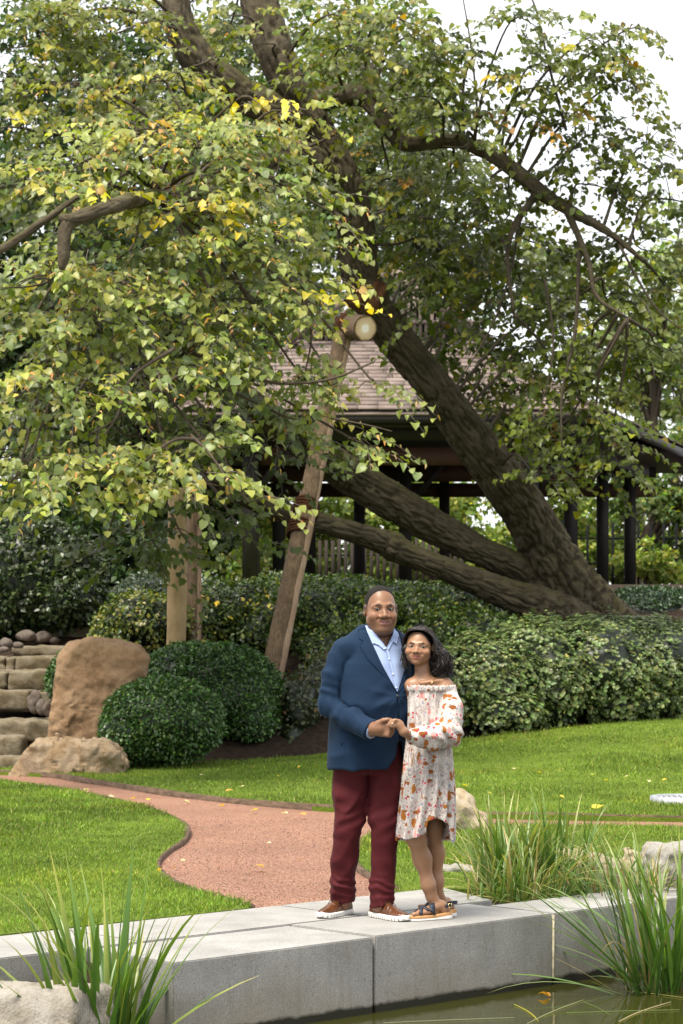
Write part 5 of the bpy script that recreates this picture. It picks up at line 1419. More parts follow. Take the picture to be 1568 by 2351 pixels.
for (k, wh_), L in by.items():
    for n_, q in enumerate(sorted(L)):
        autolab[q] = f'{names[k]} leaf on the {wh_}' + ('' if len(L) == 1 else ', ' + ['leftmost', 'second', 'third', 'fourth', 'fifth', 'sixth'][n_] + ' from the left')
for i, (px, py, s_, k, lab) in enumerate(spots):
    p = gnd(px, py); z = float(height(p[0], p[1]))
    if z > .01: p = gnd(px, py, z); z = float(height(p[0], p[1]))
    onpath = s_poly(A([p[0]]), A([p[1]]), path_poly)[0] < 0 and not any(s_poly(A([p[0]]), A([p[1]]), q)[0] < 0 for q in (lawn_left, lawn_right, lawn_back))
    z = z + (.0 if onpath else .045)
    if py > 2040: z = .006
    o_ = link('fallen_leaf', fl_me[k], None, (p[0], p[1], z))
    o_.rotation_euler = (rng.uniform(-.3, .5), rng.uniform(-.3, .3), rng.uniform(0, 6.28)); s_ *= .75; o_.scale = (s_, s_, s_)
    tag(o_, lab or autolab[(px, py)], 'leaf', 'fallen leaves')
fo = gnd(1259, 2287, -.395)
o_ = link('floating_leaf', mesh_data('floating_leaf', LEAF_V * [1, 1, 3], LEAF_F, M['leaf'], np.tile((.50, .22, .05), (len(LEAF_V), 1))), None, fo); o_.scale = (.06, .06, .06); o_.rotation_euler = (.5, .2, 1.2)
tag(o_, 'curled orange leaf floating against the pier', 'leaf')
bl = [((1210, 2350), (1340, 2295), .010, 'long pale blade floating toward the reeds'), ((1180, 2305), (1236, 2345), .012, 'yellow curved blade floating near the pier'), ((1420, 2345), (1540, 2300), .014, 'thick straw blade floating at lower right'), ((1300, 2325), (1560, 2318), .007, 'thin green blade floating below the reeds'), ((880, 2348), (1180, 2336), .006, 'long thin blade floating along the bottom edge'), ((1340, 2300), (1400, 2330), .007, 'short green blade floating under the reeds'), ((1440, 2275), (1568, 2290), .007, 'thin yellow blade floating by the reed roots')]
for (a, b_, w, lab), c in zip(bl, [(.22, .22, .10), (.34, .30, .04), (.34, .28, .16), (.10, .13, .03), (.16, .17, .09), (.10, .13, .03), (.2, .19, .05)]):
    p, q = gnd(*a, -.396), gnd(*b_, -.396); d = q - p; sd = nrm(A([-d[1], d[0], 0])) * w * .75
    t = np.linspace(0, 1, 8)[:, None]; mid = p + d * t + sd * 2.5 * np.sin(t * np.pi)
    ww = np.sin(np.clip(t * .92 + .08, 0, 1) * np.pi) ** .5
    V = np.concatenate([mid - sd * ww / 2, mid + [0, 0, .003], mid + sd * ww / 2]); i = np.arange(7)
    Fq = np.concatenate([np.stack([i + k * 8, i + 1 + k * 8, i + 9 + k * 8, i + 8 + k * 8], 1) for k in (0, 1)])
    tag(obj('drifting_reed', V, Fq, M['reed'], None, np.tile(c, (24, 1)), True), lab, 'grass blade', 'blades floating on the pond')
# ------------------------------------------------------------------ people
def rotz(p, a):
    c, s = math.cos(a), math.sin(a)
    return np.stack([p[:, 0] * c + p[:, 1] * s, -p[:, 0] * s + p[:, 1] * c, p[:, 2]], 1)
def roty(p, a):
    c, s = math.cos(a), math.sin(a)
    return np.stack([p[:, 0] * c - p[:, 2] * s, p[:, 1], p[:, 0] * s + p[:, 2] * c], 1)

UPLIP = [(-.036, -.073, -.0665), (-.014, -.0925, -.0700), (0, -.0955, -.0715), (.014, -.0925, -.0700), (.036, -.073, -.0665)]
LOLIP = [(-.034, -.074, -.0685), (-.014, -.0905, -.0800), (0, -.0930, -.0820), (.014, -.0905, -.0800), (.034, -.074, -.0685)]
MLINE = [(-.038, -.078, -.0668), (-.016, -.099, -.0745), (.016, -.099, -.0745), (.038, -.078, -.0668)]
EX = .0365
def head_sdf(q, fem):
    jw = .067 if fem else .080
    cran = s_ell(q, (0, .022, .036), (.083, .100, .094))
    face = s_ell(q, (0, -.018, -.035), (.074 if fem else .078, .079, .100))
    jaw = s_ell(q, (0, -.012, -.068), (jw, .066, .056 if fem else .062))
    d = smin(smin(cran, face, .03), jaw, .03)
    d = smin(d, s_ell(q, (0, -.072, -.113), (.024 if fem else .034, .021, .019)), .024)
    if not fem: d = smin(d, s_ell(q, (0, -.030, -.118), (.055, .045, .030)), .03)
    e = q * [1, 1, 1]; e[:, 0] = np.abs(e[:, 0])
    d = smin(d, s_chain(e, [(.056, -.066, .012), (.034, -.081, .021), (0, -.083, .016)], [.009, .0105, .010] if not fem else [.007, .008, .008]), .014)
    d = smax(d, -s_ell(e, (EX, -.101, -.001), (.025, .019, .013)), .012)
    d = smin(d, s_ell(e, (EX, -.0730, -.001), (.0190, .0170, .0150)), .006)
    d = smax(d, -s_ell(e, (EX, -.0945, -.0018), (.0150, .014, .0030 if not fem else .0032)), .0012)
    d = smin(d, s_ell(e, (.050, -.060, -.040), (.026, .025, .023)), .022)
    d = smin(d, s_ell(e, (.0160 if fem else .0195, -.098, -.043), (.0100 if fem else .0125, .013, .0095)), .008)
    w = .85 if fem else 1.0
    d = smin(d, s_cap(q, (0, -.082, .006), (0, -.111, -.036), .0085 * w, .0135 * w), .012)
    d = smin(d, s_ell(q, (0, -.114, -.039), (.0155 * w, .0145, .0125)), .008)
    d = smin(d, s_ell(q, (0, -.068, -.075), (.040, .022, .027)), .02)
    d = smax(d, -s_chain(e, [(.0235, -.101, -.040), (.036, -.0875, -.054), (.043, -.074, -.068)], [.0006, .0012, .0004]), .008)
    d = smin(d, s_chain(q, UPLIP, [.002, .0044, .0042, .0044, .002]), .005)
    d = smin(d, s_chain(q, LOLIP, [.002, .0060, .0066, .0060, .002]), .005)
    d = smax(d, -s_chain(q, MLINE, [.0014, .0026, .0026, .0014]), .002)
    ear = s_ell(rotz(e - A([.088, .012, -.008]), .35), (0, 0, 0), (.0105, .022, .034))
    ear = smax(ear, -s_ell(e, (.099, .002, -.004), (.009, .012, .020)), .004)
    d = smin(d, ear, .006)
    return smax(d, -s_ell(e, (.009, -.113, -.0525), (.0045, .008, .004)), .002)
def face_colour(q, base, lip, brow, fem, stubble=0.0):
    c = np.tile(A(base), (len(q), 1))
    c *= (1 + .10 * fbm(q, 30, 2, 3))[:, None]
    fr = q[:, 1] < -.03
    if stubble:
        k = sstep(-.050, -.095, q[:, 2]) * sstep(.02, -.03, q[:, 1]) * stubble
        c = c * (1 - k[:, None]) + A([.075, .05, .038]) * k[:, None]
    warm = np.exp(-((np.abs(q[:, 0]) - .042) ** 2 + (q[:, 2] + .035) ** 2) / .0005) * fr
    c = c * (1 + A([.15, .04, .0]) * warm[:, None])
    dl = np.minimum(s_chain(q, UPLIP, [.002, .0048, .0046, .0048, .002]), s_chain(q, LOLIP, [.002, .0066, .0072, .0066, .002]))
    k = sstep(.003, .0005, dl)[:, None] * fr[:, None]; c = c * (1 - k) + A(lip) * k
    k = sstep(.0025, .0, s_chain(q, MLINE, [.001, .0014, .0014, .001]))[:, None] * fr[:, None] * .75; c = c * (1 - k) + A(lip) * .3 * k  # shade in the gap between the lips painted into the colour
    e = q * [1, 1, 1]; e[:, 0] = np.abs(e[:, 0]); f2 = np.stack([e[:, 0], e[:, 2], 0 * e[:, 0]], 1)
    th = .0050 if fem else .0042
    db = s_chain(f2, [(.015, .0205, 0), (.036, .0235, 0), (.059, .0170, 0)], [th * .75, th, th * .35])
    k = sstep(.0018, -.0018, db)[:, None] * fr[:, None] * .88; c = c * (1 - k) + A(brow) * k
    de = s_ell(f2, (EX, -.0002, 0), (.0185, .0062, .01))
    k = sstep(.0030, -.001, de)[:, None] * fr[:, None] * .78; c = c * (1 - k) + A(brow) * 1.5 * k      # lash line
    k = sstep(.003, -.001, s_ell(e, (.009, -.113, -.0525), (.005, .009, .0045)))[:, None]; c = c * (1 - .8 * k)  # nostril shade painted into the skin colour
    return c

class Head:
    def __init__(s, c, scale, yaw, roll, fem): s.c, s.k, s.yaw, s.roll, s.fem = A(c, float), A(scale, float), yaw, roll, fem
    def loc(s, p): return roty(rotz((p - s.c), s.yaw), s.roll) / s.k
    def world(s, q):
        q = roty(A(q, float).reshape(-1, 3) * s.k, -s.roll); return rotz(q, -s.yaw) + s.c
    def sdf(s, p): return head_sdf(s.loc(p), s.fem) * s.k.min()

def ball(c, r, n=14, m=10):
    th = np.linspace(0, 2 * np.pi, n, endpoint=False); ph = np.linspace(-np.pi / 2, np.pi / 2, m)
    V = A([[math.cos(b_) * math.cos(a), math.cos(b_) * math.sin(a), math.sin(b_)] for b_ in ph for a in th]) * r + A(c)
    i = np.arange(m - 1)[:, None] * n; j = np.arange(n)[None]; j2 = (j + 1) % n
    return V, np.stack([i + j, i + j2, i + n + j2, i + n + j], -1).reshape(-1, 4)

def eyes(H, parent):
    for s in (-1, 1):
        c = A([s * EX, -.0730, -.0015])
        V, Fq = ball(c, .0165); e = obj('eye', H.world(V), Fq, M['eye_white'], parent, None, True)
        look = nrm(A([-math.sin(H.yaw), -math.cos(H.yaw), -.02]))
        ic = c + look * .0080
        V, Fq = ball(ic, .0098); obj('iris', H.world(V), Fq, M['iris'], e, None, True)

def front_y(x, z, sdf, off, y0=12.6, it=70):
    y = np.full(len(x), y0)
    for _ in range(it):
        d = sdf(np.stack([x, y, z], 1)) - off
        y = np.minimum(y + np.clip(d * .75, -.004, .05), 13.40)
    return y
def patch(name, poly, sdf, off, th, mat, parent, Y=13.33, step=.011):
    """cloth piece with a drawn outline laid on the surface of sdf"""
    P = A([at(a, b_, Y)[[0, 2]] for a, b_ in poly]); P = dens(P, step)
    lo, hi = P.min(0), P.max(0)
    gx, gy = np.meshgrid(np.arange(lo[0], hi[0], step), np.arange(lo[1], hi[1], step))
    g = np.stack([gx.ravel(), gy.ravel()], 1); g = g[s_poly(g[:, 0], g[:, 1], P) < -step * .4]
    n = len(P)
    r = geometry.delaunay_2d_cdt([Vector(q) for q in np.vstack([P, g])], [(i, (i + 1) % n) for i in range(n)], [], 1, 1e-6)
    v2 = A([list(q) for q in r[0]]); T = A([list(f) for f in r[2] if len(f) == 3])
    edge = np.clip(-s_poly(v2[:, 0], v2[:, 1], P) / .008, 0, 1)
    yb = front_y(v2[:, 0], v2[:, 1], sdf, off)
    fr = np.stack([v2[:, 0], yb - th * (.55 + .45 * edge), v2[:, 1]], 1); bk = np.stack([v2[:, 0], yb + .006, v2[:, 1]], 1)
    k = len(v2); E = {}
    for t in T:
        for a, b_ in ((t[0], t[1]), (t[1], t[2]), (t[2], t[0])): E[(a, b_)] = 1
    rim = A([[a, b_, b_ + k, a + k] for a, b_ in E if (b_, a) not in E])
    return obj(name, np.vstack([fr, bk]), [T, T[:, ::-1] + k, rim], mat, parent, None, False)

def shoe(parent, heel, toe, label):
    heel, toe = A(heel), A(toe); d = toe - heel; L = np.linalg.norm(d); f = d / L; sd = A([-f[1], f[0]])
    def loc(p):
        q = p[:, :2] - heel; return q @ f / L, q @ sd, p[:, 2]
    U0 = [-.02, 0, .02, .06, .15, .3, .45, .62, .75, .87, .95, .99, 1.01]
    hwv = [.001, .012, .022, .031, .037, .036, .041, .049, .050, .042, .027, .011, .001]
    htv = [.03, .06, .085, .098, .102, .104, .096, .074, .060, .052, .046, .036, .03]
    def up(p):
        u, v, w = loc(p); hw = np.interp(u, U0, hwv) - .002; ht = np.interp(u, U0, htv)
        d = (np.sqrt((v / np.maximum(hw, .001)) ** 2 + (np.maximum(w - .022, 0) / np.maximum(ht - .022, .002)) ** 2) - 1) * np.minimum(hw, .03)
        d = smax(smax(d, .018 - w, .004), (np.abs(u - .495) - .505) * L, .006)
        op = np.sqrt(((u - .20) / .145) ** 2 + (v / .031) ** 2)
        d = smax(d, -np.maximum((op - 1) * .03, .078 - w), .004)
        crease = .0015 * np.sin((u - .55) * 75 + 9 * v * 8) * np.exp(-((u - .62) / .07) ** 2)
        return d + crease - .0022 * ((np.abs(u - .80) < .012) & (w > .03)) * 0
    def so(p):
        u, v, w = loc(p); hw = np.interp(u, U0, hwv) + .004
        d = np.maximum(np.abs(v) - hw, np.maximum(w - (.030 + .006 * sstep(.85, 1, u)), .002 + .009 * sstep(.88, 1.02, u) + .004 * sstep(.06, -.02, u) - w))
        slot = np.maximum(np.abs(((u * 15) % 1) - .5) * .02 - .0028, w - .014)
        return np.maximum(smax(d, -slot, .002), (np.abs(u - .5) - .508) * L)
    lo = A([min(heel[0], toe[0]) - .07, min(heel[1], toe[1]) - .07, -.01]); hi = A([max(heel[0], toe[0]) + .07, max(heel[1], toe[1]) + .07, .13])
    V, Q = polygonize(up, lo, hi, .0045); s_ = obj('shoe', V, Q, M['leather'], parent, None, True); s_['label'] = label
    V, Q = polygonize(so, lo, hi, .0045); obj('sole', V, Q, M['sole'], s_, None, True)
    mb = MB()
    pt = lambda u, v, w: A([*(heel + f * u * L + sd * v), w])
    for k, u in enumerate((.36, .42, .48, .54)):
        h_ = np.interp(u, U0, htv) + .002
        mb.tube([pt(u, -.022, h_ - .014), pt(u + .01, 0, h_ + .001), pt(u, .022, h_ - .014)], .0024, 6, True, None, 8)
    for s in (-1, 1):
        h_ = .104
        mb.tube([pt(.37, 0, h_), pt(.40, s * .018, h_ + .012), pt(.46, s * .036, h_ - .008), pt(.42, s * .026, h_ - .026), pt(.37, 0, h_)], .0022, 6, True, None, 16)
        mb.tube([pt(.37, 0, h_), pt(.47, s * .02, h_ - .004), pt(.55, s * .034, h_ - .034), pt(.58, s * .036, h_ - .05)], .002, 6, True, None, 10)
    mb.build('lace', M['lace'], s_, True)

def folds(p, f, amp, seed, st=(1, 1, 1)):
    q = p * A(st)
    w = q + .06 * np.stack([vnoise(q, f * .5, seed), vnoise(q, f * .5, seed + 1), vnoise(q, f * .5, seed + 2)], 1)
    return amp * (1 - 2 * np.abs(vnoise(w, f, seed + 3)))

# ============================================================ the man
YM = 13.33
mp = lambda a, b_, dy=0.0: at(a, b_, YM) + A([0, dy, 0])
man = empty('person', (.12, YM, 0), 'tall man in navy blazer, pale blue shirt and maroon trousers holding the woman\'s hand', 'person')
TH = math.radians(22)
zl = A([.82, .86, .95, 1.06, 1.18, 1.30, 1.40, 1.48, 1.545, 1.60])
tcx = A([.140, .140, .142, .150, .158, .166, .172, .176, .182, .190])
trx = A([.215, .216, .216, .214, .220, .222, .212, .188, .135, .090])
trY = A([.160, .162, .166, .180, .190, .172, .150, .124, .096, .085])
def man_torso(p, off=0.0):
    q = p.copy(); cx_ = np.interp(p[:, 2], zl, tcx)
    r = rotz(np.stack([q[:, 0] - cx_, q[:, 1] - YM, q[:, 2]], 1), TH)
    belly = -.02 * np.exp(-((r[:, 2] - 1.14) / .13) ** 2)
    d = s_loft(r, zl, 0 * zl, 0 * zl - .0, trx + off, trY + off, 2.25)
    return d + belly * (r[:, 1] < 0) * np.clip(-r[:, 1] / .15, 0, 1)
S_, E_, W_ = mp(793, 1492, -.07), mp(758, 1615, -.10), mp(850, 1669, -.30)
S2, E2, W2 = A([.345, YM + .07, 1.475]), A([.44, YM + .20, 1.20]), A([.56, YM + .17, 1.10])
NB = mp(845, 1452, 0)
def sleeve(p):
    d = s_chain(p, [S_, (S_ + E_) / 2 + A([-.012, 0, 0]), E_], [.076, .071, .063], .02)
    d = smin(d, s_chain(p, [E_, (E_ * .45 + W_ * .55) + A([0, 0, -.008]), W_], [.063, .060, .054], .02), .012)
    return smax(d, (p - W_) @ nrm(W_ - E_) - .004, .004)
def jacket_base(p):
    d = man_torso(p)
    tr = np.minimum(s_cap(p, S_ + A([.02, .02, .005]), NB, .066, .048), s_cap(p, S2, NB + A([.10, .02, 0]), .074, .045))
    return smin(d, tr, .05)
def wr_arm(p):
    ua = (p - S_) @ nrm(E_ - S_)
    lng = np.abs(np.sin(p @ A([34, 10, 9.0]) + 2.2 * vnoise(p, 6, 23))); lng = .008 * (lng - .6) * sstep(.0, .06, ua) * sstep(.34, .22, ua)
    t2 = (p - E_) @ nrm(W_ - E_); cr = np.abs(np.sin(t2 * 34 + p @ A([0, 0, 22.0]) + 1.8 * vnoise(p, 7, 29)))
    lng = lng + .009 * (cr - .6) * sstep(-.05, .03, t2) * sstep(.30, .2, t2)
    return lng + wr_arm0(p)
def wr_arm0(p):
    h = np.exp(-(((p - E_) ** 2).sum(1)) / .02)
    t1 = (p - E_) @ nrm(W_ - E_)
    band = np.sin((p @ A([30, 20, 95.0])) + 3 * vnoise(p, 12, 3))
    return -.005 * h * band * (.6 + .6 * vnoise(p, 8, 17)) + folds(p, 9, -.008, 21, (1, 1, .55)) - .0035 * np.sin(t1 * 75 + 4 * vnoise(p, 9, 7)) * sstep(-.02, .06, t1) * sstep(.26, .1, t1)
VP = A([at(a, b_, YM)[[0, 2]] for a, b_ in [(826, 1395), (835, 1428), (853, 1474), (878, 1528), (911, 1587), (927, 1540), (926, 1500), (914, 1443), (925, 1395)]])
CUT = A([at(a, b_, YM)[[0, 2]] for a, b_ in [(913, 1700), (920, 1700), (934, 1790), (868, 1800), (893, 1757), (908, 1735)]])
def jacket(p):
    d = jacket_base(p)
    pull = folds(p, 6, -.0065, 31, (1, 1, 1.2)) * sstep(1.5, 1.35, p[:, 2]) + .005 * np.sin(p @ A([46, 0, -60.0]) + 3 * vnoise(p, 6, 5)) * np.exp(-((p[:, 2] - 1.17) / .12) ** 2) * sstep(.1, .3, p[:, 0])
    bx, bz_ = at(911, 1596, YM)[0], at(911, 1596, YM)[2]
    rr = np.sqrt((p[:, 0] - bx) ** 2 + (p[:, 2] - bz_) ** 2); aa = np.arctan2(p[:, 2] - bz_, p[:, 0] - bx)
    rad_ = np.abs(np.sin(aa * 4.5 + .8 * vnoise(p, 5, 12)))
    pull = pull + .006 * (rad_ - .6) * np.exp(-((rr - .11) / .09) ** 2) * (p[:, 1] < YM)
    hang = np.abs(np.sin(p[:, 0] * 26 + 2.5 * vnoise(p * [1, 1, .35], 5, 15)))
    pull = pull + .005 * (hang - .6) * sstep(1.02, .90, p[:, 2])
    d = d + pull
    s = sleeve(p) + wr_arm(p)
    s2 = s_chain(p, [S2, E2, W2], [.084, .072, .06], .02)
    sh = np.exp(-((p - S_) ** 2).sum(1) / .012)
    gr = .009 * np.exp(-((s - d) / .009) ** 2) * sstep(1.47, 1.40, p[:, 2])
    d = np.where(sh > .3, smin(d, s, .018), smin(d, s, .005)) + gr
    d = smin(d, s2, .02)
    front = p[:, 1] < YM + .03
    v = s_poly(p[:, 0], p[:, 2], VP); d = np.where(front, smax(d, -v, .004), d)
    c = s_poly(p[:, 0], p[:, 2], CUT); d = np.where(front, smax(d, -c, .004), d)
    # neck hole, hem, front edge
    neck = s_cap(p, mp(869, 1500, .01), mp(874, 1380, .0), .072, .072); d = smax(d, -neck, .006)
    d = smax(d, (p[:, 2] - 1.625) - .25 * (p[:, 1] - YM), .008)
    ex = .305 + .012 * np.clip((1.25 - p[:, 2]) / .25, 0, 1)
    slit = np.maximum(np.abs(p[:, 0] - ex) - .0028, np.maximum(p[:, 2] - 1.248, .98 - p[:, 2]))
    d = np.where(front, smax(d, -np.maximum(slit, -(man_torso(p) + .012)), .003), d)
    return d
V, Q = polygonize(jacket, (-.24, YM - .42, .78), (.68, YM + .34, 1.66), .006)
jk = obj('jacket', relax(V, Q, 1, .25), Q, M['navy'], man, None, True)
inner = lambda p: jacket_base(p)
LAP1 = [(822, 1445), (823, 1464), (833, 1470), (825, 1481), (843, 1511), (874, 1543), (895, 1563), (911, 1588), (897, 1562), (878, 1528), (853, 1474), (838, 1440)]
patch('lapel', LAP1, inner, .001, .009, M['navy'], jk)
patch('lapel', [(916, 1446), (927, 1500), (928, 1535), (911, 1589), (930, 1566), (946, 1540), (949, 1500), (938, 1462)], inner, .001, .009, M['navy'], jk)
patch('pocket_flap', [(782, 1703), (824, 1694), (826, 1708), (784, 1717)], inner, .0, .006, M['navy'], jk)
for a, b_ in ((911, 1596), (911, 1652)):
    c = at(a, b_, YM); y = front_y(A([c[0]]), A([c[2]]), inner, .0)[0]
    V, Fq = ball((0, 0, 0), 1.0); obj('button', V * A([.010, .005, .010]) + A([c[0], y, c[2]]), Fq, M['button'], jk, None, True)
for k in range(4):
    c = W_ + (E_ - W_) * (.05 + .05 * k) + A([.02, -.045, -.035]); V, Fq = ball(c, .0055); obj('cuff_button', V, Fq, M['button'], jk, None, True)
# shirt
def shirt(p):
    d = jacket_base(p) + .014
    nk = s_cap(p, mp(870, 1500, .0), mp(873, 1435, .0), .068, .066); d = smin(d, nk, .02)
    d = smax(d, -s_cap(p, mp(872, 1520, .02), mp(874, 1380, -.005), .0635, .0635), .004)
    vv = s_poly(p[:, 0], p[:, 2], A([at(a, b_, YM)[[0, 2]] for a, b_ in [(858, 1400), (862, 1452), (886, 1487), (903, 1452), (905, 1400)]]))
    d = np.where(p[:, 1] < YM, smax(d, -vv, .003), d)
    d = smax(d, (p[:, 2] - 1.635) - .35 * (p[:, 1] - YM), .005)
    return smax(d, 1.05 - p[:, 2], .01) + .0025 * np.sin(p[:, 0] * 85 + p[:, 2] * 12 + 2 * vnoise(p, 6, 3)) * sstep(1.5, 1.4, p[:, 2])
V, Q = polygonize(shirt, (-.02, YM - .30, 1.03), (.42, YM + .22, 1.68), .006)
sh_ = obj('shirt', relax(V, Q, 1, .4), Q, M['shirt'], man, None, True)
shb = lambda p: smin(jacket_base(p) + .012, s_cap(p, mp(870, 1500, .0), mp(873, 1435, .0), .070, .068), .02)
patch('collar', [(838, 1432), (844, 1441), (858, 1456), (874, 1469), (887, 1487), (880, 1490), (868, 1479), (857, 1475), (850, 1482), (844, 1464), (838, 1446)], shb, .003, .008, M['shirt'], sh_)
patch('collar', [(905, 1438), (912, 1446), (916, 1458), (910, 1478), (902, 1472), (890, 1491), (886, 1487), (896, 1470), (902, 1455)], shb, .003, .008, M['shirt'], sh_)
patch('placket', [(884, 1486), (890, 1486), (911, 1578), (905, 1578)], shb, .001, .004, M['shirt'], sh_)
for a, b_ in ((893, 1512), (901, 1546)):
    c = at(a, b_, YM); y = front_y(A([c[0]]), A([c[2]]), shb, .005)[0]; V, Fq = ball(A([c[0], y, c[2]]), .0045); obj('button', V, Fq, M['sole'], sh_, None, True)
# shirt cuff at the wrist
V, Fq, Ft = tube_vf([W_ - nrm(W_ - E_) * .03, W_ + nrm(W_ - E_) * .018], [.047, .046], 24, True); obj('cuff', V, [Fq, Ft], M['shirt'], sh_, None, True)
# trousers
LL = [mp(806, 1755, .02), mp(805, 1828, .0), mp(803, 1877, -.0), mp(797, 1905, -.005), mp(791, 1975, .03), mp(786, 2025, .075), mp(788, 2078, .100)]
RL = [mp(888, 1755, .02), mp(884, 1828, .0), mp(881, 1877, -.03), mp(881, 1926, -.04), mp(880, 1975, -.03), mp(877, 2025, -.03), mp(876, 2078, -.035)]
RW = A([.096, .095, .083, .071, .067, .062, .062])
def trousers(p):
    q = rotz(p - A([.145, YM, 0]), TH * .6)
    d = s_loft(q, A([.79, .84, .9, 1.02]), A([0, 0, 0, 0.]), A([0, 0, 0, 0.]), A([.15, .18, .188, .19]), A([.10, .12, .13, .14]))
    l = s_chain(p, LL, RW, .015); r = s_chain(p, RL, RW * .96, .015)
    z = p[:, 2]
    for k, (C, dd) in enumerate(((LL, 'l'), (RL, 'r'))):
        ka = np.exp(-((z - .545) / .09) ** 2); an = np.exp(-((z - .165) / .055) ** 2)
        w = -.008 * an * np.sin(z * 130 + p[:, 0] * 34 + 5 * vnoise(p, 12, k)) * (.7 + .5 * vnoise(p, 9, k + 2)) - .0035 * ka * np.sin(z * 85 - p[:, 0] * 40 + 4 * vnoise(p, 10, k + 5)) + folds(p, 8, -.008, 40 + k, (1, 1, .6)) + .007 * (np.abs(np.sin(z * 17 + (p[:, 0] - .14) * (26 if k else -22) + 2.2 * vnoise(p, 6, 60 + k))) - .6) * sstep(.80, .70, z)
        if dd == 'l': l = l + w - .004 * an
        else: r = r + w - .004 * an
    d = smin(d, l, .03); d = smin(d, r, .03)
    crease = np.exp(-((p[:, 0] - .1455) / .006) ** 2) * (z > .66) * (z < .86) * (p[:, 1] < YM) * .006
    return smax(d + crease, .066 + .010 * np.sin(p[:, 0] * 30) - z, .006)
V, Q = polygonize(trousers, (-.10, YM - .22, .04), (.40, YM + .24, 1.04), .0065)
obj('trousers', relax(V, Q, 1, .3), Q, M['maroon'], man, None, True)
shoe(man, (.050, 13.52), (-.122, 13.26), 'brown leather lace-up shoe pointing left')
shoe(man, (.165, 13.38), (.358, 13.12), 'brown leather lace-up shoe touching the woman\'s sandal')
# body: head, neck, arm and hand, legs in one surface
HM = Head(mp(874, 1398, -.02), (.985, 1.0, 1.0), math.radians(11), 0.0, False)
HD = YM - .37
hp = lambda a, b_, dy=0.0: at(a, b_, HD) + A([0, dy, 0])
def hairline(q):
    hz = np.interp(q[:, 1], [-.11, -.085, -.07, -.05, -.030, -.012, .02, .06, .11], [.15, .128, .118, .101, .066, .006, -.028, -.05, -.065])
    return hz - q[:, 2] + .004 * vnoise(q, 90, 4)
def man_hand(p):
    d = s_cap(p, W_, hp(868, 1672, .02), .040, .040)
    d = smin(d, s_ell(p, hp(878, 1671, .012), (.034, .030, .046)), .02)
    d = smin(d, s_chain(p, [hp(868, 1660, .0), hp(880, 1653.5, -.014), hp(889, 1651.5, -.016), hp(897, 1651.5, -.012)], [.017, .0135, .0115, .0095], .006), .01)
    for i, (y0, y1, x1) in enumerate(((1664, 1668, 900), (1671, 1675, 901.5), (1679, 1681.5, 900), (1686, 1687.5, 895))):
        d = smin(d, s_chain(p, [hp(882, y0 - 1, .0), hp((882 + x1) / 2 + 2, (y0 + y1) / 2, -.014), hp(x1, y1, -.002), hp(x1 - 3, y1 + 1, .026)], [.0145, .0125, .0115, .010], .004), .0055)
    return d
def masked(fn, m, p, d, k):
    if m.any(): d[m] = smin(d[m], fn(p[m]), k)
    return d
def man_body(p):
    d = np.full(len(p), 1.0); z = p[:, 2]
    m = z > .72
    if m.any():
        pm = p[m]; e = smax(jacket_base(pm) + .045, .80 - pm[:, 2], .02)
        e = smin(e, s_cap(pm, mp(869, 1490, .03), mp(873, 1415, .01), .064, .062), .03)
        e = smin(e, s_chain(pm, [S_, E_, W_], [.05, .045, .034]), .02)
        e = smin(e, s_chain(pm, [S2, E2, W2], [.05, .045, .034]), .02)
        d[m] = smin(e, s_ell(pm, W2 + A([.05, -.02, -.02]), (.05, .02, .04)), .02)
    rr = [.075, .07, .06, .052, .05, .042, .04, .035]
    masked(lambda q: np.minimum(s_chain(q, LL + [A([.0, 13.47, .05])], rr), s_chain(q, RL + [A([.20, 13.33, .05])], rr)), z < .98, p, d, .03)
    masked(HM.sdf, ((p - HM.c) ** 2).sum(1) < .19 ** 2, p, d, .012)
    masked(man_hand, ((p - hp(880, 1670)) ** 2).sum(1) < .13 ** 2, p, d, .01)
    return d
V, Q = polygonize(man_body, (-.20, YM - .50, -.0), (.70, YM + .34, 1.87), .0050)
SK = (.225, .114, .066)
col = np.tile(A(SK), (len(V), 1))
hm = ((V - HM.c) ** 2).sum(1) < .20 ** 2
col[hm] = face_colour(HM.loc(V[hm]), SK, (.30, .125, .10), (.018, .011, .008), False, .22)
k = sstep(.016, -.006, hairline(HM.loc(V[hm])))[:, None] * .8; col[hm] = col[hm] * (1 - k) + A([.05, .038, .032]) * k
obj('body', V, Q, M['skin'], man, col, True)
eyes(HM, man)
def man_hair(p):
    q = HM.loc(p); d = head_sdf(q, False)
    noear = s_ell(q * [-1, 1, 1] * np.where(q[:, :1] < 0, 1, -1), (.09, .008, -.012), (.02, .030, .042))
    return smax(smax(d - .0016 + .0010 * vnoise(q, 260, 2), hairline(q) + .003 * vnoise(q, 150, 5), .0015), -noear, .004)
V, Q = polygonize(man_hair, HM.c - A([.12, .14, .12]), HM.c + A([.12, .15, .16]), .0045)
obj('hair', V, Q, M['hair_man'], man, None, True)
mb = MB(); mb.tube(HM.world([(-.016, -.0915, -.0745), (-.006, -.0945, -.0755), (.006, -.0945, -.0755), (.016, -.0915, -.0745)]), .0028, 6); mb.build('teeth', M['teeth'], man, True)

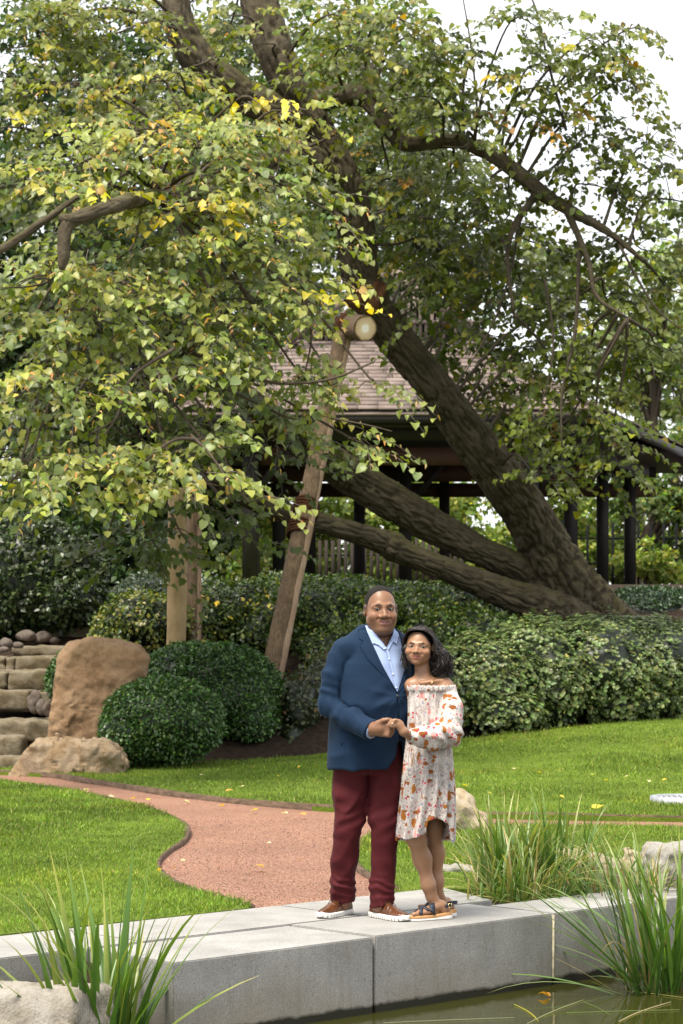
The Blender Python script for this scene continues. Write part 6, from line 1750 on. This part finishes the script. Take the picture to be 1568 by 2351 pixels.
# ============================================================ the woman
YW = 13.22
wp = lambda a, b_, dy=0.0: at(a, b_, YW) + A([0, dy, 0])
wom = empty('person', (.49, YW, 0), 'small woman with wavy black hair in a white floral off-shoulder dress leaning on the man', 'person')
HW = Head(wp(962, 1483, .0), (.88, .80, .765), math.radians(-12), math.radians(2.5), True)
WS, WE, WW = wp(1027, 1574, .0), wp(1026, 1676, -.13), wp(938, 1686, -.235)
dz_ = A([at(0, y, YW)[2] for y in (1936, 1900, 1850, 1800, 1740, 1690, 1640, 1600, 1577)])
dc_ = A([(x - 784) / F_OV * YW for x in (975, 977, 980, 982, 983, 984, 985, 986, 988)])
drx = A([.152, .150, .143, .135, .126, .115, .112, .116, .121])
dry = A([.150, .148, .140, .132, .124, .112, .108, .104, .098])
HEM = A([(900, 1921), (908, 1921), (935, 1924), (968, 1913), (977, 1905), (980, 1883), (996, 1874), (1014, 1879), (1027, 1890), (1031, 1922), (1037, 1934), (1050, 1930), (1060, 1910)])
hx, hz_ = (HEM[:, 0] - 784) / F_OV * YW, CAM_Z - (HEM[:, 1] - HY) / F_OV * YW
def dress_body(p):
    cx_ = np.interp(p[:, 2], dz_, dc_)
    q = np.stack([p[:, 0] - cx_, p[:, 1] - YW, p[:, 2]], 1)
    ph = np.arctan2(q[:, 1], q[:, 0]); k = sstep(1.25, .60, p[:, 2])
    ple = (.5 + .5 * vnoise(np.stack([np.cos(ph) * 2.6, np.sin(ph) * 2.6, p[:, 2] * .5], 1), 1.0, 5)) * 2 - 1
    wav = (.004 + .012 * k) * np.sin(ph * 13 + 2.2 * vnoise(p * [1, 1, .3], 5, 8) + 1.2 * np.sin(p[:, 2] * 5)) + .010 * k * ple
    fine = .0025 * np.sin(ph * 42 + 3 * vnoise(p, 9, 2)) * sstep(1.08, 1.24, p[:, 2])
    return s_loft(q, dz_, 0 * dz_, 0 * dz_, drx, dry, 2.1) - wav - fine
def dress(p):
    d = dress_body(p)
    d = np.where(p[:, 2] < .80, np.maximum(d, -(d + .014)), d)
    top = s_cap(p, WS + A([-.012, 0, -.01]), WS + A([-.005, -.02, -.05]), .052, .062)
    sl = s_chain(p, [WS + A([0, 0, -.025]), (WS + WE) / 2 + A([.012, -.01, 0]), WE + A([.004, 0, -.012])], [.050, .060, .068], .03)
    sl = smin(sl, s_chain(p, [WE + A([0, 0, -.012]), WE * .62 + WW * .38 + A([0, -.01, -.020]), WE * .25 + WW * .75 + A([0, 0, -.006]), WW], [.068, .064, .046, .030], .03), .03)
    t1 = (p - WE) @ nrm(WW - WE)
    fw = folds(p, 16, -.008, 51, (1, 1, .7)) - .005 * np.sin(p @ A([70, 0, 60.0]) + 4 * vnoise(p, 9, 6)) * sstep(1.2, 1.05, p[:, 2])
    sl = smax(sl, (p - WW) @ nrm(WW - WE) - .003, .003) + fw
    d = smin(d, np.minimum(sl, top), .012)
    # ruffled neckline
    cx_ = (988 - 784) / F_OV * YW
    q = p - A([cx_ + .004, YW, dz_[-1]]); ph = np.arctan2(q[:, 1] / .104, q[:, 0] / .128)
    rr = np.sqrt((q[:, 0] / .128) ** 2 + (q[:, 1] / .104) ** 2)
    ruf = np.sqrt(((rr - 1) * .11 - .004 * np.sin(ph * 36)) ** 2 + (np.maximum(np.abs(q[:, 2] + .004 - .003 * np.sin(ph * 29 + 1)) - .011, 0)) ** 2) - .006
    d = smax(d, p[:, 2] - dz_[-1] + .0, .004)
    d = smin(d, ruf, .006)
    zc = np.where(p[:, 1] < YW + .02, np.interp(p[:, 0], hx, hz_), dz_[0] + .01)
    return smax(d, zc - p[:, 2], .004)
V, Q = polygonize(dress, (.26, YW - .36, .38), (.74, YW + .20, 1.30), .0055)
# floral print
m, nt, b = newmat('floral print cotton')
v = objco(nt)
dv = node(nt, 'ShaderNodeVectorMath', operation='ADD'); nn = node(nt, 'ShaderNodeTexNoise'); nn.inputs['Scale'].default_value = 38; nt.links.new(v, nn.inputs['Vector'])
sc = node(nt, 'ShaderNodeVectorMath', operation='SCALE'); nt.links.new(nn.outputs['Color'], sc.inputs[0]); sc.inputs['Scale'].default_value = .028
nt.links.new(v, dv.inputs[0]); nt.links.new(sc.outputs[0], dv.inputs[1]); v2 = dv.outputs[0]
def motif(scale, pick_lo, pick_hi, size, seed, stretch=(1, 1, 1)):
    mp_ = node(nt, 'ShaderNodeMapping'); mp_.inputs['Location'].default_value = (seed, seed * .7, seed * .3); mp_.inputs['Rotation'].default_value = (seed, seed * 1.3, seed * .4); mp_.inputs['Scale'].default_value = stretch
    nt.links.new(v2, mp_.inputs[0])
    vo = node(nt, 'ShaderNodeTexVoronoi'); vo.inputs['Scale'].default_value = scale; nt.links.new(mp_.outputs[0], vo.inputs[0])
    sep = node(nt, 'ShaderNodeSeparateColor'); nt.links.new(vo.outputs['Color'], sep.inputs[0])
    on = math_(nt, 'MULTIPLY', math_(nt, 'GREATER_THAN', sep.outputs[0], pick_lo), math_(nt, 'LESS_THAN', sep.outputs[0], pick_hi))
    return math_(nt, 'MULTIPLY', on, math_(nt, 'LESS_THAN', vo.outputs['Distance'], size))
def twigs_(scale, seed, w):
    mp_ = node(nt, 'ShaderNodeMapping'); mp_.inputs['Location'].default_value = (seed, seed, seed); mp_.inputs['Scale'].default_value = (1.3, 1, .55); nt.links.new(v2, mp_.inputs[0])
    vo = node(nt, 'ShaderNodeTexVoronoi', feature='DISTANCE_TO_EDGE'); vo.inputs['Scale'].default_value = scale; nt.links.new(mp_.outputs[0], vo.inputs[0])
    return math_(nt, 'LESS_THAN', vo.outputs['Distance'], w)
def contour(scale, w, seed):
    mp_ = node(nt, 'ShaderNodeMapping'); mp_.inputs['Location'].default_value = (seed, seed * .3, -seed); mp_.inputs['Scale'].default_value = (1.6, 1.6, .8); nt.links.new(v, mp_.inputs[0])
    return math_(nt, 'LESS_THAN', math_(nt, 'ABSOLUTE', math_(nt, 'SUBTRACT', noise(nt, scale, 3, .6, mp_.outputs[0]), .5)), w)
c = ramp(nt, noise(nt, 30, 3, .5, v), [(.3, (.46, .41, .38)), (.7, (.60, .56, .53))])
msk = ramp(nt, noise(nt, 12, 3, .5, v), [(.42, (0, 0, 0)), (.56, (1, 1, 1))])
c = mixc(nt, math_(nt, 'MULTIPLY', math_(nt, 'MULTIPLY', contour(52, .034, 3.1), msk), .8), c, (.17, .13, .125))
c = mixc(nt, math_(nt, 'MULTIPLY', contour(26, .016, 8.3), .65), c, (.26, .16, .14))
c = mixc(nt, motif(24, .0, .18, .36, 1.7, (1, 1, .7)), c, (.58, .23, .21))
c = mixc(nt, motif(46, .0, .12, .32, 5.2), c, (.20, .22, .29))
c = mixc(nt, motif(18, .74, .98, .38, 2.9, (1.6, 1.6, .75)), c, (.30, .11, .02))
c = mixc(nt, motif(20, .76, 1.0, .36, 9.3, (.75, 1, 1.6)), c, (.24, .075, .015))
c = mixc(nt, motif(44, .76, .95, .34, 4.4), c, (.42, .03, .055))
nt.links.new(c, b.inputs['Base Color']); setb(b, Roughness=.8, Specular_IOR_Level=.2, Sheen_Weight=.1)
bump(nt, b, noise(nt, 45, 4, .6, v), .2, .006); M['floral'] = m
dr = obj('dress', relax(V, Q, 1, .3), Q, M['floral'], wom, None, True)
# tie cord hanging at the front
mb = MB()
for s in (-.006, .006):
    c0 = wp(939, 1700, -.11); mb.tube([c0, c0 + A([s, -.02, -.06]), c0 + A([s * 1.6, -.02, -.13]), c0 + A([s * 1.2, -.015, -.18])], .0028, 6, True, None, 14)
mb.build('tie_cord', M['floral'], dr, True)

# legs and sandals
FK, FA = wp(953, 1916, -.03), wp(992, 2062, .03)
RK, RA = wp(996, 1905, .07), wp(1007, 2060, .13)
def foot(p, heel, toe, s=1.0):
    heel, toe = A(heel), A(toe); d = toe - heel; L = np.linalg.norm(d); f = d / L; sd = A([-f[1], f[0]])
    u = (p[:, :2] - heel) @ f / L; v_ = (p[:, :2] - heel) @ sd; w = p[:, 2] - .030
    q = np.stack([u * L, v_, w], 1)
    r = s_ell(q, (.028, 0, .024), (.030, .026, .028))
    r = smin(r, s_cap(q, (.045, 0, .050), (.16, .004, .020), .025, .018), .02)
    r = smin(r, s_ell(q, (.155, .002, .017), (.045, .038, .018)), .02)
    for k, (yy, ln, rr) in enumerate(((.026, .236, .0115), (.010, .232, .0085), (-.003, .225, .008), (-.015, .215, .0075), (-.026, .203, .007))):
        r = smin(r, s_cap(q, (.175, yy * .9, .014), (ln, yy, .009), rr, rr * .95), .004)
    return smax(r, -w, .003)
TOE, HEEL = (.372, 13.165), (.592, 13.275)
TOE2, HEEL2 = (.47, 13.52), (.615, 13.36)
HY_ = YW - .285
wh = lambda a, b_, dy=0.0: at(a, b_, HY_) + A([0, dy, 0])
def w_hand(p):
    d = s_cap(p, WW + A([.01, .004, 0]), wh(927, 1680, .0), .0235, .0235)
    d = smin(d, s_cap(p, wh(926, 1678, .0), wh(915, 1662, -.006), .024, .021), .012)
    d = smin(d, s_ell(p, wh(918, 1664, -.004), (.022, .016, .026)), .01)
    for a in ([(917, 1654.5), (907, 1652), (896, 1653.5)], [(914, 1657.5), (904, 1656), (892.5, 1658.5)], [(912, 1661.5), (902, 1661), (891.5, 1663)], [(912, 1666), (903, 1666.5), (894.5, 1666.5)]):
        d = smin(d, s_chain(p, [wh(*a[0], -.012), wh(*a[1], -.024), wh(*a[2], -.014)], [.0095, .0082, .0068], .003), .004)
    d = smin(d, s_chain(p, [wh(921, 1668, .01), wh(908, 1664, .014), wh(899, 1660, .014)], [.011, .009, .008], .004), .005)
    return d
def w_upper(p):
    d = s_ell(p, wp(985, 1606, .005), (.112, .078, .105))
    d = smin(d, s_cap(p, wp(948, 1573, .01), wp(1020, 1571, .01), .040, .040), .03)
    d = smin(d, s_cap(p, wp(972, 1570, .015), wp(968, 1515, .02), .046, .040), .035)
    d = smin(d, s_chain(p, [wp(1024, 1577, .0), (WS + WE) / 2, WE, WW], [.043, .036, .033, .022], .01), .02)
    d = smin(d, s_chain(p, [wp(945, 1575, .02), wp(940, 1650, .12), wp(930, 1690, .2)], [.038, .034, .03], .01), .02)
    col_ = s_chain(p, [wp(966, 1567, -.05), wp(990, 1564, -.052), wp(1016, 1561, -.02)], [.008, .009, .008]); d = smin(d, col_, .018)
    return smin(d, s_loft(p, A([at(0, y, YW)[2] for y in (1800, 1740, 1680, 1620)]), A([.48, .48, .48, .48]), A([YW] * 4), A([.11, .11, .09, .095]), A([.09, .09, .075, .075])), .03)
def w_lower(p):
    fl = s_chain(p, [wp(968, 1760, .0), FK, FK * .62 + FA * .38 + A([.004, .018, 0]), FA * .8 + FK * .2, FA, A([.562, 13.262, .05])], [.078, .049, .044, .031, .0205, .022], .05)
    rl = s_chain(p, [wp(1000, 1760, .03), RK, RK * .62 + RA * .38 + A([.004, .018, 0]), RA * .8 + RK * .2, RA, A([.60, 13.38, .05])], [.078, .047, .042, .030, .020, .022], .05)
    return np.minimum(fl, rl)
def w_body(p):
    d = np.full(len(p), 1.0); z = p[:, 2]
    m = z > .68
    if m.any(): d[m] = w_upper(p[m])
    masked(w_lower, z < .95, p, d, .02)
    masked(lambda q: foot(q, HEEL, TOE), z < .16, p, d, .014); masked(lambda q: foot(q, HEEL2, TOE2), z < .16, p, d, .012)
    masked(HW.sdf, ((p - HW.c) ** 2).sum(1) < .16 ** 2, p, d, .010)
    masked(w_hand, ((p - wh(912, 1665)) ** 2).sum(1) < .10 ** 2, p, d, .006)
    return d
V, Q = polygonize(w_body, (.22, YW - .40, .015), (.74, YW + .36, 1.64), .0046)
SK2 = (.30, .162, .094)
col = np.tile(A(SK2), (len(V), 1)) * (1 + .06 * fbm(V, 14, 2, 5))[:, None]
hm = ((V - HW.c) ** 2).sum(1) < .16 ** 2
col[hm] = face_colour(HW.loc(V[hm]), SK2, (.38, .135, .10), (.014, .008, .006), True)
obj('body', V, Q, M['skin'], wom, col, True)
eyes(HW, wom)
# ring, necklace
c = wh(900, 1661.3, -.024); V, Fq, Ft = tube_vf([c + A([.0088 * 0 - .0, .0092 * math.cos(t), .0092 * math.sin(t)]) for t in np.linspace(0, 2 * np.pi, 18)], .0014, 6, False); rg = obj('ring', V, Fq, M['gold'], wom, None, True)
V, Fq = ball(c + A([0, -.0105, .003]), .0038); obj('ring_stone', V, Fq, M['sole'], rg, None, True)
mb = MB(); P = [wp(1003, 1549), wp(998, 1556), wp(990, 1566), wp(984, 1577)]
P = [A([q[0], front_y(A([q[0]]), A([q[2]]), w_body, .004, 12.9)[0], q[2]]) for q in P]; mb.tube(P, .0014, 5, True, None, 12); mb.build('thin_strap', M['gold'], wom, True)
# sandals
def sandal(heel, toe):
    heel, toe = A(heel), A(toe); d0 = toe - heel; L0 = np.linalg.norm(d0); f = d0 / L0; sd = A([-f[1], f[0]]); L = L0 + .018; h0 = heel - f * .012
    def loc(p): return (p[:, :2] - h0) @ f / L, (p[:, :2] - h0) @ sd, p[:, 2]
    U0 = [-.01, .0, .03, .12, .35, .6, .8, .92, .98, 1.0, 1.01]; hv = [.001, .012, .026, .032, .030, .040, .044, .037, .024, .010, .001]
    def lay(z0, z1, off):
        def fn(p):
            u, v_, w = loc(p); hw = np.interp(u, U0, hv) + off; lift = .012 * sstep(.45, .0, u)
            return np.maximum(np.maximum(np.abs(v_) - hw, (np.abs(u - .5) - .502) * L), np.maximum(w - (z1 + lift), (z0 + lift * (0 if z0 < .005 else .35)) - w))
        return fn
    lo = A([min(heel[0], toe[0]) - .07, min(heel[1], toe[1]) - .07, -.012]); hi = A([max(heel[0], toe[0]) + .07, max(heel[1], toe[1]) + .07, .06])
    V, Q = polygonize(lay(.012, .030, 0), lo, hi, .004); s_ = obj('sandal', V, Q, M['cork'], wom, None, True)
    V, Q = polygonize(lay(.001, .013, .001), lo, hi, .004); obj('sole', V, Q, M['sole'], s_, None, True)
    fs = lambda p: foot(p, heel, toe)
    def strap(u0, u1, w, name='strap', zlift=0):
        """band over the foot from the outer edge at u0 to the inner edge at u1"""
        n = 22; t = np.linspace(-1, 1, n); u = u0 + (u1 - u0) * (t + 1) / 2
        V = []
        for du in (-w / 2, w / 2):
            for uu, tt in zip(u, t):
                vv = tt * .040; xy = h0 + f * (uu * L + du) + sd * vv
                zs = np.linspace(.15, .028, 60); dd = fs(np.stack([np.full(60, xy[0]), np.full(60, xy[1]), zs], 1))
                k = np.argmax(dd < .0045) if (dd < .0045).any() else 59
                V.append([*xy, max(zs[k], .03)])
        V = A(V); top_ = V + A([0, 0, .0035]); i = np.arange(n - 1)
        Fq = np.concatenate([np.stack([i, i + 1, i + 1 + n, i + n], 1), np.stack([i + n * 2 + n, i + 1 + n * 3, i + 1 + n * 2, i + n * 2], 1), np.stack([i, i + 2 * n, i + 1 + 2 * n, i + 1], 1), np.stack([i + n, i + 1 + n, i + 1 + 3 * n, i + 3 * n], 1)])
        obj(name, np.vstack([top_, V - A([0, 0, .002])]), Fq, M['strap'], s_, None, True)
    strap(.42, .52, .034); strap(.60, .80, .022); strap(.80, .62, .016)
    return s_, h0, f, sd, L
for hl, te in ((HEEL, TOE), (HEEL2, TOE2)):
    s_, h0, f, sd, L = sandal(hl, te)
    mb = MB(); n = 20; t = np.linspace(-1.9, 1.9, n)
    cen = h0 + f * (.16 * L)
    P = [A([*(cen - f * .046 * math.cos(q) + sd * .037 * math.sin(q)), .075 + .006 * math.cos(q)]) for q in t]
    for zz in (-.006, -.002, .002, .006): mb.tube([q + A([0, 0, zz]) for q in P], .0034, 5, True)
    mb.build('ankle_strap', M['strap'], s_, True)
    mb = MB(); c = A([*(cen - sd * .041 - f * .012), .078]) if sd[1] > 0 else A([*(cen + sd * .041 - f * .012), .078])
    for a0, a1 in (((-.009, -.010), (.009, -.010)), ((.009, -.010), (.009, .010)), ((.009, .010), (-.009, .010)), ((-.009, .010), (-.009, -.010))):
        mb.tube([c + A([f[0] * a0[0], f[1] * a0[0], a0[1]]), c + A([f[0] * a1[0], f[1] * a1[0], a1[1]])], .0018, 5)
    mb.build('buckle', M['gold'], s_, True)

# hair: a base mass with loose wavy locks over it
hw = lambda a, b_, dy=0.0: at(a, b_, YW) + A([0, dy, 0])
def w_hairmass(p):
    q = HW.loc(p)
    cap_ = s_ell(q, (.003, .030, .040), (.089, .104, .098))
    face = s_ell(q, (-.004, -.095, -.040), (.068, .080, .125))
    face2 = s_ell(q, (.004, -.10, .004), (.066, .074, .106))
    d = smax(cap_, -face, .012); d = smax(d, -face2, .012)
    d = smax(d, -.09 - q[:, 2], .02)
    d = d * HW.k.min()
    ch = s_chain(p, [hw(986, 1468, .03), hw(1003, 1492, .02), hw(1014, 1518, .01), hw(1015, 1536, .012), hw(1004, 1546, .02)], [.034, .034, .034, .030, .016], .02)
    ch2 = s_chain(p, [hw(940, 1466, .02), hw(931, 1490, .0), hw(931, 1522, .01)], [.026, .022, .016], .01)
    bk = s_ell(p, hw(985, 1515, .055), (.062, .045, .085))
    d = smin(d, ch, .02); d = smin(d, ch2, .01); d = smin(d, bk, .02)
    fr = sstep(-.02, .03, q[:, 1])
    return d + fr * (.007 * np.sin(p @ A([70, 40, 60.0]) + 4 * vnoise(p, 22, 3)) + .003 * vnoise(p, 60, 7))
V, Q = polygonize(w_hairmass, HW.c - A([.14, .12, .19]), HW.c + A([.19, .17, .13]), .0045)
hr = obj('hair', V, Q, M['hair_woman'], wom, None, True)
mb = MB()
def lock(pts, n=16, r=.0021, amp=.006, fr=2.6):
    P, _, s = spline(pts, np.ones(len(pts)), n); t = np.linspace(0, 1, n)[:, None]
    ph = rng.random() * 6.28; a = rnd_dir(1)[0]; b2 = nrm(np.cross(a, A([0, 0, 1.0])))
    P = P + amp * t * (a * np.sin(t * 6.28 * fr + ph) + b2 * np.cos(t * 6.28 * fr + ph))
    mb.tube(P, np.linspace(r, r * .5, n), 4, False)
for i in range(760):
    y = rng.uniform(-.078, .10); part = A([.012 + rng.normal(0, .004), y, .143 - 2.6 * (y - .02) ** 2])
    k = rng.random()
    if i % 4:     # right of the parting, falling over the shoulder
        p1 = A([.055 + .012 * k, y * .9 - .012, .122 - .02 * k]); p2 = A([.096 + .006 * k, y * .65 + .012, .045]); p3 = A([.098 + .022 * k, .012 + y * .55, -.02 - .03 * rng.random()])
        w = HW.world([part, p1, p2, p3])
        j = rng.normal(0, 1, 3)
        e1 = hw(1004 + 14 * k + 5 * j[0], 1500 + 5 * j[1], -.012 + .03 * j[2] * .6); e2 = hw(1012 + 16 * k + 6 * j[0], 1524 + 5 * j[2], -.012 + .03 * j[1] * .6); e3 = hw(1008 + 16 * k + 9 * j[1], 1541 + 7 * j[0], .0 + .02 * j[2])
        lock([*w, e1, e2, e3], 22, .0030, .010, 2.8)
    else:         # left of the parting
        p1 = A([-.045 - .01 * k, y * .9 - .012, .126 - .02 * k]); p2 = A([-.086 - .006 * k, y * .6 - .008, .05]); p3 = A([-.090 - .008 * k, .0 + y * .4, -.03])
        w = HW.world([part, p1, p2, p3]); lock([*w, hw(930 + 4 * rng.normal(), 1518 + 8 * rng.normal(), -.005)], 14, .0028, .006)
for i in range(46):    # flyaway strands
    a = rng.uniform(.2, 2.9); c = HW.world([[.102 * math.cos(a), .03, .04 + .108 * math.sin(a)]])[0]
    o = rng.normal(0, .012, 3) + A([.012, 0, .004]); lock([c, c + o * .6, c + o + A([.008, 0, -.02])], 8, .0006, .002)
for i in range(40):
    c = hw(1022 + 6 * rng.normal(), 1520 + 12 * rng.normal(), .0); o = A([.012 + .012 * rng.random(), rng.normal(0, .01), -.02]); lock([c, c + o, c + o * 1.3 + A([.004, 0, -.025])], 8, .0008, .003)
mb.build('locks', M['hair_lock'], hr, True)
